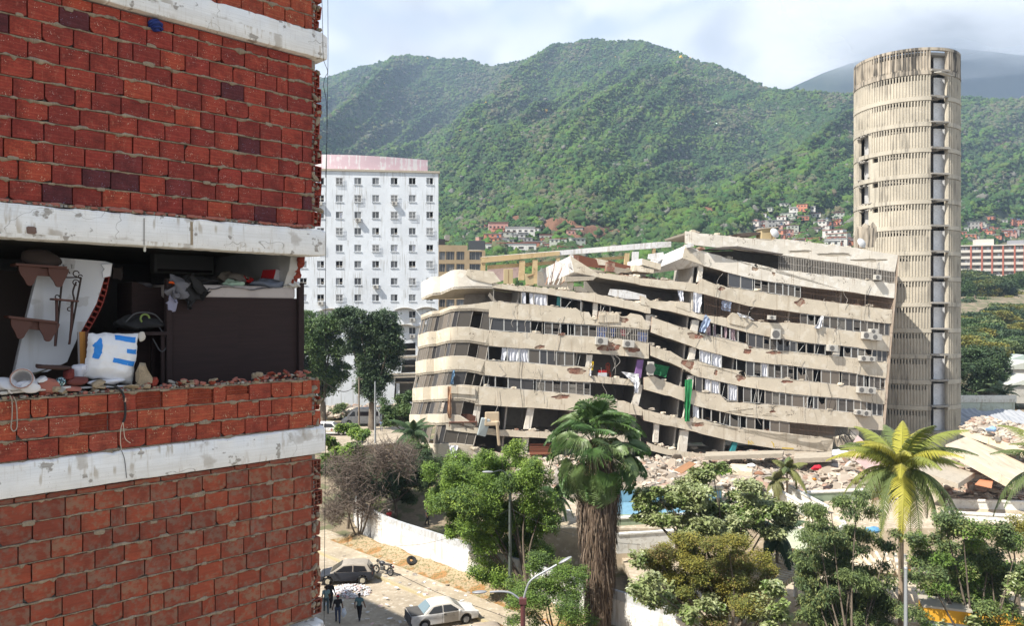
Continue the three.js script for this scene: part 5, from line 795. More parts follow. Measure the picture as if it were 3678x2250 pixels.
// ================================================================= the ground
T.dust = tex(640,640,9,9,(u,v)=>{ const a = fbm(u * 5,v * 5,711,5,5),b = fbm(u * 40,v * 40,721,4,40),g = vnoise(u * 300,v * 300,3,300);let k = 0.62 + a * 0.45 + (b - 0.5) * 0.35 + (g - 0.5) * 0.12;let c = [0.44 * k,0.375 * k,0.285 * k];if (b > 0.70) c = mix3(c,[0.55,0.52,0.47],0.5);return c;});
T.earth = tex(512,512,12,12,(u,v)=>{ const a = fbm(u * 6,v * 6,731,5,6),b = fbm(u * 50,v * 50,741,4,50);let k = 0.6 + a * 0.5 + (b - 0.5) * 0.5;return mix3([0.27 * k,0.215 * k,0.145 * k],[0.10,0.12,0.05],sstep(0.5,0.62,fbm(u * 9,v * 9,751,4,9)) * 0.7);});
const dustM = std({ map: T.dust,bumpMap: T.roughH,bumpScale: 0.03,roughness: 0.97 }),earthM = std({ map: T.earth,bumpMap: T.roughH,bumpScale: 0.05,roughness: 1 });
{
const nx = 150,nr = 150,pos = [],idx = [],uv = [];
for (let j = 0;j <= nr;j++) for (let i = 0;i <= nx;i++) { const a = lerp(-1.15,1.0,i / nx),d = j === 0 ? -30 : 4 * Math.pow(440 / 4,(j - 1) / (nr - 1)),x = Math.tan(a) * Math.max(d,30),y = groundY(x,-d);pos.push(x,y - 0.02,-d);uv.push(x,-d);}
for (let j = 0;j < nr;j++) for (let i = 0;i < nx;i++) { const a = j * (nx + 1) + i;idx.push(a,a + 1,a + nx + 1,a + 1,a + nx + 2,a + nx + 1);}
const g = new THREE.BufferGeometry();g.setAttribute('position',new THREE.Float32BufferAttribute(pos,3));g.setAttribute('uv',new THREE.Float32BufferAttribute(uv,2));g.setIndex(idx);g.computeVertexNormals();struct('ground',g,earthM);
}

// ================================================================= trees
const leafMat = (o = {})=>new THREE.MeshPhysicalMaterial({ roughness: 0.7,transmission: 0.28,thickness: 0,side: THREE.DoubleSide,...o });
const leafA = leafMat(),leafB = leafMat({ roughness: 0.42,transmission: 0.2 });
T.bark = tex(256,512,0.8,1.6,(u,v)=>{ const a = fbm(u * 10,v * 4,801,5,0),k = 0.6 + a * 0.8;return [0.15 * k,0.12 * k,0.09 * k];});
const barkM = std({ map: T.bark,bumpMap: T.roughH,bumpScale: 0.05,roughness: 1 }),barkPale = std({ map: T.bark,color: rgb(1.9,1.8,1.7),roughness: 1 });
function leafQuad(len,wid,bend,pos,nrm,m) {                   // a leaf of four triangles, folded along its rib and bent
const p = [V(0,0,0),V(-wid / 2,bend * 0.25 + wid * 0.12,len * 0.5),V(wid / 2,bend * 0.25 + wid * 0.12,len * 0.5),V(0,bend * 0.25,len * 0.5),V(0,bend,len)].map(v=>v.applyMatrix4(m));
for (const [a,b,c] of [[0,3,1],[0,2,3],[1,3,4],[3,2,4]]) { const n = p[b].clone().sub(p[a]).cross(p[c].clone().sub(p[a])).normalize();for (const k of [a,b,c]) { pos.push(p[k].x,p[k].y,p[k].z);nrm.push(n.x,n.y,n.z);} }
}
function sprig(seed,n,len,wid,spread,droop) {
const r = rng(seed),pos = [],nrm = [];
for (let i = 0;i < n;i++) { const m = new THREE.Matrix4().compose(V((r() - 0.5) * spread,(r() - 0.5) * spread * 0.7,(r() - 0.5) * spread),new THREE.Quaternion().setFromEuler(new THREE.Euler(-0.5 + r() * 1.1 + droop,r() * 6.3,(r() - 0.5) * 0.8,'YXZ')),V(1,1,1));const k = 0.7 + r() * 0.6;leafQuad(len * k,wid * k,-len * 0.25 * r(),pos,nrm,m);}
const g = new THREE.BufferGeometry();g.setAttribute('position',new THREE.Float32BufferAttribute(pos,3));g.setAttribute('normal',new THREE.Float32BufferAttribute(nrm,3));return g;
}
const SPRIG = { fine: [1,2,3].map(s=>sprig(s,16,0.135,0.066,0.44,0.2)),almond: [4,5,6].map(s=>sprig(s,11,0.205,0.125,0.34,0.1)),small: [7,8,9].map(s=>sprig(s,18,0.095,0.05,0.42,0.1)),long: [10,11,12].map(s=>sprig(s,14,0.18,0.06,0.44,0.55)),big: [13,14,15].map(s=>sprig(s,18,0.32,0.19,1.0,0.2)) };
let treeSeed = 3000;
// clumps are given as photo ellipses at a distance: [px, py, rx, ry, distance offset]
function tree(name,label,cat,group,{ d,base,baseD,clumps,kind = 'fine',n = 130,cols,trunkR = 0.16,mat = leafA,bark = barkM,flat = 1,limbs = true,size = 1,stems = 1,ground }) {
const seed = treeSeed += 17,r = rng(seed);
const bp = D(base,CY,baseD || d);bp.y = ground !== undefined ? ground : groundY(bp.x,bp.z);
const G = thing(name,label,cat,bp,0,group);
const cs = clumps.map(([px,py,rx,ry,dd = (r() - 0.5) * 3])=>{ const c = D(px,py,d + dd).sub(bp);return { c,rx: rx / F * d,ry: ry / F * d,rz: Math.min(rx / F * d,2.6) * flat };});
if (limbs) {
const top = cs.reduce((a,b)=>b.c.y > a.y ? b.c : a,V(0,0,0)),fork = V(0,Math.max(1.2,Math.min(...cs.map(c=>c.c.y)) * 0.55),0);const gs = [];
for (let s = 0;s < stems;s++) { const o = V((r() - 0.5) * 0.7 * (stems > 1),-0.2,(r() - 0.5) * 0.7 * (stems > 1));gs.push(taper([o,fork.clone().multiplyScalar(0.5).add(V((r() - 0.5) * 0.3,0,(r() - 0.5) * 0.3)),fork],trunkR * 1.25 / Math.sqrt(stems),trunkR * 0.8 / Math.sqrt(stems)));}
mesh('trunk',merge(gs),bark,G);
cs.forEach((c,i)=>{ const mid = fork.clone().lerp(c.c,0.5).add(V((r() - 0.5) * 0.6,-0.25 * Math.abs(r()),(r() - 0.5) * 0.6));mesh('limb',taper([fork.clone().add(V(0,-0.1,0)),mid,c.c.clone().add(V(0,-c.ry * 0.2,0))],trunkR * 0.5,trunkR * 0.13),bark,G);});
}
const vol = cs.map(c=>Math.pow(c.rx * c.ry * c.rz,0.72)),gs = SPRIG[kind],lists = gs.map(()=>[]),cc = new THREE.Color();
cs.forEach((c,ci)=>{
const m = Math.round(n * 1.4 * vol[ci]);
// sub-clumps give the outline its lumps and gaps
const subs = [];const ns = Math.max(5,Math.round(vol[ci] * 3.2));for (let k = 0;k < ns;k++) { const v = V(r() * 2 - 1,r() * 2 - 1,r() * 2 - 1).normalize().multiplyScalar(0.45 + 0.55 * Math.sqrt(r()));subs.push([v,0.22 + r() * 0.26,r()]);}
for (let k = 0;k < m;k++) { const [v,sr,tone] = subs[Math.floor(r() * ns)];const w = V(r() * 2 - 1,r() * 2 - 1,r() * 2 - 1);if (w.lengthSq() > 1) w.normalize();const q = v.clone().addScaledVector(w,sr);lists[Math.floor(r() * gs.length)].push([V(c.c.x + q.x * c.rx,c.c.y + q.y * c.ry,c.c.z + q.z * c.rz),tone]);}
});
lists.forEach((l,k)=>{
const im = new THREE.InstancedMesh(gs[k],mat,l.length);im.name = 'foliage';im.castShadow = im.receiveShadow = true;im.userData = { kind: 'stuff' };
const q = new THREE.Quaternion(),e = new THREE.Euler();
l.forEach(([p,tone],i)=>{ e.set((r() - 0.5) * 0.9,r() * 6.3,(r() - 0.5) * 0.9);const s = size * (0.75 + r() * 0.55);im.setMatrixAt(i,M4.compose(p,q.setFromEuler(e),V(s,s,s)));const c = cols[Math.min(cols.length - 1,Math.floor((tone * 0.65 + r() * 0.35) * cols.length))],v = 0.8 + r() * 0.4;im.setColorAt(i,cc.setRGB(c[0] * v,c[1] * v,c[2] * v));});
G.add(im);
});
return G;
}
function taper(pts,r0,r1,seg = 10,rad = 7) { const c = new THREE.CatmullRomCurve3(pts),g = new THREE.TubeGeometry(c,seg,1,rad),p = g.attributes.position;for (let i = 0;i <= seg;i++) { const o = c.getPointAt(i / seg),k = lerp(r0,r1,i / seg);for (let j = 0;j <= rad;j++) { const q = i * (rad + 1) + j;p.setXYZ(q,o.x + (p.getX(q) - o.x) * k,o.y + (p.getY(q) - o.y) * k,o.z + (p.getZ(q) - o.z) * k);} } g.computeVertexNormals();return g;}
const GREEN = { bright: [[0.13,0.23,0.02],[0.18,0.29,0.025],[0.085,0.16,0.02],[0.24,0.34,0.035]],mid: [[0.05,0.11,0.02],[0.075,0.14,0.025],[0.095,0.16,0.03]],dark: [[0.025,0.06,0.015],[0.04,0.085,0.02],[0.06,0.11,0.025]],almond: [[0.16,0.215,0.055],[0.24,0.28,0.11],[0.32,0.35,0.17],[0.11,0.165,0.035]],olive: [[0.20,0.20,0.02],[0.26,0.23,0.025],[0.14,0.16,0.02],[0.20,0.14,0.04]],grey: [[0.10,0.155,0.04],[0.145,0.195,0.05],[0.07,0.115,0.03],[0.19,0.22,0.06]] };  // almond tones are lightened to carry part of the leaf gloss

tree('street_tree','bright green leafy tree by the white street wall, in front of the leaning block','tree',null,{ d: 52,base: 1893,baseD: 49.6,trunkR: 0.2,stems: 2,n: 210,cols: GREEN.bright,clumps: [[1690,1690,120,75],[1800,1640,85,60],[1590,1760,75,80],[1680,1800,130,85],[1790,1760,130,95],[1890,1740,90,90],[1940,1830,75,85],[1850,1880,120,95],[1730,1900,110,80],[1800,1990,105,65],[1760,2050,75,45],[1900,1980,70,60],[1660,1880,60,50]] });
tree('street_tree','fine-leaved green bush beside the fan palm trunk behind the twin lamp','bush',null,{ d: 43,base: 1990,trunkR: 0.12,n: 170,kind: 'small',cols: GREEN.bright.map(c=>[c[0] * 0.8,c[1] * 0.82,c[2]]),clumps: [[1960,2045,100,55],[1890,2120,85,65],[2040,2110,85,80],[1960,2180,130,75],[1880,2220,60,40],[2080,2210,60,50]] });
tree('almond_tree','broad-leaved almond tree with flat pale tiers beside the rubble','tree',null,{ d: 44,base: 2600,baseD: 42.5,trunkR: 0.16,n: 210,kind: 'almond',mat: leafB,cols: GREEN.almond,size: 1.0,clumps: [[2560,1690,62,22,1],[2580,1752,130,30,0],[2370,1790,95,26,-0.5],[2470,1815,130,36,0],[2680,1790,120,34,0.5],[2780,1830,75,40,1],[2450,1880,120,38,-1],[2640,1860,150,46,0],[2330,1850,70,26,0],[2560,1915,110,30,-1],[2380,1760,55,16,0],[2730,1900,90,34,0],[2300,1810,60,22,0]] });
tree('olive_green_tree','yellowish small-leaved tree in front of the almond tree','tree',null,{ d: 40,base: 2620,baseD: 39.2,trunkR: 0.19,n: 300,kind: 'small',cols: GREEN.olive,clumps: [[2420,2035,120,65],[2350,1990,75,45],[2560,2050,120,75],[2690,2070,100,75],[2480,2110,100,45],[2620,2130,120,50],[2760,2090,55,55],[2500,1975,90,40],[2620,1985,100,40],[2400,2110,80,45],[2540,2180,120,45]] });
tree('almond_tree','low almond tree with large pale round leaves against the street wall','tree',null,{ d: 38.6,base: 2640,baseD: 38.2,trunkR: 0.1,n: 90,kind: 'almond',mat: leafB,cols: GREEN.almond,size: 1.2,clumps: [[2310,2090,65,42],[2370,2130,75,38],[2440,2190,60,30],[2560,2170,55,30],[2680,2170,85,45],[2770,2150,65,50],[2740,2220,70,35],[2290,2010,40,25]] });
tree('dark_leaved_tree','open dark-leaved tree with bare grey branches left of the grey pole','tree',null,{ d: 41,base: 3060,baseD: 38,trunkR: 0.13,n: 210,kind: 'long',cols: GREEN.grey,clumps: [[2985,1835,80,42],[3075,1815,60,40],[2940,1925,85,45],[3040,1930,85,42],[2995,1985,110,35],[3190,1940,38,36],[2960,2060,80,40],[3040,2120,75,70],[2990,2190,70,55],[3110,2190,70,55],[2900,1990,60,40],[2930,2120,60,40],[3130,2050,50,40],[2900,2200,60,45],[2970,2150,90,55],[3060,2050,75,45],[3150,2120,70,55],[3060,2220,110,45],[3200,2225,60,40],[2990,1900,70,40]] });
tree('dark_leaved_tree','dense leafy tree filling the lower right corner','tree',null,{ d: 37.5,base: 3520,baseD: 36,trunkR: 0.16,n: 230,kind: 'fine',cols: [...GREEN.grey,GREEN.bright[0],GREEN.bright[2]],clumps: [[3390,1870,75,50],[3330,1930,60,45],[3340,2080,60,50],[3460,1930,90,60],[3560,1960,85,70],[3640,1990,65,90],[3400,2010,85,55],[3500,2060,100,70],[3600,2120,100,80],[3420,2130,75,55],[3500,2190,90,60],[3650,2220,70,60],[3380,2140,50,40],[3440,2070,80,50],[3560,2050,80,55],[3570,2180,90,45],[3660,2080,50,70],[3330,2000,50,40],[3300,2220,50,35],[3470,1990,90,50],[3450,2150,80,40]] });
tree('almond_tree','scattered big pale leaves of the almond at the right edge','tree',null,{ d: 36.5,base: 3610,baseD: 36.4,trunkR: 0.08,n: 50,kind: 'almond',mat: leafB,cols: GREEN.almond,size: 1.25,clumps: [[3590,2050,60,40],[3650,2120,40,60],[3570,2210,60,40],[3480,2120,50,40],[3430,2220,60,35]] });
tree('flowering_bush','bush with orange-yellow flowers at the lower right','bush',null,{ d: 37,base: 3560,n: 160,kind: 'small',limbs: false,cols: [[0.42,0.24,0.01],[0.5,0.28,0.01],[0.10,0.13,0.02]],clumps: [[3500,2215,45,22],[3560,2228,55,18],[3610,2235,40,16]] });
tree('yellow_green_tree','yellow-green crown at the right edge below the cut-off palm','tree',null,{ d: 42,base: 3650,trunkR: 0.14,n: 150,kind: 'small',cols: GREEN.olive.slice(0,3),clumps: [[3630,1900,60,40],[3690,1920,60,60],[3600,1920,40,30]] });
// in front of the white slab
tree('broad_tree','large dark tree left, before the white apartment slab','tree','trees before the white slab',{ d: 117,base: 1160,trunkR: 0.45,n: 60,kind: 'big',cols: GREEN.mid,clumps: [[1130,1190,70,60],[1200,1170,60,50],[1110,1270,60,70],[1180,1290,70,80],[1150,1370,70,55],[1060,1230,50,80]] });
tree('broad_tree','tall dark tree right, before the white apartment slab','tree','trees before the white slab',{ d: 114,base: 1335,trunkR: 0.5,n: 60,kind: 'big',cols: GREEN.dark,clumps: [[1290,1160,55,45],[1370,1170,60,50],[1400,1220,45,50],[1300,1240,60,60],[1360,1290,70,70],[1340,1370,65,55],[1240,1140,45,28]] });
tree('round_tree','small round tree beside the grey van','tree',null,{ d: 92,base: 1480,trunkR: 0.22,n: 75,kind: 'big',size: 0.75,cols: GREEN.mid,clumps: [[1420,1460,45,35],[1480,1450,55,35],[1450,1500,65,35],[1520,1490,35,35],[1400,1510,30,25],[1500,1530,40,20]] });
tree('shrub','grey-green shrub behind the grey van','shrub',null,{ d: 126,base: 1222,limbs: false,n: 70,kind: 'big',size: 0.8,cols: GREEN.grey,clumps: [[1225,1475,34,25],[1205,1480,22,18]] });
tree('yellow_green_bush','yellow-green bush against the brick corner','bush',null,{ d: 68,base: 1250,trunkR: 0.12,n: 230,kind: 'almond',cols: GREEN.bright,clumps: [[1200,1580,50,40],[1270,1560,60,35],[1190,1630,40,30],[1300,1550,35,25],[1240,1620,70,35]] });
tree('dark_thicket','dark thicket under the dry twigs behind the street wall','bush',null,{ d: 71,base: 1420,trunkR: 0.15,n: 170,kind: 'fine',size: 1.3,cols: GREEN.dark,clumps: [[1230,1680,70,50],[1290,1740,80,60],[1420,1720,90,55],[1480,1690,60,50],[1350,1680,70,40],[1460,1760,60,40],[1500,1640,40,40],[1520,1720,40,50]] });
tree('yellow_green_bush','small lime-green bush behind the street wall','bush',null,{ d: 68,base: 1362,limbs: false,n: 150,kind: 'small',cols: GREEN.bright,clumps: [[1365,1815,26,22]] });
tree('leafy_shrub','leafy shrub below the left end of the leaning block','shrub',null,{ d: 74,base: 1510,limbs: false,n: 110,kind: 'fine',size: 1.2,cols: [...GREEN.mid,GREEN.bright[0]],clumps: [[1500,1640,45,40],[1480,1690,40,30],[1540,1680,45,40],[1560,1760,45,45],[1480,1600,25,20]] });
tree('almond_tree','young almond shoot standing in the rubble','bush',null,{ d: 62,base: 2545,trunkR: 0.05,n: 160,kind: 'almond',cols: GREEN.bright,ground: 4,clumps: [[2545,1688,60,16],[2500,1695,24,10],[2590,1692,24,10]] });
tree('garden_bush','green bush by the white post in the compound','bush',null,{ d: 56,base: 1880,limbs: false,n: 130,kind: 'fine',cols: GREEN.bright,clumps: [[1880,1940,50,30],[1905,1960,40,25]] });
tree('broad_tree','dark rounded tree beside the tower on the right','tree',null,{ d: 132,base: 3530,trunkR: 0.5,n: 55,kind: 'big',cols: GREEN.dark,clumps: [[3470,1290,55,40],[3540,1290,60,40],[3500,1340,80,50],[3590,1350,60,50],[3470,1400,45,45],[3620,1390,35,40],[3560,1390,50,40],[3460,1440,45,30]] });
{
const r = rng(66);// wooded slope on the right, tree by tree
const spots = [];for (let k = 0;k < 44;k++) spots.push([3425 + r() * 300,1004 + (k / 44) * 250 + r() * 12]);
for (let k = 0;k < 20;k++) { const d = 300 + (k % 5) * 22;spots.push([3430 + r() * 290,CY - (groundY(60,-d) - EYE) / d * F - 26 - r() * 8,d]);}
spots.forEach(([px,py,dd],k)=>{ const d = dd || lerp(400,165,Math.pow(Math.max(0,py - 1010) / 260,0.7)),w = 40 + r() * 24;tree('slope_tree',['bushy','dark','grey-green','yellowish'][k % 4] + ' tree ' + (dd ? 'at the foot of the balcony block, ' : py < 1090 ? 'high on the wooded slope, ' : py < 1170 ? 'midway down the wooded slope, ' : 'low on the wooded slope, ') + (px < 3500 ? 'beside the tower' : px < 3590 ? 'right of the tower' : 'by the right edge'),'tree','trees on the wooded slope right of the tower',{ d,base: px,trunkR: 0.3,n: 95,kind: 'big',size: 1.5,flat: 1.5,cols: [GREEN.mid,GREEN.dark,GREEN.grey,GREEN.olive.slice(0,3)][k % 4],clumps: [[px,py,w,20],[px - w * 0.5,py + 14,w * 0.7,18],[px + w * 0.5,py + 12,w * 0.7,17],[px,py + 28,w,18]] });});
}
// dry twiggy thicket
{
const bp = D(1290,CY,64);bp.y = 0;const G = thing('dry_bush','tangle of bare grey-brown twigs over the street wall','bush',bp);const r = rng(31),gs = [];
const cs = [[1230,1690,70,60],[1300,1740,90,80],[1240,1790,70,60],[1330,1660,80,60],[1400,1640,60,50],[1330,1830,60,40],[1460,1660,40,60],[1200,1850,40,40]];
for (let i = 0;i < 3400;i++) { const [px,py,rx,ry] = cs[Math.floor(r() * cs.length)],a = r() * 6.3,k = Math.sqrt(r());const c = D(px + Math.cos(a) * rx * k,py + Math.sin(a) * ry * k,64 + (r() - 0.5) * 3).sub(bp);const dir = V(r() - 0.5,(r() - 0.35) * 0.9,r() - 0.5).normalize().multiplyScalar(0.4 + r() * 0.9),mid = c.clone().addScaledVector(dir,0.5).add(V((r() - 0.5) * 0.15,(r() - 0.5) * 0.15,0));gs.push(bar(c,mid,0.024,3,0.019),bar(mid,c.clone().add(dir),0.019,3,0.007));}
stuff(mesh('twigs',merge(gs),plain(0.17,0.135,0.11,1),G));
for (const [px,py] of [[1240,1800],[1310,1760],[1360,1700],[1280,1690]]) mesh('stem',taper([V(0,0,0),D(px,py + 40,64).sub(bp).multiplyScalar(0.5),D(px,py,64).sub(bp)],0.09,0.03),barkM,G);
}
// ================================================================= palms
const frondM = leafMat({ transmission: 0.22 });
function featherFrond(len,seed,arch,leaflet,droop) {
const r = rng(seed),pos = [],nrm = [],c = new THREE.QuadraticBezierCurve3(V(0,0,0),V(0,len * arch,len * 0.5),V(0,len * arch * 0.15 - len * droop,len * 0.98));const n = 64;
for (let i = 2;i < n;i++) for (const s of [-1,1]) { const t = i / n,p = c.getPoint(t),tg = c.getTangent(t),L = leaflet * Math.sin(Math.PI * Math.pow(t,0.6)) * (0.85 + r() * 0.3) + 0.12;const side = V(s,-0.35 - r() * 0.25,0).addScaledVector(tg,0.55 + r() * 0.2).normalize(),tip = p.clone().addScaledVector(side,L * 0.55),end = tip.clone().addScaledVector(V(side.x * 0.6,-0.9,side.z * 0.7).normalize(),L * 0.5),w = tg.clone().multiplyScalar(0.03);
const q = [p.clone().sub(w),p.clone().add(w),tip.clone().sub(w),tip.clone().add(w),end];for (const [a,b,d] of [[0,1,2],[1,3,2],[2,3,4]]) { const nn = q[b].clone().sub(q[a]).cross(q[d].clone().sub(q[a])).normalize();for (const k of [a,b,d]) { pos.push(q[k].x,q[k].y,q[k].z);nrm.push(nn.x,nn.y,nn.z);} } }
const g = new THREE.BufferGeometry();g.setAttribute('position',new THREE.Float32BufferAttribute(pos,3));g.setAttribute('normal',new THREE.Float32BufferAttribute(nrm,3));
const rach = new THREE.TubeGeometry(c,12,0.022,5);rach.deleteAttribute('uv');return mergeGeometries([g,rach.toNonIndexed()]);
}
function featherPalm(label,px,crownY,d,{ len = 3.4,n = 18,cols,baseY,trunkR = 0.14,lean = 0,name = 'coconut_palm',seed = 1,leaflet = 0.62,group }) {
const top = D(px,crownY,d),bp = V(top.x - lean,baseY === undefined ? groundY(top.x,top.z) : baseY,top.z);const G = thing(name,label,'palm',bp,0,group),r = rng(seed * 91),c = top.clone().sub(bp);
const pts = [V(0,-0.3,0),V(lean * 0.2,c.y * 0.4,0),V(lean * 0.7,c.y * 0.75,0),c];mesh('trunk',taper(pts,trunkR * 1.3,trunkR,14,8),barkPale,G);
const variants = [0,1,2].map(k=>[featherFrond(len,seed * 7 + k,0.34,leaflet,0.05 + k * 0.06),featherFrond(len,seed * 7 + 9 + k,0.26,leaflet * 1.15,0.5 + k * 0.16)]);const ms = cols.map(q=>leafMat({ color: rgb(...q),transmission: 0.22 }));
for (let i = 0;i < n;i++) { const low = i / n > 0.5,f = mesh('frond',variants[i % 3][low ? 1 : 0],ms[low && ms.length > 2 ? 1 + Math.floor(r() * (ms.length - 1)) : Math.floor(r() * ms.length)],G);f.position.copy(c);f.rotation.set(0,0,0);const yaw = i * 2.4 + r() * 0.4,pitch = low ? 0.05 + r() * 0.55 : -0.9 + (i / n) * 1.5 + r() * 0.2;f.rotation.order = 'YXZ';f.rotation.y = yaw;f.rotation.x = pitch;f.rotation.z = (r() - 0.5) * 0.5;f.scale.setScalar(0.82 + r() * 0.3);}
return G;
}
featherPalm('yellow-green coconut palm in front of the tower foot',3235,1690,44,{ len: 3.9,n: 40,cols: [[0.34,0.32,0.025],[0.36,0.33,0.03],[0.20,0.23,0.03],[0.13,0.17,0.03],[0.10,0.14,0.03]],seed: 3,leaflet: 0.9,trunkR: 0.13 });
featherPalm('coconut palm cut off by the right edge',3790,1690,43,{ len: 4.0,n: 20,cols: [[0.12,0.16,0.03],[0.16,0.19,0.03],[0.09,0.13,0.03]],seed: 5,leaflet: 0.8 });
featherPalm('small drooping dark palm by the left end of the leaning block',1484,1560,78,{ len: 2.6,n: 16,cols: [[0.035,0.08,0.02],[0.055,0.10,0.025]],seed: 8,name: 'small_palm',leaflet: 0.6 });
featherPalm('slender young palm in front of the rubble',2826,1690,62,{ len: 1.7,n: 12,cols: [[0.11,0.15,0.04],[0.16,0.17,0.04]],seed: 9,name: 'small_palm',leaflet: 0.45,trunkR: 0.07 });
featherPalm('thin pale palm beside the young palm before the rubble',2782,1730,61,{ len: 1.2,n: 9,cols: [[0.16,0.16,0.05]],seed: 12,name: 'small_palm',leaflet: 0.4,trunkR: 0.06 });
featherPalm('young garden palm behind the fan palm skirt',1998,1790,58,{ len: 1.9,n: 13,cols: [[0.06,0.12,0.03],[0.08,0.14,0.03]],seed: 15,name: 'small_palm',leaflet: 0.5,trunkR: 0.09 });
featherPalm('dark palm in the shade right of the almond tree',2790,1920,47,{ len: 2.0,n: 14,cols: [[0.03,0.07,0.025]],seed: 18,name: 'small_palm',leaflet: 0.55,trunkR: 0.09 });
featherPalm('palm standing below the dark tree on the far right',3600,1420,118,{ len: 3.2,n: 16,cols: [[0.07,0.11,0.03]],seed: 21,name: 'small_palm',leaflet: 0.7 });
// the big fan palm
function fanLeaf(R,seed,fold,tipDroop) {
const r = rng(seed),pos = [],nrm = [],n = 44,tri = (a,b,c)=>{ const q = b.clone().sub(a).cross(c.clone().sub(a)).normalize();for (const v of [a,b,c]) { pos.push(v.x,v.y,v.z);nrm.push(q.x,q.y,q.z);} };
const P3 = (ang,rad,lift)=>V(Math.sin(ang) * rad,lift + Math.abs(ang) * rad * fold * 0.22 - Math.pow(rad / R,2) * R * (0.12 + tipDroop * Math.pow(rad / R,3)),Math.cos(ang) * rad);
for (let i = 0;i < n;i++) { const a0 = lerp(-1.95,1.95,i / n),a1 = lerp(-1.95,1.95,(i + 1) / n),am = (a0 + a1) / 2,L = R * (0.9 + 0.2 * r()) * (1 - 0.18 * Math.abs(am) / 1.95),k = L * 0.6;const o = V(0,0,0),m0 = P3(a0,k,-0.01),m1 = P3(a1,k,-0.01),mm = P3(am,k,0.05),e = P3(am,L,-0.02),t = e.clone().add(V((r() - 0.5) * 0.1,-R * 0.14 * (0.5 + r()),(r() - 0.5) * 0.1));const h0 = m0.clone().lerp(e,0.5).lerp(mm.clone().lerp(e,0.5),0.35),h1 = m1.clone().lerp(e,0.5).lerp(mm.clone().lerp(e,0.5),0.35);tri(o,m0,mm);tri(o,mm,m1);tri(m0,h0,mm);tri(mm,h1,m1);tri(mm,h0,e);tri(mm,e,h1);tri(h0,t,e);tri(e,t,h1);}
const g = new THREE.BufferGeometry();g.setAttribute('position',new THREE.Float32BufferAttribute(pos,3));g.setAttribute('normal',new THREE.Float32BufferAttribute(nrm,3));return g;
}
{
const d = 45.2,c0 = D(2145,1612,d),bp = V(D(2150,CY,d).x,0,-d),G = thing('fan_palm','tall fan palm with a shaggy brown skirt of dead fronds','palm',bp),c = c0.clone().sub(bp),r = rng(77);
mesh('trunk',taper([V(0,-0.3,0),V(0.05,c.y * 0.4,0),V(0,c.y * 0.8,0),c],0.55,0.3,14,12),barkM,G);
const leaves = [fanLeaf(1.3,1,0.5,0.0),fanLeaf(1.35,2,0.9,0.15),fanLeaf(1.25,3,0.2,0.4),fanLeaf(1.35,4,0.7,0.7)],gm = [[0.06,0.125,0.028],[0.09,0.165,0.04],[0.15,0.22,0.075]].map(q=>leafMat({ color: rgb(...q),transmission: 0.16,roughness: 0.5 })),pet = plain(0.12,0.15,0.05);
const N = 50;
for (let i = 0;i < N;i++) {
const t = i / N,yaw = i * 2.39996 + r() * 0.3,pitch = -1.42 + t * 2.45 + (r() - 0.5) * 0.3,L = 1.4 + 0.35 * Math.sin(Math.PI * t) + r() * 0.5;
const f = part('frond',G);f.position.copy(c).add(V(0,0.3 - t * 1.1,0));f.rotation.order = 'YXZ';f.rotation.y = yaw;f.rotation.x = pitch;
mesh('petiole',taper([V(0,0,0),V(0,0.04,L * 0.5),V(0,0,L)],0.035,0.02,4,4),pet,f);
const b = mesh('blade',leaves[i % 4],gm[Math.floor(r() * 3)],f);b.position.set(0,0,L - 0.05);b.rotation.set(0.25 + t * 0.35 + r() * 0.25,(r() - 0.5) * 0.4,(r() - 0.5) * 0.9);b.scale.setScalar(0.85 + r() * 0.25);
}
// hanging dead fronds: brown blades, shingled down the trunk
const gs = [],dm = [[0.11,0.075,0.05],[0.16,0.115,0.08],[0.075,0.05,0.035],[0.20,0.15,0.11]].map(q=>std({ color: rgb(...q),roughness: 1,side: THREE.DoubleSide }));const lists = dm.map(()=>[]);
for (let i = 0;i < 7000;i++) {
const t = Math.pow(r(),0.9),y = c.y - 0.4 - t * (c.y - 0.6),a = r() * 6.283,rad = (t < 0.12 ? lerp(0.8,1.3,t / 0.12) : lerp(1.35,0.62,(t - 0.12) / 0.88)) * (0.72 + r() * 0.32) + (fbm(a * 2,y * 0.9,5,3) - 0.5) * 0.35,L = 0.5 + r() * 0.8,w = 0.014 + r() * 0.024;
const p = V(Math.sin(a) * rad,y,Math.cos(a) * rad),out = V(Math.sin(a),0,Math.cos(a)),side = V(Math.cos(a),(r() - 0.5) * 0.3,-Math.sin(a)),dn = V((r() - 0.5) * 0.22,-1,(r() - 0.5) * 0.22).addScaledVector(out,(r() - 0.55) * 0.22).normalize(),e = p.clone().addScaledVector(dn,L),m = p.clone().addScaledVector(dn,L * 0.5).addScaledVector(out,0.03 + r() * 0.04);
lists[Math.floor(r() * dm.length)].push([p.clone().addScaledVector(side,-w),p.clone().addScaledVector(side,w),m.clone().addScaledVector(side,w),m.clone().addScaledVector(side,-w),e]);
}
lists.forEach((l,k)=>{ const pos = [],nrm = [];for (const [a,b,c1,d1,e] of l) for (const [x,y,z] of [[a,b,c1],[a,c1,d1],[d1,c1,e]]) { const q = y.clone().sub(x).cross(z.clone().sub(x)).normalize();for (const v of [x,y,z]) { pos.push(v.x,v.y,v.z);nrm.push(q.x,q.y,q.z);} } const g = new THREE.BufferGeometry();g.setAttribute('position',new THREE.Float32BufferAttribute(pos,3));g.setAttribute('normal',new THREE.Float32BufferAttribute(nrm,3));stuff(mesh('dead_frond_skirt',g,dm[k],G));});
mesh('skirt_core',taper([V(0,0.2,0),V(0,c.y * 0.4,0),V(0,c.y * 0.85,0)],0.5,0.85,12,14),dm[2],G);
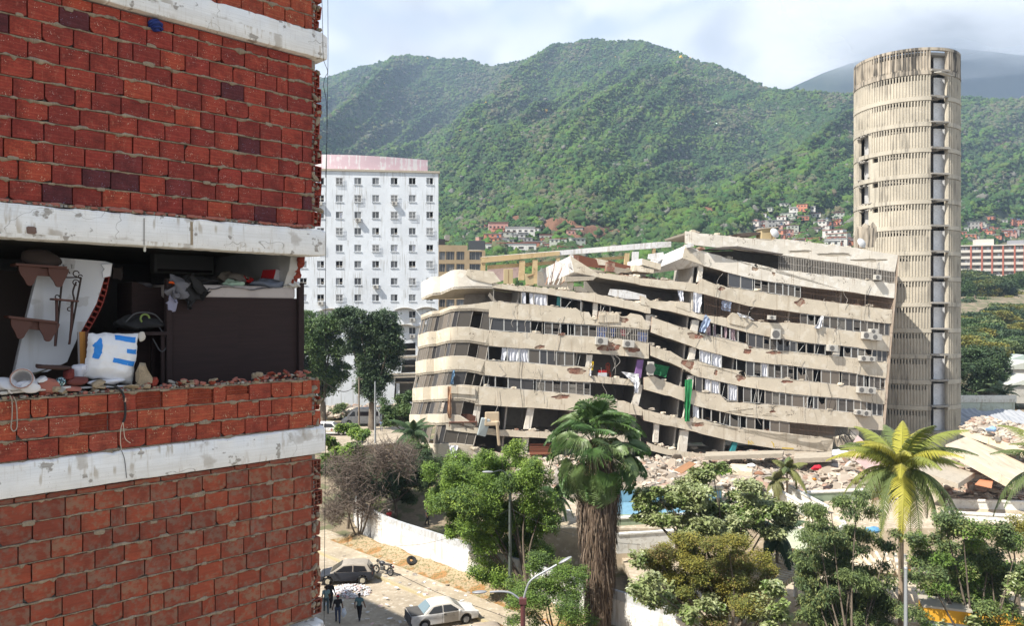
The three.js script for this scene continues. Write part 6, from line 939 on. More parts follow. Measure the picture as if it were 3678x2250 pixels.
// brown half-dead fronds and fruit stalks hanging under the crown
const brown = std({ color: rgb(0.26,0.18,0.09),roughness: 1,side: THREE.DoubleSide });
for (let i = 0;i < 9;i++) { const f = part('dead_frond',G);f.position.copy(c).add(V(0,-0.4,0));f.rotation.order = 'YXZ';f.rotation.y = i * 0.75 + r();f.rotation.x = 0.95 + r() * 0.4;mesh('petiole',taper([V(0,0,0),V(0,0.15,0.6),V(0,0,1.3)],0.03,0.02,4,4),brown,f);const b = mesh('blade',leaves[3],i % 3 ? brown : gm[0],f);b.position.set(0,0,1.25);b.scale.set(0.5,0.8,0.95);b.rotation.x = 0.3;}
for (let i = 0;i < 6;i++) { const a = i * 1.1 + 0.4;mesh('fruit_stalk',taper([c.clone(),c.clone().add(V(Math.sin(a) * 0.9,0.3,Math.cos(a) * 0.9)),c.clone().add(V(Math.sin(a) * 1.5,-0.6,Math.cos(a) * 1.5)),c.clone().add(V(Math.sin(a) * 1.6,-1.3,Math.cos(a) * 1.6))],0.03,0.012,10,4),brown,G);}
}

// ================================================================= the street: road, pavement, wall
const S = (p,e,y = 0)=>V((e + p) * SQ,y,(e - p) * SQ);
function strip3(name,p0,p1,e0,e1,y,mat,thick = 0) {
const n = 40,pos = [],idx = [],uv = [];for (let i = 0;i <= n;i++) for (const p of [p0,p1]) { const v = S(p,lerp(e0,e1,i / n),y);pos.push(v.x,v.y,v.z);uv.push(p,lerp(e0,e1,i / n));}
for (let i = 0;i < n;i++) { const a = i * 2;idx.push(a,a + 1,a + 2,a + 1,a + 3,a + 2);}
let g = new THREE.BufferGeometry();g.setAttribute('position',new THREE.Float32BufferAttribute(pos,3));g.setAttribute('uv',new THREE.Float32BufferAttribute(uv,2));g.setIndex(idx);g.computeVertexNormals();return struct(name,g,mat);
}
const roadM = std({ map: T.dust,bumpMap: T.roughH,bumpScale: 0.02,roughness: 0.95,color: rgb(1.02,1.0,0.98) });
const turnE = Math.PI / 4;// a box turned by this has its x along p and its z along e
strip3('road',7,32.2,-90,40,0.004,roadM);
{ const c = S(34.2,-20);struct('pavement',xf(uvm(new THREE.BoxGeometry(3.7,0.14,78)),c.x,0.07,c.z,0,turnE),std({ map: T.dust,bumpMap: T.roughH,bumpScale: 0.02,color: rgb(1.12,1.1,1.06),roughness: 0.95 }));const k = S(32.27,-20);struct('kerb',xf(uvm(new THREE.BoxGeometry(0.17,0.16,78)),k.x,0.085,k.z,0,turnE),plain(0.42,0.36,0.22));}
{ // verge of dry earth and weeds along the wall
const pos = [],idx = [],uv = [],n = 120,m = 8;for (let i = 0;i <= n;i++) for (let j = 0;j <= m;j++) { const e = lerp(-56,-22,i / n),p = lerp(34.6,36.4,j / m),h = 0.15 + 0.42 * Math.pow(j / m,1.4) * (0.5 + fbm(e * 0.7,p * 1.5,761,4)) * (i > 2 && i < n - 2 ? 1 : 0);const v = S(p,e,j === 0 ? 0.142 : h);pos.push(v.x,v.y,v.z);uv.push(p,e);}
for (let i = 0;i < n;i++) for (let j = 0;j < m;j++) { const a = i * (m + 1) + j;idx.push(a,a + 1,a + m + 1,a + 1,a + m + 2,a + m + 1);}
const g = new THREE.BufferGeometry();g.setAttribute('position',new THREE.Float32BufferAttribute(pos,3));g.setAttribute('uv',new THREE.Float32BufferAttribute(uv,2));g.setIndex(idx);g.computeVertexNormals();
T.verge = tex(512,512,4,4,(u,v)=>{ const a = fbm(u * 6,v * 6,771,5,6),b = fbm(u * 40,v * 40,781,3,40);return mix3(mix3([0.36,0.19,0.075],[0.42,0.32,0.2],sstep(0.4,0.6,a)),[0.12,0.13,0.04],sstep(0.52,0.62,b) * 0.7);});struct('verge',g,std({ map: T.verge,bumpMap: T.roughH,bumpScale: 0.06,roughness: 1 }));
}

const wallWM = std({ map: T.wallW,bumpMap: T.roughH,bumpScale: 0.02,roughness: 0.9 }),copeM = std({ map: T.wallW,color: rgb(0.70,0.74,0.80),roughness: 0.85 });
{
const pe = [];for (let i = 0;i <= 60;i++) { const e = lerp(-60,4,i / 60);pe.push([36.45 + 2.2 * Math.pow(clamp((-48 - e) / 12),2) * 1.4,e]);}
function wallGeo(y0,y1,t0,t1,wob) { const pos = [],idx = [],uv = [];pe.forEach(([p,e],i)=>{ const j = wob ? (fbm(e * 0.9,3,811,3) - 0.5) * wob : 0;for (const [q,y] of [[p + t0,y0],[p + t0,y1 + j],[p + t1,y1 + j],[p + t1,y0]]) { const v = S(q,e,y);pos.push(v.x,v.y,v.z);uv.push(e,y);} });for (let i = 0;i < 60;i++) for (let k = 0;k < 4;k++) { const a = i * 4 + k,b = i * 4 + (k + 1) % 4;idx.push(a,b,a + 4,b,b + 4,a + 4);} idx.push(0,2,1,0,3,2,240,241,242,240,242,243);const g = new THREE.BufferGeometry();g.setAttribute('position',new THREE.Float32BufferAttribute(pos,3));g.setAttribute('uv',new THREE.Float32BufferAttribute(uv,2));g.setIndex(idx);g.computeVertexNormals();return toCreasedNormals(g,0.5);}
const G = thing('street_wall','long white plastered compound wall along the pavement','wall',V(0,0,0));
mesh('wall',wallGeo(0,2.1,0,0.28,0),wallWM,G);const u = mesh('upper_course',wallGeo(2.1,2.62,0.03,0.25,0.06),copeM,G);u.userData.label = 'bluish upper course of the wall';
}
{ // the old retaining wall of the upper road, behind the thicket
const a = D(1300,1600,88),b = D(1580,1572,92);a.y = 0;b.y = 0;const G = thing('retaining_wall','tan concrete retaining wall below the upper road','wall',a);const v = b.clone().sub(a),L = v.length(),ang = Math.atan2(-v.z,v.x);mesh('wall',xf(uvm(new THREE.BoxGeometry(L,3.6,0.4)),v.x / 2,2.0,v.z / 2,0,ang),std({ map: T.rough,bumpMap: T.roughH,bumpScale: 0.04,color: rgb(0.42,0.34,0.22) }),G);mesh('coping',xf(uvm(new THREE.BoxGeometry(L,0.15,0.6)),v.x / 2,3.88,v.z / 2,0,ang),slabM,G);
const rd = new THREE.PlaneGeometry(60,22);rd.rotateX(-Math.PI / 2);rd.translate(-26,1.76,-106);struct('upper_road',uvm(rd),roadM);
}
// ================================================================= vehicles
const tyreM = plain(0.02,0.02,0.02,0.9),glassCar = new THREE.MeshPhysicalMaterial({ color: rgb(0.02,0.022,0.025),roughness: 0.08 }),chrome = plain(0.5,0.5,0.5,0.25,0.9),lampRed = plain(0.25,0.01,0.01,0.3),lampClear = plain(0.55,0.55,0.52,0.2),blackPl = plain(0.03,0.03,0.03,0.7);
function wheel(parent,x,y,z,r,w,hub = chrome) { const g = part('wheel',parent);g.position.set(x,y,z);mesh('tyre',xf(new THREE.TorusGeometry(r * 0.78,r * 0.24,8,22),0,0,0),tyreM,g);mesh('rim',merge([xf(new THREE.CylinderGeometry(r * 0.6,r * 0.6,w * 0.6,16),0,0,0,Math.PI / 2),...[0,1,2,3,4].map(i=>box(r * 0.16,r * 0.5,0.02,Math.sin(i * 1.257) * r * 0.33,Math.cos(i * 1.257) * r * 0.33,w * 0.32,0,0,-i * 1.257))]),hub,g);return g;}
// side: [x, y] outline of the body from rear to front; cab: outline of the glasshouse above the belt
function car(name,label,cat,pos,turn,{ L = 4.2,W = 1.65,body,cab,belt,paint,dust,wheels,wr = 0.3,panes,hub,extra,cabIn = 0.2,group }) {
const G = thing(name,label,cat,pos,turn,group);
const sh = new THREE.Shape();sh.moveTo(...body[0]);for (const p of body.slice(1)) sh.lineTo(...p);
for (let i = wheels.length - 1;i >= 0;i--) { const w = wheels[i];sh.lineTo(w + wr * 1.22,0.28);sh.absarc(w,wr + 0.02,wr * 1.2,-0.1,Math.PI + 0.1,false);sh.lineTo(w - wr * 1.22,0.28);}
sh.closePath();
const g = new THREE.ExtrudeGeometry(sh,{ depth: W - 0.16,bevelEnabled: true,bevelSize: 0.05,bevelThickness: 0.08,bevelOffset: -0.05,bevelSegments: 3,curveSegments: 10 });g.translate(0,0,-W / 2 + 0.08);{ const p = g.attributes.position;for (let i = 0;i < p.count;i++) { const y = p.getY(i),k = 1 - 0.05 * Math.pow(clamp((0.55 - y) / 0.4),2) - 0.06 * clamp((Math.abs(p.getX(i)) - L * 0.36) / (L * 0.14));p.setZ(i,p.getZ(i) * k);} g.computeVertexNormals();}
mesh('body',toCreasedNormals(uvm(g),0.6),paint,G);
const cs = new THREE.Shape(cab.map(p=>new THREE.Vector2(...p))),cg = new THREE.ExtrudeGeometry(cs,{ depth: W - 0.2,bevelEnabled: true,bevelSize: 0.05,bevelThickness: 0.08,bevelOffset: -0.05,bevelSegments: 3 });cg.translate(0,0,-W / 2 + 0.1);const top = Math.max(...cab.map(p=>p[1])),low = Math.min(...cab.map(p=>p[1]));const inward = (y)=>1 - cabIn * clamp((y - belt) / (top - belt));{ const p = cg.attributes.position;for (let i = 0;i < p.count;i++) p.setZ(i,p.getZ(i) * inward(p.getY(i)));cg.computeVertexNormals();} mesh('roof',toCreasedNormals(uvm(cg),0.6),dust || paint,G);
for (const q of panes.side) for (const s of [-1,1]) { const pg = new THREE.ShapeGeometry(new THREE.Shape(q.map(p=>new THREE.Vector2(...p)))),p = pg.attributes.position;for (let i = 0;i < p.count;i++) p.setZ(i,s * (W / 2 * inward(p.getY(i)) + 0.012));if (s < 0) pg.index.array.reverse();pg.computeVertexNormals();mesh('side_window',pg,glassCar,G);}
for (const [a,b,nm] of panes.ends) { const w0 = W / 2 * inward(a[1]) - 0.12,w1 = W / 2 * inward(b[1]) - 0.12,dir = V(b[1] - a[1],-(b[0] - a[0]),0).normalize().multiplyScalar(0.014);if ((a[0] > 0) !== (dir.x > 0)) dir.negate();const v = [V(a[0],a[1],-w0),V(a[0],a[1],w0),V(b[0],b[1],w1),V(b[0],b[1],-w1)].map(q=>q.add(dir));const e = new THREE.BufferGeometry().setFromPoints([v[0],v[1],v[2],v[0],v[2],v[3]]);e.computeVertexNormals();mesh(nm,e,panes.endMat || glassCar,G);}
for (const w of wheels) for (const s of [-1,1]) wheel(G,w,wr,s * (W / 2 - 0.1),wr,0.2,hub).rotation.y = s < 0 ? Math.PI : 0;
const xr = body[0][0],xf_ = body[body.length - 1][0],y0 = 0.45;
for (const s of [-1,1]) { mesh('tail_lamp',rbox(0.06,0.16,0.26,0.02,xr + 0.02,0.72,s * (W / 2 - 0.22)),lampRed,G);mesh('headlight',rbox(0.08,0.15,0.3,0.03,xf_ - 0.03,0.62,s * (W / 2 - 0.24)),lampClear,G);mesh('door_handle',box(0.16,0.03,0.03,panes.handle,belt - 0.08,s * (W / 2 + 0.005)),blackPl,G);mesh('mirror',rbox(0.1,0.12,0.18,0.03,panes.mirror,belt + 0.06,s * (W / 2 + 0.08)),paint,G);mesh('door_line',merge([box(0.012,belt - 0.35,0.012,panes.handle - 0.18,(belt + 0.3) / 2,s * (W / 2 - 0.002)),box(0.012,belt - 0.35,0.012,panes.mirror + 0.05,(belt + 0.3) / 2,s * (W / 2 - 0.002))]),blackPl,G);}
mesh('rear_bumper',rbox(0.14,0.2,W - 0.1,0.05,xr - 0.02,0.42,0),extra?.bumper || blackPl,G);mesh('front_bumper',rbox(0.14,0.22,W - 0.1,0.05,xf_ + 0.0,0.40,0),extra?.bumper || blackPl,G);
return G;
}
const dustPaint = (r,g,b)=>std({ color: rgb(r,g,b),map: T.rough,roughness: 0.7 });
const hatch = { L: 3.8,W: 1.62,belt: 0.86,wheels: [-1.18,1.2],wr: 0.29,body: [[-1.85,0.28],[-1.88,0.55],[-1.82,0.9],[-0.8,0.93],[0.55,0.9],[1.05,0.84],[1.7,0.7],[1.88,0.5],[1.86,0.28]],cab: [[-1.82,0.86],[-1.5,1.34],[-1.2,1.42],[-0.1,1.43],[0.25,1.36],[1.05,0.84]],panes: { side: [[[-1.5,0.93],[-1.32,1.27],[-0.55,1.33],[-0.55,0.93]],[[-0.47,0.93],[-0.47,1.33],[0.12,1.3],[0.72,0.93]]],ends: [[[1.0,0.9],[0.3,1.36],'windscreen'],[[-1.8,0.95],[-1.52,1.34],'rear_window']],handle: -0.35,mirror: 0.72 } };
const sedan = { L: 4.3,W: 1.66,belt: 0.9,wheels: [-1.3,1.3],wr: 0.3,body: [[-2.1,0.28],[-2.14,0.6],[-2.08,0.92],[-1.15,0.95],[0.7,0.93],[1.2,0.88],[2.0,0.74],[2.14,0.5],[2.12,0.28]],cab: [[-1.4,0.9],[-0.85,1.36],[-0.5,1.42],[0.25,1.42],[0.55,1.35],[1.2,0.9]],panes: { side: [[[-1.1,0.96],[-0.72,1.3],[-0.22,1.34],[-0.22,0.96]],[[-0.14,0.96],[-0.14,1.34],[0.35,1.32],[0.88,0.96]]],ends: [[[1.15,0.94],[0.58,1.35],'windscreen'],[[-1.36,0.95],[-0.88,1.36],'rear_window']],handle: -0.05,mirror: 0.85 } };
const G0 = (px,py,y = 0)=>{ const d = F * (EYE - y) / (py - CY);return V((px - CX) / F * d,y,-d);};
{ const p = G0(1245,2092);car('parked_hatchback','dusty dark blue hatchback parked by the kerb','car',p,Math.PI + 0.10,{ ...hatch,L: 3.9,paint: dustPaint(0.022,0.026,0.036),dust: dustPaint(0.34,0.30,0.25),hub: plain(0.5,0.46,0.36,0.5),extra: { bumper: dustPaint(0.04,0.045,0.055) } });}
{
const p = G0(1588,2240),c = car('wrecked_sedan','battered white sedan with a dark boot lid and an odd grey door','car',p,0.38,{ ...sedan,paint: dustPaint(0.62,0.61,0.59),dust: dustPaint(0.62,0.58,0.52),hub: plain(0.3,0.3,0.3),extra: { bumper: plain(0.07,0.07,0.07) },panes: { ...sedan.panes,endMat: new THREE.MeshPhysicalMaterial({ color: rgb(0.16,0.22,0.25),roughness: 0.3 }) } });
mesh('boot_lid',rbox(0.86,0.05,1.45,0.02,-1.68,0.965,0,0,0,-0.03),dustPaint(0.09,0.085,0.08),c).userData.label = 'dark boot lid';mesh('boot_panel',rbox(0.05,0.42,1.4,0.02,-2.15,0.72,0),dustPaint(0.05,0.05,0.05),c);mesh('rear_door',extr([[0.1,0.32],[1.0,0.32],[1.0,0.9],[0.08,0.9]],0.012).translate(-0.2,0,0.822),dustPaint(0.26,0.235,0.2),c).userData.label = 'dusty grey-brown door';mesh('sun_filler',box(0.02,0.1,0.02,0.5,0.7,0.83),blackPl,c).name = 'side_trim';
}
{ const p = G0(1760,2342);car('parked_sedan','dusty brown car of which only the roof shows at the bottom edge','car',p,0.36,{ ...sedan,paint: dustPaint(0.22,0.17,0.13),dust: dustPaint(0.36,0.30,0.24) });}
{ const p = D(1300,1525,119);p.y = groundY(p.x,p.z) + 0.08;const silver = dustPaint(0.42,0.43,0.44);car('passenger_van','silver high-roofed passenger van on the upper road','van',p,Math.PI,{ L: 6,W: 2.0,belt: 1.35,wheels: [-1.75,1.75],wr: 0.36,paint: silver,hub: plain(0.3,0.3,0.3),cabIn: 0.1,body: [[-2.95,0.3],[-2.98,1.4],[1.7,1.4],[2.1,1.25],[2.7,1.05],[2.95,0.8],[2.95,0.3]],cab: [[-2.97,1.35],[-2.9,2.45],[-2.6,2.62],[0.9,2.62],[1.35,2.4],[2.15,1.3]],panes: { side: [[[-2.7,1.45],[-2.68,2.1],[-1.6,2.1],[-1.6,1.45]],[[-1.5,1.45],[-1.5,2.1],[0.5,2.1],[0.5,1.45]],[[0.85,1.42],[0.85,2.1],[1.2,2.1],[1.75,1.42]]],ends: [[[2.1,1.4],[1.4,2.38],'windscreen'],[[-2.96,1.5],[-2.9,2.3],'rear_window']],handle: 0.75,mirror: 1.75 } });}
{ const p = D(1195,1540,109);p.y = groundY(p.x,p.z) + 0.08;const c = car('white_suv','white off-road car with door lettering beside the silver van','car',p,0,{ L: 4.6,W: 1.85,belt: 1.12,wheels: [-1.4,1.4],wr: 0.38,paint: dustPaint(0.75,0.75,0.75),cabIn: 0.14,body: [[-2.25,0.35],[-2.28,1.1],[0.9,1.15],[1.9,1.05],[2.25,0.9],[2.28,0.35]],cab: [[-2.25,1.1],[-2.1,1.75],[-1.8,1.82],[0.1,1.8],[0.9,1.12]],panes: { side: [[[-2.0,1.18],[-1.92,1.65],[-1.1,1.7],[-1.1,1.18]],[[-1.0,1.18],[-1.0,1.7],[0.02,1.68],[0.55,1.18]]],ends: [[[0.86,1.2],[0.15,1.76],'windscreen'],[[-2.24,1.2],[-2.1,1.72],'rear_window']],handle: -0.4,mirror: 0.6 } });mesh('door_emblem',xf(new THREE.CylinderGeometry(0.17,0.17,0.01,14),0.1,0.85,0.93,Math.PI / 2),plain(0.3,0.12,0.1),c);mesh('side_stripe',box(2.2,0.08,0.012,-0.6,0.62,0.93),plain(0.4,0.33,0.1),c);}
// motorcycle
{
const p = G0(1378,2074);const G = thing('motorcycle','black motorcycle standing on the pavement behind the dark hatchback','motorcycle',V(p.x,0.14,p.z),Math.PI - 0.55);G.rotation.z = 0;
for (const x of [-0.62,0.68]) { const w = part('wheel',G);w.position.set(x,0.31,0);mesh('tyre',new THREE.TorusGeometry(0.26,0.055,8,24),tyreM,w);mesh('rim',merge([new THREE.TorusGeometry(0.2,0.016,6,20),...[0,1,2,3,4].map(i=>box(0.02,0.2,0.02,Math.sin(i * 1.257) * 0.1,Math.cos(i * 1.257) * 0.1,0,0,0,-i * 1.257)),xf(new THREE.CylinderGeometry(0.04,0.04,0.12,10),0,0,0,Math.PI / 2)]),plain(0.3,0.29,0.27,0.5,0.4),w);}
mesh('fork',merge([bar(V(0.68,0.31,0.07),V(0.42,0.98,0.07),0.022),bar(V(0.68,0.31,-0.07),V(0.42,0.98,-0.07),0.022)]),chrome,G);
mesh('handlebar',tube([V(0.32,1.08,0.36),V(0.4,1.1,0.2),V(0.43,1.02,0),V(0.4,1.1,-0.2),V(0.32,1.08,-0.36)],0.014,16,6),blackPl,G);mesh('headlight',xf(new THREE.SphereGeometry(0.1,12,8),0.56,0.9,0),blackPl,G);
mesh('fuel_tank',xf(new THREE.SphereGeometry(0.5,16,12).scale(0.56,0.32,0.34),0.14,0.82,0),plain(0.05,0.05,0.055,0.3),G);mesh('seat',rbox(0.66,0.1,0.26,0.045,-0.42,0.80,0,0,0,-0.06),plain(0.05,0.045,0.045,0.8),G);
mesh('frame',merge([bar(V(0.42,0.85,0),V(-0.1,0.35,0),0.025),bar(V(0.4,0.8,0),V(-0.7,0.74,0),0.022),bar(V(-0.1,0.35,0.08),V(-0.62,0.31,0.08),0.022),bar(V(-0.1,0.35,-0.08),V(-0.62,0.31,-0.08),0.022),bar(V(-0.55,0.75,0.1),V(-0.6,0.33,0.1),0.02),bar(V(-0.55,0.75,-0.1),V(-0.6,0.33,-0.1),0.02)]),blackPl,G);mesh('engine',merge([rbox(0.32,0.3,0.24,0.04,0.08,0.46,0),rbox(0.18,0.22,0.18,0.03,0.2,0.66,0,0,0,-0.4)]),plain(0.16,0.155,0.15,0.5,0.5),G);mesh('exhaust',tube([V(0.25,0.5,0.14),V(0.1,0.28,0.15),V(-0.3,0.28,0.16),V(-0.8,0.38,0.17)],0.035,16,8),chrome,G);mesh('rear_mudguard',rbox(0.36,0.05,0.18,0.02,-0.78,0.68,0,0,0,0.3),blackPl,G);mesh('tail_lamp',rbox(0.06,0.08,0.12,0.02,-0.92,0.72,0),lampRed,G);mesh('side_stand',bar(V(-0.1,0.33,0.1),V(-0.2,0,0.32),0.014),blackPl,G);
}
{ const p = G0(1479,2042);const t = single('car_tyre',merge([xf(new THREE.TorusGeometry(0.27,0.115,10,28),0,0,0),xf(new THREE.TorusGeometry(0.33,0.06,6,28),0,0,0.06),xf(new THREE.TorusGeometry(0.33,0.06,6,28),0,0,-0.06)]),tyreM,'loose black tyre lying on the verge by the wall','tyre');t.position.set(p.x,0.52,p.z);t.rotation.set(-1.0,0.5,0);}
// ================================================================= street lamps, poles and wires
const poleGreen = plain(0.10,0.12,0.11,0.6,0.2),poleRed = plain(0.12,0.04,0.04,0.6),poleGrey = plain(0.34,0.36,0.38,0.5,0.3),lampBody = plain(0.30,0.31,0.32,0.5,0.3),cable = plain(0.015,0.015,0.015,0.7),woodPole = plain(0.20,0.16,0.12);
function lampHead(parent,pos,yaw) { const g = part('lamp_head',parent,pos);g.rotation.y = yaw;const b = new THREE.SphereGeometry(0.5,14,8).scale(0.75,0.14,0.3);mesh('housing',b,lampBody,g);mesh('lens',xf(new THREE.SphereGeometry(0.4,12,6).scale(0.7,0.1,0.28),0,-0.035,0),lampClear,g);}
{ const b = G0(1832,2185);const G = thing('street_lamp','tall dark street lamp in front of the bright green tree','street lamp',b),h = D(1836,1705,-b.z).y;mesh('pole',taper([V(0,0,0),V(0,h / 2,0),V(0,h,0)],0.13,0.08,6,8),poleGreen,G);const tip = D(1752,1698,-b.z - 0.5).sub(b);mesh('arm',tube([V(0,h - 0.25,0),V(-0.5,h + 0.2,0),tip.clone().add(V(0.4,0.0,0))],0.035,14,6),poleGreen,G);lampHead(G,tip,0);mesh('collar',cyl(0.12,0.12,0.4,0,h - 0.5,0),poleGreen,G);}
{ const b = G0(1880,2560);b.set(D(1878,1127,37).x,0,-37);const G = thing('street_lamp','twin-armed street lamp with a dark red post near the bottom edge','street lamp',b),h = D(1878,2165,37).y;mesh('pole',cyl(0.14,0.12,h,0,0,0,10),poleRed,G);mesh('head_box',rbox(0.36,0.3,0.3,0.03,0,h + 0.05,0),poleRed,G);
for (const [x1,y1,x2,y2,mx,my] of [[1722,2130,0,0,1800,2128],[2030,2015,0,0,1905,2090]]) { const t = D(x1,y1,37).sub(b),m = D(mx,my,37).sub(b);mesh('arm',tube([V(0,h,0),m.clone().lerp(V(0,h,0),0.45).add(V(0,0.15,0)),m,t.clone().add(V(x1 < 1800 ? 0.5 : -0.4,x1 < 1800 ? 0.0 : -0.22,0))],0.05,18,7),poleGrey,G);lampHead(G,t,0);G.children[G.children.length - 1].rotation.z = x1 < 1800 ? 0.06 : 0.5;} }
{ const b = V(D(3252,1127,36).x,0,-36);const G = thing('grey_pole','slim grey metal pole between the trees at the lower right','pole',b);const h = D(3252,2045,36).y;mesh('pole',taper([V(0,0,0),V(0,h / 2,0),V(0,h,0)],0.11,0.075,6,10),poleGrey,G);mesh('cap',xf(new THREE.SphereGeometry(0.09,8,6),0,h,0),poleGrey,G);}
for (const [px,top,bot,d,lab] of [[1290,1357,1520,108,'wooden power pole left of the silver van'],[1348,1373,1580,100,'thin pale pole in front of the silver van']]) { const t = D(px,top,d),b = V(t.x,groundY(t.x,t.z),t.z),G = thing('utility_pole',lab,'pole',b);mesh('pole',taper([V(0,0,0),V(0,(t.y - b.y) / 2,0),V(0,t.y - b.y,0)],0.14,0.1,5,8),px < 1300 ? woodPole : poleGrey,G);if (px < 1300) mesh('crossarm',box(1.0,0.1,0.1,0,t.y - b.y - 0.3,0),woodPole,G);}
function wire(label,pts,r = 0.012) { return single('cable',tube(pts,r,30,4),cable,label,'cable');}
const sag = (a,b,s)=>[a,a.clone().lerp(b,0.25).add(V(0,-s * 0.75,0)),a.clone().lerp(b,0.5).add(V(0,-s,0)),a.clone().lerp(b,0.75).add(V(0,-s * 0.75,0)),b];
wire('sagging cable from the brick corner to the wooden power pole',sag(D(1150,1365,40),D(1290,1360,108),1.2),0.03);
wire('low cable crossing the street from the tall lamp to the brick building',sag(D(1420,1965,54),D(1832,1830,49),0.6));
wire('upper cable running right behind the fan palm',sag(D(1832,1830,49),D(2300,1960,44),0.5));
wire('lower cable running right behind the fan palm',sag(D(1990,1870,50),D(2420,1900,46),0.4));
wire('cable lying along the pavement by the motorcycle',[S(33.6,-46,0.15),S(33.2,-40,0.15),S(33.5,-34,0.15),S(33.1,-28,0.15)],0.02);

// ================================================================= people: one skin per body, grown round a skeleton
const skinC = [0.16,0.085,0.055];
function bodyGeo(bones,res = 60,hx = 0.62,hy = 1.0,hz = 0.62) {
const mc = new MarchingCubes(res,new THREE.MeshBasicMaterial(),false,false,60000);mc.isolation = 0;
const cx = res / 2,cols = [];
const A = bones.map(b=>{ const a = V(...b[0]),d = V(...b[1]).sub(a);return { a,d,l: Math.max(d.lengthSq(),1e-6),r0: b[2],r1: b[3],c: b[4] };});
const dist = (x,y,z)=>{ let m = 1;for (const b of A) { const px = x - b.a.x,py = y - b.a.y,pz = z - b.a.z,t = clamp((px * b.d.x + py * b.d.y + pz * b.d.z) / b.l),qx = px - b.d.x * t,qy = py - b.d.y * t,qz = pz - b.d.z * t,s = Math.sqrt(qx * qx + qy * qy + qz * qz) - lerp(b.r0,b.r1,t);const k = 0.03,h = clamp(0.5 + 0.5 * (m - s) / k);m = lerp(m,s,h) - k * h * (1 - h);} return m;};
for (let k = 0;k < res;k++) for (let j = 0;j < res;j++) for (let i = 0;i < res;i++) mc.field[i + j * res + k * res * res] = -dist((i - cx) / cx * hx,(j - cx) / cx * hy + hy,(k - cx) / cx * hz);
mc.update();const n = mc.count;const pos = new Float32Array(n * 3),col = new Float32Array(n * 3);
for (let i = 0;i < n;i++) { const x = mc.positionArray[i * 3] * hx,y = mc.positionArray[i * 3 + 1] * hy + hy,z = mc.positionArray[i * 3 + 2] * hz;pos.set([x,y,z],i * 3);let best = 9,c = skinC;for (const b of A) { const px = x - b.a.x,py = y - b.a.y,pz = z - b.a.z,t = clamp((px * b.d.x + py * b.d.y + pz * b.d.z) / b.l),s = Math.hypot(px - b.d.x * t,py - b.d.y * t,pz - b.d.z * t) - lerp(b.r0,b.r1,t);if (s < best) { best = s;c = b.c;} } col.set(c,i * 3);}
let g = new THREE.BufferGeometry();g.setAttribute('position',new THREE.BufferAttribute(pos,3));g.setAttribute('color',new THREE.BufferAttribute(col,3));g = mergeVertices(g,1e-4);g.computeVertexNormals();return g;
}
const bodyM = std({ vertexColors: true,roughness: 0.9 });
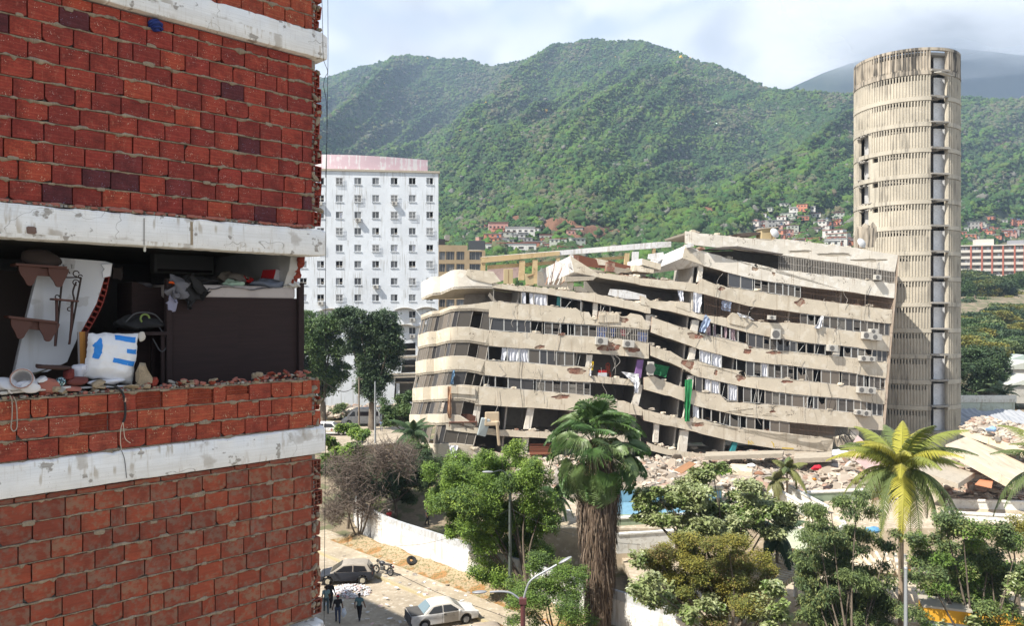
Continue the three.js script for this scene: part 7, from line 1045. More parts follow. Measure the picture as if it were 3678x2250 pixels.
// x to the side, z forward; stride swings legs and arms
function skeleton({ shirt,trousers,shoe = [0.03,0.03,0.03],hair = [0.015,0.012,0.01],stride = 0.3,skin = skinC,armL,armR,sit = 0,sleeve = 0.5,lean = 0 }) {
const hip = sit ? 0.5 : 0.93,B = [],L = (x)=>x + 0;
const sh = hip + 0.5,zs = lean;
B.push([[-0.07,hip,0],[0.07,hip,0],0.125,0.125,trousers],[[0,hip + 0.08,0],[0,hip + 0.28,zs * 0.5],0.125,0.13,shirt],[[-0.09,hip + 0.36,zs * 0.8],[0.09,hip + 0.36,zs * 0.8],0.115,0.115,shirt],[[-0.15,sh - 0.02,zs],[0.15,sh - 0.02,zs],0.07,0.07,shirt],[[0,sh,zs],[0,sh + 0.12,zs + 0.01],0.055,0.05,skin],[[0,sh + 0.16,zs + 0.03],[0,sh + 0.22,zs + 0.02],0.075,0.088,skin],[[0,sh + 0.25,zs],[0,sh + 0.2,zs - 0.03],0.09,0.08,hair],[[0,sh + 0.17,zs + 0.1],[0,sh + 0.16,zs + 0.115],0.018,0.014,skin],[[-0.088,sh + 0.18,zs + 0.01],[-0.09,sh + 0.2,zs],0.018,0.015,skin],[[0.088,sh + 0.18,zs + 0.01],[0.09,sh + 0.2,zs],0.018,0.015,skin]);
for (const s of [-1,1]) {
const f = s * stride,hipP = [s * 0.095,hip - 0.02,0];
const knee = sit ? [s * 0.16,hip - 0.02,0.42] : [s * 0.1,0.5,f * 0.55 + (f < 0 ? 0.06 : 0.03)],ank = sit ? [s * 0.16,0.08,0.4] : [s * 0.1,0.09 + (f < 0 ? 0.05 : 0),f * 1.0 - (f < 0 ? 0.05 : 0)];
B.push([hipP,knee,0.095,0.068,trousers],[knee,ank,0.068,0.05,trousers],[[ank[0],ank[1] - 0.045,ank[2] - 0.03],[ank[0] + s * 0.02,ank[1] - 0.055,ank[2] + 0.15],0.045,0.035,shoe]);
const arm = s < 0 ? armL : armR,el = arm ? arm[0] : [s * 0.24,sh - 0.3,-f * 0.35 + zs],wr = arm ? arm[1] : [s * 0.25,sh - 0.53,-f * 0.55 + 0.08 + zs];
const m = [lerp(s * 0.19,el[0],sleeve),lerp(sh - 0.02,el[1],sleeve),lerp(zs,el[2],sleeve)];
B.push([[s * 0.19,sh - 0.02,zs],sleeve < 1 ? m : el,0.058,0.052,shirt],[m,el,0.044,0.04,sleeve < 1 ? skin : shirt],[el,wr,0.04,0.03,sleeve > 1 ? shirt : skin]);
const dn = V(...wr).sub(V(...el)).normalize(),pal = V(...wr).addScaledVector(dn,0.08);B.push([wr,[pal.x,pal.y,pal.z],0.034,0.03,skin]);
for (let k = 0;k < 4;k++) { const o = (k - 1.5) * 0.018,a = pal.clone().add(V(0,0,o)),e = a.clone().addScaledVector(dn,0.06 + (k === 1 || k === 2 ? 0.015 : 0)).add(V(-s * 0.02,0,0));B.push([[a.x,a.y,a.z],[e.x,e.y,e.z],0.012,0.009,skin]);}
const th = V(...wr).addScaledVector(dn,0.03);B.push([[th.x,th.y,th.z + 0.025],[th.x - s * 0.01,th.y - 0.05,th.z + 0.055],0.013,0.01,skin]);
}
return B;
}
function person(label,pos,turn,o,h = 1.7,group) { const G = thing('person',label,'person',pos,turn,group);const g = bodyGeo(skeleton(o),o.res || 64);const k = h / 1.74;g.scale(k,k,k);mesh('body',g,bodyM,G);return G;}
const away = Math.PI;
{ const p = G0(1214,2240),G = person('person in black shirt and red cap carrying a clear plastic bag',p,away + 0.25,{ shirt: [0.014,0.014,0.016],trousers: [0.04,0.055,0.10],stride: 0.22,armL: [[-0.27,1.12,0.02],[-0.31,0.9,0.05]],armR: [[0.27,1.12,0],[0.31,0.9,0.08]],sleeve: 0.6 });
mesh('cap',merge([xf(new THREE.SphereGeometry(0.1,14,8,0,6.3,0,1.6),0,1.62,0.0),xf(new THREE.CylinderGeometry(0.06,0.06,0.012,12).scale(1.1,1,1.3),0,1.635,0.12)]),plain(0.42,0.012,0.03),G);
const bag = single('plastic_bag',jitter(new THREE.SphereGeometry(0.2,14,10).scale(0.8,1.3,0.6),0.09,9,5),new THREE.MeshPhysicalMaterial({ color: rgb(0.75,0.82,0.9),roughness: 0.4,transmission: 0.4,thickness: 0 }),'pale plastic bag in the hand of the person with the red cap','bag');bag.position.copy(p).add(V(0.36,0.62,-0.02));}
person('person in teal shirt and black trousers walking away',G0(1291,2233),away - 0.1,{ shirt: [0.08,0.16,0.18],trousers: [0.012,0.012,0.015],shoe: [0.3,0.3,0.3],stride: 0.26,armL: [[-0.28,1.14,0.04],[-0.33,0.92,0.12]],armR: [[0.28,1.12,-0.04],[0.27,0.9,-0.02]] });
person('person in pale teal shirt half hidden by the brick corner',G0(1172,2204),away + 0.3,{ shirt: [0.16,0.25,0.26],trousers: [0.05,0.08,0.09],stride: 0.3,hair: [0.015,0.012,0.01] });
person('person in dark clothes behind the person with the red cap',G0(1188,2186),away - 0.3,{ shirt: [0.012,0.012,0.012],trousers: [0.015,0.015,0.017],stride: 0.15,sleeve: 1.1 });
person('person in dark clothes standing in the shaded garden',(()=>{ const q = D(1534,1890,69);q.y = 0;return q;})(),1.2,{ shirt: [0.03,0.03,0.04],trousers: [0.02,0.02,0.025],stride: 0.1,res: 48 });
person('person in red shirt standing behind the street wall',(()=>{ const q = D(1398,1880,68);q.y = 0;return q;})(),0.6,{ shirt: [0.30,0.02,0.02],trousers: [0.25,0.02,0.02],hair: [0.6,0.6,0.6],stride: 0.05,res: 48 });
person('person in pale shirt beside the silver van',(()=>{ const q = D(1370,1530,112);q.y = groundY(q.x,q.z) + 0.08;return q;})(),0.2,{ shirt: [0.16,0.2,0.3],trousers: [0.2,0.2,0.22],stride: 0.15,res: 40 });
person('person in dark clothes by the white post in the compound',(()=>{ const q = D(1967,1900,62);q.y = groundY(q.x,q.z);return q;})(),2.4,{ shirt: [0.02,0.03,0.06],trousers: [0.02,0.02,0.03],stride: 0.12,res: 44 });
person('person in orange vest under the yellow palm',(()=>{ const q = D(3266,1890,52);q.y = groundY(q.x,q.z) + 0.6;return q;})(),0.3,{ shirt: [0.55,0.16,0.01],trousers: [0.4,0.12,0.01],stride: 0.1,res: 44 });
for (const [px,lab,sh,x] of [[1300,'front rider with white helmet on a small motorbike behind the retaining wall',[0.12,0.05,0.06],0.1],[1312,'rear rider in dark jacket on a small motorbike behind the retaining wall',[0.03,0.03,0.03],-0.4]]) { const q = D(px,1595,97);q.y = groundY(q.x,q.z) + 1.0;const G = person(lab,q,-1.2,{ shirt: sh,trousers: [0.03,0.04,0.07],sit: 1,res: 40 });mesh('helmet',new THREE.SphereGeometry(0.15,12,10).translate(0,1.2,0.02),px < 1305 ? plain(0.7,0.7,0.72,0.3) : plain(0.12,0.06,0.1,0.3),G);}
{ const q = D(1306,1595,97);q.y = groundY(q.x,q.z) + 0.3;const G = thing('motorbike','small motorbike carrying two riders behind the retaining wall','motorcycle',q,0.35);for (const x of [-0.6,0.65]) mesh('wheel',xf(new THREE.TorusGeometry(0.26,0.06,6,18),x,0.32,0),tyreM,G);mesh('seat',rbox(1.0,0.16,0.28,0.05,-0.2,0.75,0),blackPl,G);mesh('frame',merge([bar(V(0.65,0.32,0),V(0.4,1.05,0),0.03),bar(V(0.4,0.9,0),V(-0.6,0.32,0),0.04),bar(V(0.35,1.05,0.3),V(0.35,1.05,-0.3),0.02)]),blackPl,G);}

// ================================================================= rubble
T.rubble = tex(512,512,5,5,(u,v)=>{ const a = fbm(u * 9,v * 9,901,5,9),b = vnoise(u * 60,v * 60,3,60);const k = 0.6 + a * 0.5 + (b - 0.5) * 0.4;return mix3([0.46 * k,0.39 * k,0.32 * k],[0.36 * k,0.2 * k,0.14 * k],sstep(0.5,0.65,fbm(u * 14,v * 14,911,3,14)) * 0.6);});
const rubbleM = std({ map: T.rubble,bumpMap: T.roughH,bumpScale: 0.1,roughness: 1 });
const rubbleY = (x,d)=>3.0 + 0.35 * sstep(66,77,d - (x - 10) * 0.03) * sstep(1,6,x) + (fbm(x * 0.35,d * 0.35,921,4) - 0.45) * 1.1 * sstep(64,69,d) + 1.6 * sstep(34,41,x) * sstep(63,70,d) * (1 - sstep(73,80,d));
{
const pos = [],idx = [],uv = [],nx = 110,nd = 60;for (let j = 0;j <= nd;j++) for (let i = 0;i <= nx;i++) { const x = lerp(0,58,i / nx),d = lerp(63.5,84,j / nd);pos.push(x,rubbleY(x,d),-d);uv.push(x,d);}
for (let j = 0;j < nd;j++) for (let i = 0;i < nx;i++) { const a = j * (nx + 1) + i;idx.push(a,a + 1,a + nx + 1,a + 1,a + nx + 2,a + nx + 1);}
const g = new THREE.BufferGeometry();g.setAttribute('position',new THREE.Float32BufferAttribute(pos,3));g.setAttribute('uv',new THREE.Float32BufferAttribute(uv,2));g.setIndex(idx);g.computeVertexNormals();const m = mesh('rubble_mound',g,rubbleM);m.userData = { kind: 'structure' };
}
const rubCols = [[0.38,0.32,0.255],[0.43,0.37,0.30],[0.30,0.255,0.21],[0.33,0.22,0.165],[0.50,0.46,0.40],[0.40,0.33,0.26],[0.25,0.22,0.19],[0.45,0.38,0.31]];
function scatter(name,label,n,place,sizes,seed,geos,flat = 1) {
const r = rng(seed),lists = geos.map(()=>[]),cc = new THREE.Color(),q = new THREE.Quaternion(),e = new THREE.Euler();
for (let i = 0;i < n;i++) { const p = place(r);if (!p) continue;lists[Math.floor(r() * geos.length)].push([p,sizes(r),r]);}
lists.forEach((l,k)=>{ if (!l.length) return;const im = new THREE.InstancedMesh(geos[k],std({ roughness: 0.95 }),l.length);im.name = numbered(name);im.castShadow = im.receiveShadow = true;l.forEach(([p,s],i)=>{ e.set((r() - 0.5) * 1.6 * flat,r() * 6.3,(r() - 0.5) * 1.6 * flat);im.setMatrixAt(i,M4.compose(p,q.setFromEuler(e),s));const c = rubCols[Math.floor(r() * rubCols.length)],v = 0.75 + r() * 0.45;im.setColorAt(i,cc.setRGB(c[0] * v,c[1] * v,c[2] * v));});im.userData = { label,category: 'rubble',kind: 'stuff' };scene.add(im);});
}
const chunks = [1,2,3].map(s=>{ const g = rockGeo(s * 13,1,0.75,0.9);g.deleteAttribute('uv');return g;}),plankG = (()=>{ const g = new THREE.BoxGeometry(1,1,1);g.deleteAttribute('uv');return g;})();
scatter('rubble','broken concrete, plaster and brick heaped below the leaning block',15000,(r)=>{ const x = lerp(1,50,r()),d = lerp(64.5,82,Math.pow(r(),0.8));return V(x,rubbleY(x,d) + 0.05,-d);},(r)=>{ const k = 0.09 + Math.pow(r(),6) * 0.9;return V(k * (0.8 + r() * 1.4),k * (0.3 + r() * 0.5),k * (0.8 + r() * 0.8));},3,chunks);
scatter('rubble_planks','splintered planks, slabs and scraps among the rubble',2600,(r)=>{ const x = lerp(1,48,r()),d = lerp(65,80,r());return V(x,rubbleY(x,d) + 0.12,-d);},(r)=>V(0.4 + r() * 1.5,0.04 + r() * 0.08,0.06 + r() * r() * 0.7),4,[plankG],0.5);
scatter('rubble','broken concrete and brick strewn at the foot of the white slab',1800,(r)=>{ const x = lerp(-36,-10,r()),d = lerp(124,134,r());return V(x,groundY(x,-d) + 0.4 + r() * 0.8,-d);},(r)=>{ const k = 0.3 + Math.pow(r(),4) * 1.4;return V(k,k * 0.6,k);},5,chunks);
scatter('street_litter','bits of paper and rubble scattered over the street',420,(r)=>{ const p = lerp(18,36,Math.pow(r(),0.6)),e = lerp(-52,-26,r());return S(p,e,p > 32.2 ? 0.16 : 0.02);},(r)=>{ const k = 0.05 + Math.pow(r(),4) * 0.28;return V(k * 1.3,k * 0.3,k);},6,chunks,0.3);
scatter('rubble_slabs','broken slab plates jutting out of the rubble',150,(r)=>{ const x = lerp(2,48,r()),d = lerp(66,79,r());return V(x,rubbleY(x,d) + 0.1,-d);},(r)=>V(0.7 + r() * 1.9,0.1 + r() * 0.14,0.5 + r() * 1.1),14,[plankG],0.45);
{ const keep = rubCols.slice();rubCols.splice(0,rubCols.length,[0.7,0.7,0.72],[0.62,0.62,0.66],[0.5,0.48,0.46],[0.6,0.42,0.4]);scatter('litter_heap','heap of white paper and plastic litter beside the dark hatchback',420,(r)=>{ const a = r() * 6.3,k = Math.sqrt(r()),c = G0(1262 + Math.cos(a) * 70 * k,2128 + Math.sin(a) * 26 * k);return c.setY(0.05 + (1 - k) * 0.3 * r());},(r)=>{ const k = 0.08 + r() * r() * 0.28;return V(k,k * 0.35,k * 0.8);},15,chunks,0.6);scatter('street_paper','sheets of paper lying on the street and pavement',90,(r)=>S(lerp(22,36,r()),lerp(-50,-28,r()),0.17),(r)=>V(0.15 + r() * 0.2,0.01,0.12 + r() * 0.12),16,[plankG],0.2);rubCols.splice(0,rubCols.length,...keep);}
// slabs that can be told apart in the heap
const slabPrism = (pts,t)=>{ const top = pts,bot = pts.map(p=>p.clone().add(V(0,-t,0))),pos = [];const q = (a,b,c,d)=>{ for (const v of [a,b,c,a,c,d]) pos.push(v.x,v.y,v.z);};q(top[0],top[1],top[2],top[3]);q(bot[3],bot[2],bot[1],bot[0]);for (let i = 0;i < 4;i++) { const j = (i + 1) % 4;q(top[j],top[i],bot[i],bot[j]);} const g = new THREE.BufferGeometry();g.setAttribute('position',new THREE.Float32BufferAttribute(pos,3));g.computeVertexNormals();return uvm(g);};
function fallen(label,corners,t,mat = slabM) { const g = slabPrism(corners,t);const m = single('fallen_slab',g,mat,label,'slab');return m;}
const paleSlab = std({ map: T.stucco,bumpMap: T.roughH,bumpScale: 0.03,color: rgb(1.05,1.0,0.95),roughness: 0.95 });
fallen('long tilted pale floor slab sliding down right of the tower foot',[D(3395,1600,64),D(3640,1735,60),D(3705,1680,68),D(3470,1570,71)],0.7,paleSlab);
fallen('upper tilted floor slab loaded with debris at the right edge',[D(3445,1540,72),D(3700,1625,67),D(3760,1560,76),D(3520,1500,80)],0.6,paleSlab);
fallen('cracked slab lying flat under the yellow palm',[D(3290,1690,62),D(3440,1740,59),D(3500,1700,63),D(3350,1655,66)],0.4);
fallen('white slab piece standing out of the rubble middle',[D(2610,1690,66),D(2700,1700,65),D(2705,1672,68),D(2625,1668,69)],0.35,paleSlab);
fallen('brown door panel thrown on the rubble',[D(2420,1690,66),D(2475,1660,68),D(2500,1668,68),D(2450,1702,65.5)],0.06,plain(0.35,0.18,0.09));
fallen('orange board lying below the right-hand slabs',[D(3500,1742,60),D(3560,1755,58),D(3565,1728,62),D(3520,1722,63)],0.05,plain(0.5,0.2,0.1));
fallen('grey roof slab edge crushed along the foot of the block',[D(2530,1642,76),D(2810,1632,76),D(2815,1620,79),D(2535,1626,79)],0.4);
fallen('broken slab edge right of the crushed storey',[D(2850,1650,75),D(2985,1645,75),D(2990,1625,79),D(2855,1630,79)],0.45);
{ const rr = rng(92);scatter('rubble','debris lying on the tilted slabs at the right',700,(r)=>{ const u = r(),v = r();const a = D(3445,1540,72).lerp(D(3700,1625,67),u),b = D(3520,1500,80).lerp(D(3760,1560,76),u);return a.lerp(b,v).add(V(0,0.1,0));},(r)=>{ const k = 0.15 + Math.pow(r(),3) * 0.7;return V(k,k * 0.6,k);},8,chunks);}
// cloth and household scraps that show colour in the heap
const clothLump = (seed)=>jitter(new THREE.SphereGeometry(0.5,14,9).scale(1,0.4,0.8),0.5,3,seed);
for (const [px,py,d,s,c,lab] of [[2935,1682,68,0.9,[0.55,0.02,0.04],'red cloth crumpled on the rubble'],[3020,1630,74,1.7,[0.75,0.74,0.72],'white sheet heaped beside the fallen storey'],[2695,1674,67,0.7,[0.8,0.8,0.8],'white scrap of foam on the rubble'],[2925,1725,66,0.45,[0.5,0.2,0.02],'orange scrap on the rubble'],[2300,1690,66,0.8,[0.75,0.77,0.8],'white plastic chair scrap beside the fan palm'],[3560,1545,70,0.9,[0.25,0.4,0.65],'blue plastic piece on the upper tilted slab'],[3130,1905,52,0.9,[0.12,0.3,0.5],'blue box lid on the terrace debris'],[2725,1702,66,0.8,[0.25,0.13,0.08],'brown broken drawer on the rubble']]) { const m = single('cloth_scrap',clothLump(px),std({ color: rgb(...c),roughness: 1 }),lab,'scrap');m.position.copy(D(px,py,d));m.scale.setScalar(s);}
{ const p = [D(3085,1605,72),D(3110,1690,70),D(3190,1640,70)];const sh = new THREE.PlaneGeometry(3.2,2.2,12,8);jitter(sh,0.4,1.2,6);const m = single('pink_sheet',sh,std({ color: rgb(0.66,0.48,0.46),roughness: 1,side: THREE.DoubleSide }),'pink sheet draped over debris by the fallen right end','sheet');m.position.copy(D(3110,1640,73));m.rotation.set(-0.3,0.2,-0.7);}

// ================================================================= terraces, pool, pergola
const paleWall = std({ map: T.wallW,color: rgb(0.98,0.98,0.95),roughness: 0.9 }),greenWall = std({ map: T.rough,color: rgb(0.26,0.32,0.22),roughness: 0.9 }),poolM = std({ map: T.rough,color: rgb(0.17,0.32,0.42),roughness: 0.6 }),deckM = std({ map: T.dust,color: rgb(1.15,1.12,1.08),roughness: 0.9 });
{ const g = new THREE.BoxGeometry(44,3.3,8.5);struct('pool_terrace',xf(uvm(g),24,1.66,-60.4),deckM);const h = new THREE.BoxGeometry(34,0.4,12);struct('lower_terrace',xf(uvm(h),25,0.95,-50.4),deckM);}
{ const c = D(2395,1790,61);const G = thing('swimming_pool','empty swimming pool with blue walls behind the fan palm','pool',V(c.x,3.3,c.z));mesh('rim',merge([box(10,0.25,0.5,0,0.15,2.2),box(10,1.2,0.4,0,0.6,-2.6),box(0.4,0.25,4.4,-5.1,0.15,-0.2),box(0.4,0.25,4.4,5.1,0.15,-0.2)]),greenWall,G);mesh('lining',box(9.8,0.9,0.08,0,0.62,-2.36),poolM,G);mesh('floor',box(9.8,0.08,4.2,0,0.12,-0.2),poolM,G);mesh('coping',box(10.4,0.14,0.7,0,1.28,-2.7),deckM,G);
for (const [x,z,rz,lab] of [[1.2,-0.4,0.9,'white plastic chair upturned in the pool, left'],[2.0,-0.2,-0.7,'white plastic chair upturned in the pool, right']]) { const q = V(c.x + x,3.8,c.z + z),C = thing('plastic_chair',lab,'chair',q,0.4);C.rotation.z = rz;const wm = plain(0.75,0.76,0.78,0.5);mesh('seat',rbox(0.45,0.04,0.45,0.015,0,0.42,0),wm,C);mesh('backrest',rbox(0.45,0.45,0.04,0.015,0,0.66,-0.22),wm,C);for (const sx of [-1,1]) for (const sz of [-1,1]) mesh('leg',bar(V(sx * 0.2,0.42,sz * 0.2),V(sx * 0.24,0,sz * 0.24),0.022),wm,C);} }
function lowWall(label,a,b,h,t,mat,capM) { const v = b.clone().sub(a),L = Math.hypot(v.x,v.z),ang = Math.atan2(-v.z,v.x),G = thing('terrace_wall',label,'wall',a,ang);const tilt = Math.atan2(v.y,L);const body = part('wall_section',G);body.rotation.z = tilt;mesh('wall',box(L,h,t,L / 2,h / 2 - 0.3,0),mat,body);mesh('coping',box(L,0.12,t + 0.14,L / 2,h - 0.24,0),capM || paleWall,body);return G;}
const atY = (px,py,y)=>{ const d = F * (EYE - y) / (py - CY);return V((px - CX) / F * d,y,-d);};
lowWall('low green and white terrace wall left of the almond tree',atY(2215,1905,3.0),atY(2660,1880,3.0),1.1,0.35,greenWall);
lowWall('second low terrace wall below the pool',atY(2215,1975,2.2),atY(2420,1960,2.2),1.3,0.3,paleWall);
lowWall('long green-walled planter behind the yellow palm',atY(2850,1815,3.1),atY(3160,1800,3.1),1.2,0.4,greenWall);
lowWall('sloping white stair wall left of the planter',atY(2760,1770,4.6),atY(2950,1875,3.2),0.8,0.25,paleWall);
lowWall('inner sloping stair wall beside the planter',atY(2825,1765,4.6),atY(2980,1850,3.3),0.7,0.25,paleWall);
lowWall('pale parapet at the right of the terrace, under the cut-off palm',atY(3380,1900,2.6),atY(3720,1920,2.6),1.5,0.3,paleWall);
lowWall('white boundary wall at the far right behind the palm',atY(3400,1840,3.0),atY(3720,1850,3.0),1.2,0.3,paleWall);
{ // curved planter
const c = atY(2900,1945,2.0),G = thing('curved_planter','curved pale green planter wall below the stairs','planter',c);const sh = new THREE.Shape();sh.absarc(0,0,2.6,Math.PI * 0.9,Math.PI * 2.05,false);sh.absarc(0,0,2.35,Math.PI * 2.05,Math.PI * 0.9,true);const g = new THREE.ExtrudeGeometry(sh,{ depth: 1.5,bevelEnabled: false,curveSegments: 30 });g.rotateX(-Math.PI / 2);g.rotateY(Math.PI);g.scale(1,1,-1);const p = uvm(g);p.computeVertexNormals();const m = mesh('planter_wall',p,std({ map: T.rough,color: rgb(0.50,0.56,0.44),side: THREE.DoubleSide }),G);mesh('coping',uvm(g.clone()).scale(1.02,0.06,1.02).translate(0,1.5,0),paleWall,G);mesh('soil',xf(new THREE.CylinderGeometry(2.3,2.3,1.0,24),0,0.5,0),earthM,G);
}
{ // pergola: fan of pale beams on posts, curved in plan
const c = V(20.5,3.4,-40),G = thing('pergola','curved pergola of pale concrete beams in the lower right','pergola',V(c.x,1.15,c.z));const bm = std({ map: T.stucco,color: rgb(1.15,1.1,1.05),roughness: 0.9 });const y = 2.5;
for (let i = 0;i < 30;i++) { const a = lerp(-0.95,0.75,i / 29),r0 = 6.2,r1 = 9.6,s = Math.sin(a),k = -Math.cos(a);mesh('beam',beam(V(s * r0,y,k * r0),V(s * r1,y,k * r1),0.2,0.34),bm,G);}
for (const rr of [6.9,8.9]) { const pts = [];for (let i = 0;i <= 20;i++) { const a = lerp(-1.0,0.8,i / 20);pts.push(V(Math.sin(a) * rr,y - 0.36,-Math.cos(a) * rr));} const gs = [];for (let i = 0;i < 20;i++) gs.push(beam(pts[i],pts[i + 1],0.26,0.36));mesh('ring_beam',merge(gs),bm,G);}
for (const a of [-0.85,-0.3,0.25,0.7]) for (const rr of [6.9,8.9]) mesh('post',cyl(0.17,0.17,y - 0.5,Math.sin(a) * rr,0,-Math.cos(a) * rr,12),paleWall,G);
}
{ const p = atY(2905,2215,0.3),G = thing('grey_column','grey square column below the pergola','column',p);const h = D(2905,2080,-p.z).y - p.y;mesh('shaft',box(0.42,h,0.42,0,h / 2,0),plain(0.40,0.43,0.45),G);mesh('capital',box(0.55,0.15,0.55,0,h + 0.07,0),plain(0.45,0.47,0.48),G);}
for (const [px,y0,y1,d,lab] of [[1958,1872,1990,58,'white square post of the ruined garden frame, left'],[2044,1840,1960,60,'white square post of the ruined garden frame, right']]) { const t = D(px,y0,d),b = D(px,y1,d);const G = thing('white_post',lab,'post',b);mesh('shaft',box(0.34,t.y - b.y,0.34,0,(t.y - b.y) / 2,0),paleWall,G);mesh('cap',box(0.44,0.1,0.44,0,t.y - b.y + 0.05,0),paleWall,G);}
{ const p = D(3390,2190,37),G = thing('kiosk','small pale blue kiosk with a yellow fascia at the lower right','kiosk',V(p.x,0,p.z),-0.35);const h = p.y + 0.5;mesh('wall',box(1.8,h - 0.9,1.2,0,(h - 0.9) / 2,0),plain(0.42,0.5,0.5),G);mesh('fascia',box(2.0,0.6,1.4,0,h - 0.6,0),plain(0.60,0.30,0.02),G);mesh('roof',box(2.1,0.1,1.5,0,h - 0.24,0),plain(0.40,0.36,0.3),G);mesh('window',box(1.1,0.9,0.05,0.1,h - 1.6,0.62),plain(0.2,0.22,0.22),G);mesh('window_slats',merge([0,1,2,3,4].map(i=>box(1.1,0.05,0.06,0.1,h - 2.0 + i * 0.18,0.66))),paleWall,G);}
// low buildings right of the tower
{ const G = thing('low_white_building','low whitewashed building with a green tint right of the tower foot','building',D(3500,1500,104).setY(3));mesh('wall',box(7.5,4.4,5,0,2.2,0),std({ map: T.wallW,color: rgb(0.72,0.8,0.74) }),G);mesh('parapet',box(7.8,0.9,0.3,0,4.7,2.5),paleWall,G);mesh('roof',box(7.4,0.2,4.8,0,4.45,-0.1),slabM,G);for (const x of [-2,1.2]) mesh('window',box(1.2,0.9,0.06,x,2.6,2.53),glassDark,G);}
{ const c = D(3545,1510,96).setY(3),G = thing('sheet_roof_shed','shed with a wavy grey sheet roof right of the tower foot','shed',c);const g = new THREE.PlaneGeometry(12,6,90,8);g.rotateX(-Math.PI / 2 + 0.18);const p = g.attributes.position;for (let i = 0;i < p.count;i++) p.setY(i,p.getY(i) + Math.sin(p.getX(i) * 9) * 0.06 + (fbm(p.getX(i) * 0.6,p.getZ(i),5,3) - 0.5) * 0.9);g.computeVertexNormals();g.translate(0,3.0,0);mesh('sheet_roof',uvm(g),std({ color: rgb(0.33,0.34,0.36),roughness: 0.6,side: THREE.DoubleSide }),G);for (const x of [-5.5,-2,2,5.5]) mesh('post',cyl(0.12,0.12,2.6,x,0,2.2,8),rust,G);mesh('back_wall',box(11,2.6,0.3,0,1.3,-2.2),std({ map: T.wallW,color: rgb(0.6,0.72,0.68) }),G);}
for (const [px,py,d,w,h,c,lab] of [[3660,1325,150,12,3,[0.6,0.58,0.55],'white low shed roof at the right edge behind the dark tree'],[3640,1300,170,9,3.5,[0.55,0.62,0.6],'pale green-roofed house behind the dark tree'],[3670,1380,130,8,3,[0.68,0.66,0.62],'white walled ruin at the right edge']]) { const p = D(px,py,d),G = thing('low_house',lab,'house',p.clone().setY(p.y - h));mesh('wall',box(w,h,6,0,h / 2,0),std({ map: T.wallW,color: rgb(...c) }),G);const s = new THREE.Shape([[-w / 2 - 0.3,0],[w / 2 + 0.3,0],[0,1.6]].map(q=>new THREE.Vector2(...q)));const rg = uvm(new THREE.ExtrudeGeometry(s,{ depth: 6.6,bevelEnabled: false }));rg.translate(0,h,-3.3);mesh('roof',rg,plain(c[0] * 0.8,c[1] * 0.85,c[2] * 0.8),G);mesh('window',box(1,0.9,0.06,-1,h * 0.55,3.03),glassDark,G);}

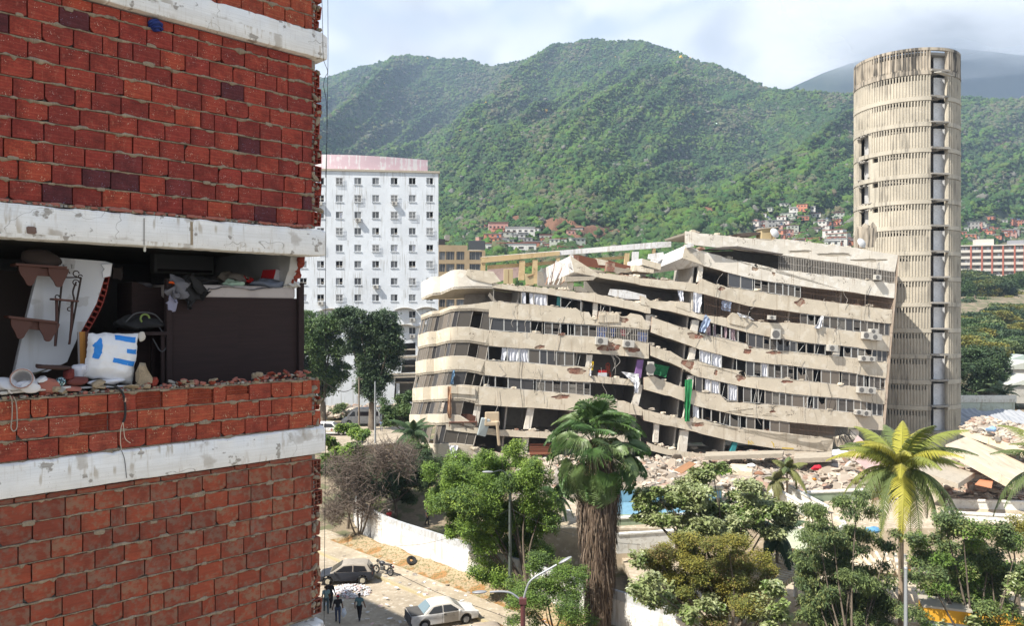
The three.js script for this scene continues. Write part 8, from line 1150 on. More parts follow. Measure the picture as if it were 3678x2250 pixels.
// ================================================================= hillside houses
{
const r = rng(1234),wallC = [[[0.40,0.16,0.10],'brick-red'],[[0.60,0.58,0.54],'white'],[[0.48,0.27,0.22],'pink'],[[0.34,0.33,0.31],'grey'],[[0.50,0.20,0.12],'orange'],[[0.40,0.42,0.36],'pale green']],wm = wallC.map(c=>std({ map: T.rough,color: rgb(...c[0]) })),roofM = [plain(0.33,0.33,0.34),plain(0.24,0.13,0.09),plain(0.45,0.44,0.43),plain(0.38,0.10,0.07)],doorM = plain(0.05,0.045,0.04);
const findT = (px,py)=>{ let lo = 0,hi = 1;for (let i = 0;i < 24;i++) { const m = (lo + hi) / 2,p = hillPoint(px,m);(CY - (p.y - EYE) / -p.z * F) > py ? lo = m : hi = m;} return hillPoint(px,(lo + hi) / 2);};
const areas = [[2700,3070,745,905,115,'on the hillside left of the tower'],[1725,2100,812,905,42,'on the hillside above the ochre building'],[3440,3690,770,868,46,'on the hillside above the balcony block']];
for (const [a,b,c0,c1,n,where] of areas) for (let k = 0;k < n;k++) {
const px = lerp(a,b,r()),py = lerp(c0,c1,Math.sqrt(r())),p = findT(px,py),ci = Math.floor(r() * 6),two = r() < 0.3,w = 5 + r() * 5,h = two ? 5.4 : 2.9,dp = 5 + r() * 2;
const lean = r() < 0.6,G = thing('hillside_house',(two ? 'two-storey ' : w > 7.5 ? 'wide ' : 'small ') + wallC[ci][1] + ' house, ' + (py < c0 + (c1 - c0) * 0.4 ? 'upper ' : py < c0 + (c1 - c0) * 0.72 ? 'middle ' : 'lower ') + (px < a + (b - a) * 0.33 ? 'left, ' : px < a + (b - a) * 0.66 ? 'centre, ' : 'right, ') + where,'house',p.clone().add(V(0,-0.6,0)),Math.atan2(-p.x,-p.z) + Math.PI + (r() - 0.5) * 0.7 + Math.PI,'houses ' + where);
G.rotation.y = (r() - 0.5) * 0.7 - Math.atan2(p.x,-p.z);
mesh('wall',box(w,h,dp,0,h / 2 - 0.5,0),wm[ci],G);
const rm = roofM[Math.floor(r() * 4)];mesh('roof',box(w + 0.5,0.18,dp + 0.7,0,h - 0.3,0,lean ? 0.1 : 0,0,0),rm,G);
for (let f = 0;f < (two ? 2 : 1);f++) for (let i = 0;i < (w > 7 ? 3 : 2);i++) { const x = -w / 2 + (i + 0.7) * w / (w > 7 ? 3.4 : 2.4);mesh(i === 1 && f === 0 ? 'door' : 'window',i === 1 && f === 0 ? box(0.9,1.9,0.08,x,0.5,dp / 2 + 0.02) : box(1.1,0.9,0.08,x,1.1 + f * 2.6,dp / 2 + 0.02),doorM,G);}
if (r() < 0.2) mesh('water_tank',cyl(0.6,0.6,1.2,w * 0.2,h - 0.2,-dp * 0.2,10),plain(0.08,0.12,0.2),G);
}
// a few larger ones that stand out
for (const [px,py,w,h,ci,ri,lab] of [[1868,848,17,5.5,1,2,'long white house with a balcony on the hillside above the roof beam'],[1790,838,12,7,2,1,'tall pink stepped house on the hillside above the ochre building'],[1835,912,26,6,1,3,'long white house with a red roof strip behind the roof beam'],[2760,815,20,4.5,3,0,'long grey roofed house low on the hillside left of the tower'],[2880,762,18,4,1,2,'row of white houses under the bare red earth']]) { const p = findT(px,py),G = thing('hillside_house',lab,'house',p.clone().add(V(0,-0.8,0)),-Math.atan2(p.x,-p.z));mesh('wall',box(w,h,7,0,h / 2 - 0.4,0),wm[ci],G);mesh('roof',box(w + 0.8,0.25,8,0,h - 0.2,0),roofM[ri],G);for (let i = 0;i < 5;i++) mesh('window',box(w * 0.1,1.1,0.08,-w * 0.4 + i * w * 0.2,h * 0.55,3.53),doorM,G);mesh('porch',box(w * 0.35,0.2,2,w * 0.1,h * 0.35,4.4),roofM[2],G);}
// bare red earth patches on the slope
const soilM = std({ map: T.rough,bumpMap: T.roughH,bumpScale: 0.4,color: rgb(0.25,0.125,0.07),roughness: 1 });
redSoil.forEach(([a,b,c,d],k)=>{ const n = 40,m = 14,pos = [],idx = [],uv = [];for (let j = 0;j <= m;j++) for (let i = 0;i <= n;i++) { const u = i / n,v = j / m,q = findT(lerp(a,b,u),lerp(d,c,v));const dn = V(0,1,0);const edge = Math.min(u,1 - u,v,1 - v),bump = (fbm(u * 9,v * 5,931 + k,4) - 0.42) * 6 + sstep(0,0.25,edge) * 2.2 - 2.2;pos.push(q.x,q.y + bump,q.z);uv.push(q.x,q.y);} for (let j = 0;j < m;j++) for (let i = 0;i < n;i++) { const e = j * (n + 1) + i;idx.push(e,e + 1,e + n + 1,e + 1,e + n + 2,e + n + 1);} const g = new THREE.BufferGeometry();g.setAttribute('position',new THREE.Float32BufferAttribute(pos,3));g.setAttribute('uv',new THREE.Float32BufferAttribute(uv,2));g.setIndex(idx);g.computeVertexNormals();struct('bare_earth',g,soilM);});
}
// ================================================================= cloud lying against the far mountain: a bank of many veils, a kilometre deep
{
const A = (seed)=>tex(256,128,1,1,(u,v)=>{ const n = fbm(u * 5,v * 4,seed,5),e = sstep(0,0.22,u) * sstep(1,0.78,u) * sstep(0,0.45,v + (n - 0.5) * 0.45) * sstep(1.0,0.6,v - (n - 0.5) * 0.2);return clamp(e * (0.28 + 0.9 * sstep(0.3,0.62,n)) * 0.6);},true);
const maps = [941,951,961].map(A);
for (let k = 0;k < 9;k++) {
const d = 2480 + k * 50,r = rng(k + 5),x0 = 2450 + r() * 250,x1 = 5000 + r() * 400,yb = 300 - (k % 3) * 40 + r() * 40,yt = -560;
const n = 24,m = 8,pos = [],uv = [],idx = [];for (let j = 0;j <= m;j++) for (let i = 0;i <= n;i++) { const u = i / n,v = j / m,px = lerp(x0,x1,u),py = lerp(yb,yt,v) - (1 - v) * 110 * sstep(0.15,0.75,u),p = D(px,py,d + (fbm(u * 4,v * 3,k,3) - 0.5) * 120);pos.push(p.x,p.y,p.z);uv.push(u,v);}
for (let j = 0;j < m;j++) for (let i = 0;i < n;i++) { const a = j * (n + 1) + i;idx.push(a,a + 1,a + n + 1,a + 1,a + n + 2,a + n + 1);}
const g = new THREE.BufferGeometry();g.setAttribute('position',new THREE.Float32BufferAttribute(pos,3));g.setAttribute('uv',new THREE.Float32BufferAttribute(uv,2));g.setIndex(idx);g.computeVertexNormals();
const c = struct('cloud',g,new THREE.MeshStandardMaterial({ color: rgb(0.92,0.94,0.97),roughness: 1,transparent: true,alphaMap: maps[k % 3],side: THREE.DoubleSide,depthWrite: false }));c.castShadow = false;
}
}

// ================================================================= the torn-open room and what lies in it
const zr1 = ([x,y])=>[x / 2.511,880 + y / 2.511],zr2 = ([x,y])=>[560 + x / 2.74,900 + y / 2.74];
const WL = (f,q,inset)=>{ const [px,py] = f(q);return W(px,py,inset);};
const shapeIn = (f,pts,inset,thick,bevel = 0)=>{ const g = extr(pts.map(q=>{ const v = WL(f,q,inset);return [v.x,v.y];}),thick,bevel);g.translate(0,0,-inset - thick / 2);return g;};
function roomThing(name,label,cat,base) { const G = thing(name,label,cat,base.clone().applyMatrix4(BW.matrixWorld),Math.PI / 4);G.userData.o = undefined;delete G.userData.o;return G;}
const rel = (g,base)=>g.translate(-base.x,-base.y,-base.z);
const darkWood = std({ map: tex(256,256,1,1,(u,v)=>{ const a = fbm(u * 3,v * 40,51,4);const k = 0.7 + a * 0.6;return [0.021 * k,0.0105 * k,0.0105 * k];}),roughness: 0.9 }),redWood = plain(0.075,0.022,0.012,0.6),ironBlack = plain(0.03,0.018,0.014,0.6,0.3),porcelain = plain(0.62,0.60,0.60,0.4),clothGrey = std({ color: rgb(0.13,0.13,0.15),roughness: 1,side: THREE.DoubleSide }),clothBlack = std({ color: rgb(0.018,0.018,0.02),roughness: 1,side: THREE.DoubleSide }),pinkish = plain(0.33,0.12,0.09,0.9),plasterChunk = std({ map: T.mortar,color: rgb(1.15,1.15,1.1),roughness: 1 });
// --- bunk bed with a dark panel front
{
const I = 0.55,base = WL(zr2,[760,1230],I);base.y = 17.5;const G = roomThing('bunk_bed','high dark brown bunk bed with a solid panel front','bed',base);
const tl = WL(zr2,[150,462],I),tr = WL(zr2,[1390,468],I);
mesh('front_panel',rel(box(tr.x - tl.x,tl.y - 17.5,0.03,(tl.x + tr.x) / 2,(tl.y + 17.5) / 2,-I - 0.02),base),darkWood,G);
const lp = WL(zr2,[95,285],I),lq = WL(zr2,[150,285],I);mesh('post',rel(rbox(lq.x - lp.x,lp.y - 17.5,0.09,0.008,(lp.x + lq.x) / 2,(lp.y + 17.5) / 2,-I),base),darkWood,G);
const rp = WL(zr2,[1392,325],I),rq = WL(zr2,[1446,325],I);mesh('post',rel(rbox(rq.x - rp.x,rp.y - 17.5,0.07,0.008,(rp.x + rq.x) / 2,(rp.y + 17.5) / 2,-I + 0.01),base),darkWood,G);
const my = WL(zr2,[700,420],I).y;mesh('mattress',rel(rbox(tr.x - tl.x - 0.03,0.17,0.95,0.04,(tl.x + tr.x) / 2,tl.y + 0.075,-I - 0.48),base),std({ map: T.rough,color: rgb(0.42,0.38,0.37),roughness: 1 }),G);
mesh('end_panel',rel(box(0.03,tl.y - 17.5,0.95,rp.x,(tl.y + 17.5) / 2,-I - 0.5),base),darkWood,G);
const bedTop = tl.y + 0.15;
const lump = (name,label,cat,q,w,h,d,mat,seed,inset = I + 0.25)=>{ const c = WL(zr2,q,inset),g = jitter(new THREE.SphereGeometry(0.5,22,14).scale(w,h,d),Math.min(w,h) * 1.1,4.5 / Math.max(w,0.2),seed);const m = single(name,g,mat,label,cat);m.position.copy(c.clone().applyMatrix4(BW.matrixWorld));m.rotation.y = Math.PI / 4;return m;};
// blanket draped along the mattress
{ const n = 40,m = 10,pos = [],idx = [];for (let j = 0;j <= m;j++) for (let i = 0;i <= n;i++) { const u = i / n,v = j / m,a = WL(zr2,[lerp(150,1390,u),360],I);const hang = 0.015 + 0.08 * Math.max(0,fbm(u * 6,2,71,3) - 0.3) + (u < 0.3 ? 0.07 : 0);pos.push(a.x,bedTop + 0.025 + (v < 0.75 ? 0 : -(v - 0.75) * 4 * hang) + (fbm(u * 14,v * 3,73,3) - 0.5) * 0.06,-I - 0.7 + v * 0.72 + (v > 0.75 ? 0.01 : 0));} for (let j = 0;j < m;j++) for (let i = 0;i < n;i++) { const q = j * (n + 1) + i;idx.push(q,q + n + 1,q + 1,q + 1,q + n + 1,q + n + 2);} const g = new THREE.BufferGeometry();g.setAttribute('position',new THREE.Float32BufferAttribute(pos,3));g.setIndex(idx);g.computeVertexNormals();const mm = single('blanket',g,clothGrey,'rumpled dark grey blanket along the top of the bunk bed','blanket');mm.position.copy(BW.position);mm.rotation.y = Math.PI / 4;const b = V((tl.x + tr.x) / 2,bedTop,-I - 0.3);g.translate(-b.x,-b.y,-b.z);mm.position.copy(b.applyMatrix4(BW.matrixWorld));}
lump('folded_clothes','pile of dark folded clothes on the left of the bunk bed','clothes',[440,315],0.5,0.12,0.4,clothBlack,3);lump('folded_clothes','grey folded bedding in the middle of the bunk bed','clothes',[760,280],0.42,0.14,0.4,std({ color: rgb(0.17,0.15,0.13),roughness: 1 }),5,I + 0.4);lump('pillow','pale green pillow on the bunk bed','pillow',[765,330],0.26,0.09,0.22,plain(0.30,0.42,0.34,1),7,I + 0.1);lump('orange_cloth','bright orange cloth at the left post of the bunk bed','cloth',[185,325],0.16,0.05,0.15,plain(0.9,0.13,0.02,1),9,I - 0.03);lump('grey_cloth','grey cloth bundle hanging over the left end of the bunk bed','cloth',[215,385],0.22,0.2,0.12,clothGrey,11,I - 0.05);lump('black_garment','black garment hanging over the bunk bed front','clothes',[365,420],0.26,0.26,0.05,clothBlack,13,I - 0.05);lump('checked_cloth','checked cloth tip hanging at the left post of the bunk bed','cloth',[165,500],0.1,0.3,0.05,plain(0.24,0.24,0.33,1),15,I - 0.05);lump('red_cloth','small red cloth behind the pale green pillow','cloth',[905,295],0.13,0.12,0.15,plain(0.45,0.02,0.02,1),17,I + 0.3);lump('white_cloth','white cloth at the right end of the bunk bed','cloth',[1370,345],0.18,0.09,0.2,plain(0.6,0.6,0.6,1),19,I - 0.02);lump('blue_cloth','blue-grey cloth fold right of the pillow on the bunk bed','cloth',[1120,335],0.5,0.12,0.3,plain(0.12,0.14,0.19,1),21,I + 0.1);
{ const c = WL(zr2,[1210,290],I + 0.25),B = roomThing('shoe_box','white box with red sides lying tilted on the bunk bed','box',c);mesh('box',rbox(0.36,0.13,0.24,0.005,0,0,0,0,0.25,-0.30),plain(0.55,0.54,0.57,0.6),B);mesh('red_side',box(0.012,0.13,0.24,-0.182,0.06,0.05,0,0.25,-0.30),plain(0.42,0.012,0.02),B);mesh('lid',rbox(0.37,0.02,0.25,0.004,0.02,0.068,0,0,0.25,-0.30),plain(0.5,0.49,0.52,0.6),B);mesh('far_red_side',box(0.012,0.12,0.24,0.185,-0.05,-0.04,0,0.25,-0.30),plain(0.42,0.012,0.02),B);}
}
// --- dark wardrobe left of the bed
{ const I = 0.9,a = WL(zr1,[1190,335],I),b = WL(zr1,[1500,335],I),base = V((a.x + b.x) / 2,17.5,-I - 0.3),G = roomThing('wardrobe','dark wardrobe with a curved top behind the white sack','wardrobe',base);const sh = [[a.x,17.5],[b.x,17.5],[b.x,a.y - 0.03],[lerp(a.x,b.x,0.85),a.y - 0.06],[lerp(a.x,b.x,0.5),a.y - 0.07],[lerp(a.x,b.x,0.3),a.y - 0.03],[lerp(a.x,b.x,0.1),a.y],[a.x,a.y - 0.01]];const g = extr(sh,0.5,0.008);g.translate(0,0,-I - 0.5);mesh('carcass',rel(g,base),darkWood,G);mesh('door_seam',rel(box(0.008,1.5,0.01,(a.x + b.x) / 2,18.3,-I + 0.005),base),ironBlack,G);mesh('plastic_wrap',rel(jitter(new THREE.SphereGeometry(0.1,12,8).scale(1.3,0.4,1),0.08,8,4).translate(lerp(a.x,b.x,0.5),a.y - 0.03,-I - 0.2),base),plain(0.12,0.12,0.14,0.3),G);}
{ const I = 0.7,c = WL(zr1,[1270,745],I),G = roomThing('bag_pile','dark bags and clothes heaped on a stool behind the sack','bag',V(c.x,17.5,c.z));const h = c.y - 17.5;mesh('bag',jitter(new THREE.SphereGeometry(0.5,22,14).scale(0.5,0.18,0.4),0.22,6,7).translate(0,h + 0.06,0),clothBlack,G);mesh('strap',tube([V(0.16,h,0.15),V(0.26,h - 0.2,0.16),V(0.18,h - 0.3,0.18),V(0.08,h - 0.14,0.17)],0.008,20,5),plain(0.06,0.06,0.065),G);mesh('handle',tube([V(-0.2,h + 0.06,0.1),V(-0.1,h + 0.16,0.12),V(0.12,h + 0.15,0.1),V(0.22,h + 0.05,0.1)],0.01,16,5),plain(0.07,0.07,0.075),G);mesh('green_strip',xf(new THREE.TorusGeometry(0.05,0.012,6,12,4),-0.02,h + 0.1,0.2),plain(0.16,0.22,0.06),G);mesh('stool',merge([box(0.5,0.04,0.4,0,h - 0.08,0),...[-1,1].flatMap(x=>[-1,1].map(z=>box(0.04,h - 0.1,0.04,x * 0.2,(h - 0.1) / 2,z * 0.15)))]),darkWood,G);}
// --- leaning broken partition: white slab with the hollow bricks showing along its torn edge
{
const I = 0.75,G = part('leaning_partition',BW);
mesh('plaster_slab',shapeIn(zr1,[[380,110],[690,135],[940,155],[1005,175],[990,290],[935,300],[905,400],[860,540],[800,650],[740,760],[690,850],[640,960],[600,1060],[420,1150],[120,1175],[180,900],[240,640],[330,270]],I,0.09,0.004),std({ map: T.wallW,color: rgb(0.75,0.78,0.86),roughness: 0.85 }),G).userData.label = 'white plastered slab with a torn curved edge';
const L = [[935,300],[915,400],[880,500],[840,600],[785,690],[735,780]],R_ = [[992,290],[968,420],[935,530],[895,620],[840,720],[790,800]];
for (let i = 0;i < 5;i++) for (let k = 0;k < 2;k++) { const t0 = k / 2,t1 = (k + 1) / 2,p = (A,t)=>[lerp(A[i][0],A[i + 1][0],t),lerp(A[i][1],A[i + 1][1],t)];const q = [p(L,t0),p(R_,t0),p(R_,t1),p(L,t1)].map(z=>{ const v = WL(zr1,z,I - 0.02);return new THREE.Vector2(v.x,v.y);});const s = new THREE.Shape(q),c = q.reduce((a,b)=>a.clone().add(b),new THREE.Vector2()).multiplyScalar(0.25);s.holes.push(new THREE.Path(q.map(v=>v.clone().lerp(c,0.3))));const g = uvm(new THREE.ExtrudeGeometry(s,{ depth: 0.14,bevelEnabled: false }));g.translate(0,0,-I - 0.11);mesh('hollow_brick',g,clayM[2],G);}
mesh('torn_plaster',shapeIn(zr1,[[915,185],[1008,178],[990,290],[930,300],[925,250],[945,225]],I - 0.06,0.03),plain(0.72,0.73,0.76),G);
}
{ const I = 1.6,a = WL(zr1,[0,215],I),G = roomThing('shade_panel','dark added panel in place of the shadow at the left of the room','door',V(a.x + 0.3,17.5,-I));mesh('leaf',box(0.95,2.0,0.05,0.05,1.0,0),plain(0.03,0.018,0.014,0.7),G);mesh('frame',merge([box(0.08,2.1,0.1,0.57,1.05,0),box(0.08,2.1,0.1,-0.48,1.05,0)]),plain(0.05,0.028,0.02,0.7),G);}  // no real door: near-black leaf and frame paint the shadow beside the slab
// --- wooden wall shelves with curved brackets
function wallShelf(label,y0,x0,x1,I,tilt,load) { const a = WL(zr1,[x0,y0],I),b = WL(zr1,[x1,y0 + tilt],I),G = roomThing('wooden_shelf',label,'shelf',a),L = b.x - a.x,rz = Math.atan2(b.y - a.y,L),g = part('shelf_unit',G);g.rotation.z = rz;mesh('board',box(L,0.025,0.24,L / 2,0,0),redWood,g);for (const k of [0.28,0.85]) { const s = new THREE.Shape();s.moveTo(-0.1,0);s.lineTo(0.1,0);s.bezierCurveTo(0.1,-0.06,0.06,-0.12,0.05,-0.16);s.bezierCurveTo(0.04,-0.22,-0.02,-0.22,-0.03,-0.17);s.bezierCurveTo(-0.06,-0.1,-0.1,-0.1,-0.1,0);const e = uvm(new THREE.ExtrudeGeometry(s,{ depth: 0.03,bevelEnabled: false }));e.translate(L * k,-0.012,0.06);mesh('bracket',e,redWood,g);} mesh('rail',box(L * 0.6,0.09,0.02,L * 0.5,-0.06,0.05),redWood,g);if (load) mesh('bundle',jitter(new THREE.SphereGeometry(0.5,18,10).scale(L * 0.75,0.2,0.25),0.12,6,3).translate(L * 0.55,0.09,0),plain(0.03,0.02,0.017,0.9),g);}
wallShelf('upper wooden shelf loaded with a dark bundle',185,120,580,0.55,30,true);wallShelf('lower wooden shelf with curved brackets',655,60,500,0.55,50,false);
// --- wrought iron rack hanging on the slab
{ const I = 0.5,f = (x,y,o = 0)=>WL(zr1,[x,y],I - o),base = f(600,500),G = roomThing('iron_rack','wrought iron rack with scrolls and hanging leather straps','rack',base),R = (p)=>p.clone().sub(base),rod = (a,b,r = 0.009)=>bar(R(a),R(b),r,6);
mesh('upright',rod(f(565,310),f(505,920),0.011),ironBlack,G);mesh('upright',rod(f(735,300),f(625,905),0.011),ironBlack,G);mesh('shelf_board',beam(R(f(470,495)),R(f(695,515)),0.16,0.02),redWood,G);mesh('top_bar',rod(f(545,300),f(735,300)),ironBlack,G);
for (const [x,y,r,nm] of [[600,265,0.035,0],[690,265,0.03,0],[728,292,0.02,0],[520,475,0.02,0],[688,345,0.03,0],[630,585,0.02,0]]) mesh('scroll',xf(new THREE.TorusGeometry(r,0.006,6,18,5),...R(f(x,y)).toArray()),ironBlack,G);
for (const [x0,y0,x1,y1] of [[515,500,500,920],[655,510,630,900]]) mesh('leather_strap',taper([R(f(x0,y0,0.02)),R(f((x0 + x1) / 2 + 6,(y0 + y1) / 2,0.03)),R(f(x1,y1,0.02))],0.016,0.012,10,6),plain(0.055,0.02,0.014,0.7),G);
mesh('chain',tube([f(690,340,0.02),f(660,430,0.03),f(670,500,0.03),f(640,560,0.03)].map(R),0.01,24,5),ironBlack,G);for (const x of [585,660]) mesh('glass_cup',xf(new THREE.CylinderGeometry(0.02,0.014,0.05,10),...R(f(x,200)).toArray()),plain(0.25,0.25,0.25,0.2),G);}
// --- the white sack with blue lettering
{
const I = 0.22,base = WL(zr1,[1010,1250],I),G = roomThing('woven_sack','white woven sack printed with big blue letters, standing on the sill','sack',base),R = (q,i = I)=>WL(zr1,q,i).sub(base);
const tl = R([800,805]),tr = R([1255,805]),br = R([1195,1265]),blp = R([760,1200]);const n = 34,m = 34,pos = [],idx = [];
const surf = (u,v,back)=>{ const p = tl.clone().lerp(tr,u).lerp(blp.clone().lerp(br,u),v),e = Math.min(u,1 - u) * 2,f = Math.min(v,1 - v) * 2,bul = 0.13 * Math.pow(clamp(e * 2.2),0.5) * Math.pow(clamp(f * 2),0.5);p.z += (back ? -1 : 1) * bul + (fbm(u * 5,v * 5,41,4) - 0.5) * 0.05;p.x += (fbm(v * 6,3,43,3) - 0.5) * 0.035;p.y += (fbm(u * 6,5,47,3) - 0.5) * 0.03;return p;};
for (const back of [0,1]) { const o = pos.length / 3;for (let j = 0;j <= m;j++) for (let i = 0;i <= n;i++) { const p = surf(i / n,j / m,back);pos.push(p.x,p.y,p.z);} for (let j = 0;j < m;j++) for (let i = 0;i < n;i++) { const q = o + j * (n + 1) + i;back ? idx.push(q,q + 1,q + n + 1,q + 1,q + n + 2,q + n + 1) : idx.push(q,q + n + 1,q + 1,q + 1,q + n + 1,q + n + 2);} }
const g = new THREE.BufferGeometry();g.setAttribute('position',new THREE.Float32BufferAttribute(pos,3));g.setIndex(idx);g.computeVertexNormals();mesh('sack_body',g,std({ color: rgb(0.74,0.74,0.76),roughness: 0.7,side: THREE.DoubleSide }),G);
// printed letters follow the cloth
const blue = std({ color: rgb(0.02,0.22,0.66),roughness: 0.7,side: THREE.DoubleSide });const print = (poly)=>{ const pos2 = [],idx2 = [],N = 10;for (let j = 0;j <= N;j++) for (let i = 0;i <= N;i++) { const a = [lerp(poly[0][0],poly[1][0],i / N),lerp(poly[0][1],poly[1][1],i / N)],b = [lerp(poly[3][0],poly[2][0],i / N),lerp(poly[3][1],poly[2][1],i / N)],q = [lerp(a[0],b[0],j / N),lerp(a[1],b[1],j / N)];const u = clamp((q[0] - 790 + (q[1] - 805) * 0.1) / 445),v = clamp((q[1] - 805) / 455),p = surf(u,v,0);pos2.push(p.x,p.y,p.z + 0.004);} for (let j = 0;j < N;j++) for (let i = 0;i < N;i++) { const q = j * (N + 1) + i;idx2.push(q,q + N + 1,q + 1,q + 1,q + N + 1,q + N + 2);} const e = new THREE.BufferGeometry();e.setAttribute('position',new THREE.Float32BufferAttribute(pos2,3));e.setIndex(idx2);e.computeVertexNormals();mesh('printed_letter',e,blue,G);};
print([[1003,818],[1198,838],[1190,890],[1000,864]]);print([[1090,942],[1195,950],[1192,992],[1088,980]]);print([[970,1036],[1182,1056],[1178,1100],[966,1078]]);print([[880,845],[868,845],[800,930],[812,950]].map(q=>q));print([[822,900],[882,850],[868,1000],[808,1010]]);print([[808,1000],[868,990],[842,1055],[795,1058]]);
mesh('crumpled_flap',jitter(new THREE.SphereGeometry(0.5,22,14).scale(0.17,0.2,0.12),0.16,7,61).translate(...R([715,1150],0.2).toArray()),std({ color: rgb(0.62,0.62,0.68),roughness: 0.7 }),G);mesh('torn_corner',jitter(new THREE.SphereGeometry(0.5,12,8).scale(0.07,0.12,0.06),0.08,9,63).translate(...R([1280,845]).toArray()),plain(0.5,0.46,0.4),G);mesh('sack_foot',jitter(new THREE.SphereGeometry(0.5,20,12).scale(0.42,0.07,0.14),0.08,7,65).translate(...R([960,1240],0.16).toArray()),std({ color: rgb(0.66,0.66,0.7),roughness: 0.7 }),G);
}
{ const I = 0.42,b = WL(zr1,[750,1080],I),G = roomThing('wood_strips','upright orange-brown wooden strips left of the sack','wood',b);for (const [x,w,c] of [[730,0.035,[0.42,0.19,0.04]],[755,0.03,[0.34,0.15,0.03]],[775,0.03,[0.10,0.04,0.025]],[795,0.025,[0.06,0.03,0.03]],[712,0.02,[0.3,0.28,0.28]]]) { const t = WL(zr1,[x,790],I),q = WL(zr1,[x + 8,1090],I);mesh('strip',beam(t.sub(b),q.sub(b),w * 1.4,w),plain(...c),G);} }
// --- things strewn along the sill
const onSill = (px_z,py_z,inset = 0.06)=>WL(zr1,[px_z,py_z],inset);
{ const c = onSill(215,1235,0.05),G = roomThing('ceramic_pot','white ceramic pot with a handle lying on its side on the sill','pot',c);const prof = [[0.001,-0.12],[0.06,-0.12],[0.09,-0.09],[0.105,0],[0.095,0.06],[0.085,0.08],[0.1,0.11],[0.104,0.12],[0.092,0.118],[0.08,0.08],[0.09,0.02],[0.07,-0.09],[0.001,-0.1]].map(p=>new THREE.Vector2(...p));const g = new THREE.LatheGeometry(prof,28);g.rotateX(1.25);g.rotateY(-0.35);mesh('bowl',g,porcelain,G);mesh('rim_band',xf(new THREE.TorusGeometry(0.098,0.006,6,28),-0.04,0.035,0.108,-0.32,-0.35,0),plain(0.35,0.2,0.16),G);mesh('handle',xf(new THREE.TorusGeometry(0.05,0.012,6,16,4),-0.1,-0.06,0.04,0,0.5,0.5),porcelain,G);mesh('figure',jitter(new THREE.SphereGeometry(0.06,12,8).scale(1.4,1,0.8),0.05,14,3).translate(0.05,-0.06,0.08),porcelain,G);}
const lumpAt = (name,label,cat,q,w,h,d,mat,seed,inset = 0.05)=>{ const c = onSill(q[0],q[1],inset);const m = single(name,jitter(new THREE.SphereGeometry(0.5,18,12).scale(w,h,d),Math.min(w,h) * 0.7,2.6 / w,seed),mat,label,cat);m.position.copy(c.applyMatrix4(BW.matrixWorld));m.rotation.y = Math.PI / 4;return m;};
lumpAt('crumpled_cloth','white crumpled cloth spilling from the ceramic pot','cloth',[255,1270],0.2,0.1,0.1,plain(0.55,0.55,0.6,1),31,0.0);lumpAt('crumpled_cloth','white crumpled cloth at the left edge of the sill','cloth',[50,1280],0.3,0.13,0.16,plain(0.52,0.52,0.55,1),33);
{ const c = onSill(550,1240,0.04),G = roomThing('mosaic_ball','small mirrored mosaic ball on the sill','ball',c);mesh('ball',new THREE.SphereGeometry(0.05,22,16),std({ map: tex(128,64,1,1,(u,v)=>{ const k = vnoise(u * 24,v * 12,4);return k > 0.6 ? [0.5,0.6,0.62] : k > 0.42 ? [0.1,0.25,0.3] : [0.03,0.05,0.06];}),roughness: 0.2,metalness: 0.3 }),G);}
{ const a = onSill(0,1345,0.02),b = onSill(640,1290,0.02),G = roomThing('white_pipe','white pipe lying along the sill','pipe',a);const d = b.clone().sub(a);mesh('pipe',bar(V(0,0,0),d,0.014,10),plain(0.55,0.53,0.5,0.5),G);mesh('coupling',bar(d.clone().multiplyScalar(0.02),d.clone().multiplyScalar(0.1),0.02,10),plain(0.5,0.49,0.47,0.5),G);}
{ const a = onSill(600,1300,0.1),b = onSill(1290,1275,0.1),G = roomThing('white_pipe','second white pipe running under the sack','pipe',a);mesh('pipe',bar(V(0,0,0),b.clone().sub(a),0.012,8),plain(0.5,0.5,0.52,0.5),G);}
{ const c = onSill(340,1160,0.2),G = roomThing('metal_horn','small dark metal horn lying left of the sack','horn',c);const g = new THREE.LatheGeometry([[0.004,-0.12],[0.01,0],[0.02,0.05],[0.055,0.11]].map(p=>new THREE.Vector2(...p)),20);g.rotateZ(1.9);mesh('bell',g,std({ color: rgb(0.09,0.085,0.06),roughness: 0.4,metalness: 0.6,side: THREE.DoubleSide }),G);}
{ const c = onSill(1300,1180,0.1),G = roomThing('mortar_chunk','tall lump of broken mortar right of the sack','rubble',c);mesh('lump',jitter(rockGeo(71,0.13,0.25,0.12),0.14,9,3),plasterChunk,G);mesh('brick_bit',rockGeo(72,0.09,0.1,0.08).translate(0.1,-0.08,0.02),clayM[1],G);}
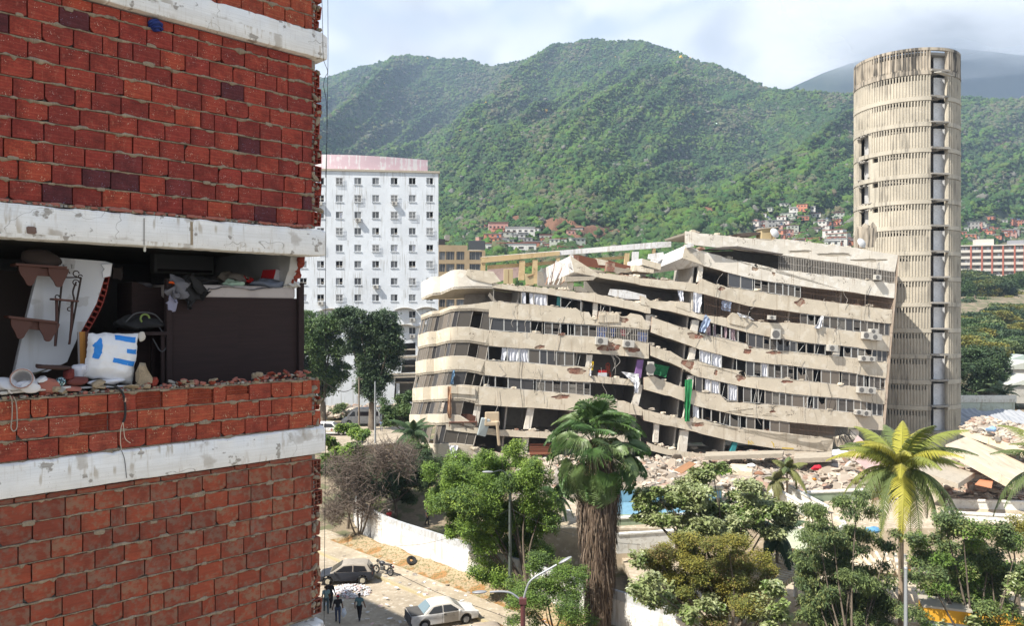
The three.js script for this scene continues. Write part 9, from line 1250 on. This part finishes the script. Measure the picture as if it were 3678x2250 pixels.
// shards of brick and plaster lying along the sill: each of those the photo shows
{
const r = rng(909);const mats = [pinkish,plasterChunk,clayO[0],clayO[2],plasterChunk,concreteM,pinkish];
for (let i = 0;i < 120;i++) {
const right = i < 85,px = right ? lerp(580,1118,r()) : lerp(150,560,r()),v = W(px,1127,0.06),x = v.x,z = -0.12 + r() * 0.13,k = 0.022 + r() * r() * 0.08,shard = r() < 0.5,mi = Math.floor(r() * mats.length);
const g = shard ? extr([[-k,-k * 0.4],[k * 0.8,-k * 0.5],[k * 1.1,k * 0.3],[0,k * 0.55],[-k * 0.8,k * 0.3]],0.012,0.002) : rockGeo(300 + i,k,k * 0.7,k);if (shard) g.rotateX(-1.2 + r() * 0.5);
const m = single('rubble_shard',g,mats[mi],(k < 0.04 ? 'small ' : 'big ') + ['pinkish','tan mortar','orange','red','tan mortar','grey','pinkish'][mi] + (shard ? ' shard' : ' lump') + ' on the sill, ' + (px < 330 ? 'left of the sack' : px < 580 ? 'by the sack' : px < 760 ? 'left end below the bed' : px < 940 ? 'middle below the bed' : 'right end below the bed'),'rubble','shards on the sill');m.position.copy(V(x,18.15 + k * 0.35 + (r() < 0.4 ? 0.03 : 0) + (right ? 0.05 * r() * sstep(800,1100,px) : 0),z).applyMatrix4(BW.matrixWorld));m.rotation.set((r() - 0.5) * 0.7,r() * 6.3,(r() - 0.5) * 0.7);
}
// dust and crumbs on the ledges
const gs = [[],[],[]];for (let i = 0;i < 900;i++) { const k = 0.008 + r() * r() * 0.03,low = r(),x = lerp(-1.7,1.86,r());const y = low < 0.6 ? 18.14 : 20.10,z = low < 0.6 ? -0.14 + r() * 0.15 : 0.01 + r() * 0.05;gs[i % 3].push(rockGeo(i % 40,k * 1.4,k,k).translate(x,y + k * 0.3 + (low < 0.6 ? 0 : 0.004),z));}
gs.forEach((g,k)=>stuff(mesh('ledge_crumbs',merge(g),[plasterChunk,pinkish,concreteM][k],BW)));
const bits = [];for (let i = 0;i < 60;i++) { const k = 0.02 + r() * 0.035;bits.push(rockGeo(700 + i,k * 2,k * 0.7,k).translate(lerp(-1.7,1.8,r()),20.108 + k * 0.3,0.02 + r() * 0.04));} stuff(mesh('ledge_shards',merge(bits),pinkish,BW));
}
for (const [q,w,h,mat,lab] of [[[440,1270],0.22,0.16,pinkish,'large broken terracotta vase piece on the sill'],[[700,1230],0.2,0.09,plain(0.12,0.03,0.025),'dark red broken tile on the sill'],[[650,1300],0.16,0.06,pinkish,'reddish brick shard at the front of the sill'],[[885,1255],0.14,0.06,plasterChunk,'flat tan mortar piece in front of the sack'],[[630,1170],0.09,0.12,clayM[3],'broken hollow brick end beside the sack'],[[365,1225],0.1,0.05,porcelain,'small white tile piece beside the pot'],[[500,1110],0.34,0.05,plain(0.05,0.025,0.02),'dark splintered plank leaning on the sill']]) { const c = onSill(q[0],q[1],0.06);const m = single('broken_piece',jitter(rockGeo(q[0],w,h,0.12),0.03,8,q[1]),mat,lab,'rubble');m.position.copy(c.applyMatrix4(BW.matrixWorld));m.rotation.set(0.1,Math.PI / 4,q[0] % 2 ? 0.3 : -0.2);}
// beads hanging over the parapet
{ const top = W(45,1430,-0.02),G = roomThing('bead_string','loop of pale beads hanging over the parapet at the left','beads',top);const c = new THREE.CatmullRomCurve3([[38,1425],[44,1440],[45,1500],[42,1540],[50,1552],[60,1545],[63,1500],[58,1445],[50,1428]].map(q=>W(q[0],q[1],-0.025).sub(top)));const gs = [];for (let i = 0;i < 90;i++) { const p = c.getPointAt(i / 90);gs.push(new THREE.SphereGeometry(0.0065,6,5).translate(p.x,p.y,p.z));} stuff(mesh('beads',merge(gs),plain(0.36,0.30,0.24,0.6),G));mesh('string',new THREE.TubeGeometry(c,60,0.002,4),plain(0.2,0.18,0.15),G);}
// black cable over the parapet, fraying into two pale wires
{ const p = (x,y,i = -0.03)=>W(x,y,i),top = p(445,1400),G = roomThing('power_cable','black cable hanging over the parapet and fraying into pale wires','cable',top),R = (v)=>v.sub(top);mesh('sheath',tube([R(p(375,1383,0.05)),R(p(415,1390,-0.01)),R(p(440,1412)),R(p(450,1450)),R(p(450,1500)),R(p(443,1520))],0.012,40,8),cable,G);mesh('bare_sleeve',tube([R(p(450,1432)),R(p(450,1446))],0.0135,4,8),plain(0.6,0.35,0.25),G);for (const pts of [[[443,1518],[436,1540],[434,1590],[438,1625]],[[444,1518],[446,1550],[452,1580],[470,1595]]]) mesh('wire',tube(pts.map(q=>R(p(q[0],q[1]))),0.004,24,5),plain(0.55,0.47,0.36),G);mesh('drop',tube([R(p(438,1622,-0.055)),R(p(448,1650,-0.055)),R(p(456,1720,-0.055))],0.0035,14,4),cable,G);}
// ball of blue rope stuck under the upper beam
{ const c = W(560,93,-0.02),G = roomThing('rope_ball','tangled ball of blue rope tucked under the upper beam','rope',c),r = rng(12);for (let k = 0;k < 7;k++) { const pts = [];for (let i = 0;i < 14;i++) { const a = i * 0.9 + k,b = k * 0.8 + Math.sin(i + k) * 0.5;pts.push(V(Math.cos(a) * Math.cos(b) * 0.075,Math.sin(b) * 0.06,Math.sin(a) * Math.cos(b) * 0.055).multiplyScalar(0.85 + r() * 0.3));} mesh('coil',tube(pts,0.009,60,6),plain(0.006,0.025,0.17,0.6),G);} mesh('core',jitter(new THREE.SphereGeometry(0.06,12,8),0.02,20,2),plain(0.005,0.015,0.09),G);}
// grout tube hanging below the middle beam, chip on its face
{ const c = W(521,897,-0.03);mesh('drain_stub',cyl(0.013,0.013,0.075,c.x,c.y - 0.03,c.z,10),plain(0.6,0.57,0.5),BW);const d = W(115,829,-0.075);mesh('stuck_brick_chip',jitter(rockGeo(81,0.09,0.075,0.03).translate(d.x,d.y,d.z),0.01,20,2),plain(0.16,0.10,0.08),BW);for (const [px,y0,y1] of [[519,778,893]]) { const a = W(px,y0 + 8,-0.074),b = W(px,y1 - 10,-0.074);mesh('beam_joint',box(0.008,a.y - b.y,0.006,a.x,(a.y + b.y) / 2,a.z),plain(0.22,0.2,0.18),BW);} const e = W(690,790,-0.074),f_ = W(690,890,-0.074);mesh('grout_smear',jitter(box(0.03,e.y - f_.y - 0.05,0.008,e.x,(e.y + f_.y) / 2,e.z),0.03,9,4),plasterChunk,BW);}
// loose wires down the right corner
{ for (const [lab,pts] of [['thin black wire hanging straight down past the brick corner',[[1178,-40],[1179,200],[1178,270],[1176,420],[1172,700],[1170,1000],[1171,1400],[1168,1800],[1164,2300]]],['second black wire looping beside the brick corner',[[1157,0],[1160,120],[1162,210],[1165,225],[1178,262],[1168,280],[1163,310],[1172,360],[1175,480],[1170,640]]]]) single('corner_wire',tube(pts.map(q=>D(q[0],q[1],9.75 - Math.max(0,(q[1] - 1000) / 9000))),0.0035,60,5),cable,lab,'cable');}
// air conditioner, curtain rod and mouldings at the back of the room
{ const I = 2.6,a = WL(zr1,[1400,110],I),G = roomThing('wall_air_conditioner','white wall air conditioner high at the back of the room','air conditioner',a);mesh('housing',rbox(0.9,0.3,0.2,0.04,0.4,-0.1,0),plain(0.20,0.19,0.17,0.5),G);mesh('vent',box(0.8,0.04,0.02,0.4,-0.2,0.1),ironBlack,G);}
{ const I = 1.2,a = WL(zr1,[1010,190],I),G = roomThing('wall_ornament','dark cat-shaped ornament on the back wall','ornament',a);mesh('plate',extr([[0,0],[0.03,-0.03],[0.1,-0.03],[0.13,0],[0.12,-0.07],[0.13,-0.13],[0.1,-0.19],[0.05,-0.16],[0,-0.17],[0.01,-0.08]],0.02,0.002),ironBlack,G);}

renderer.render(scene,camera);
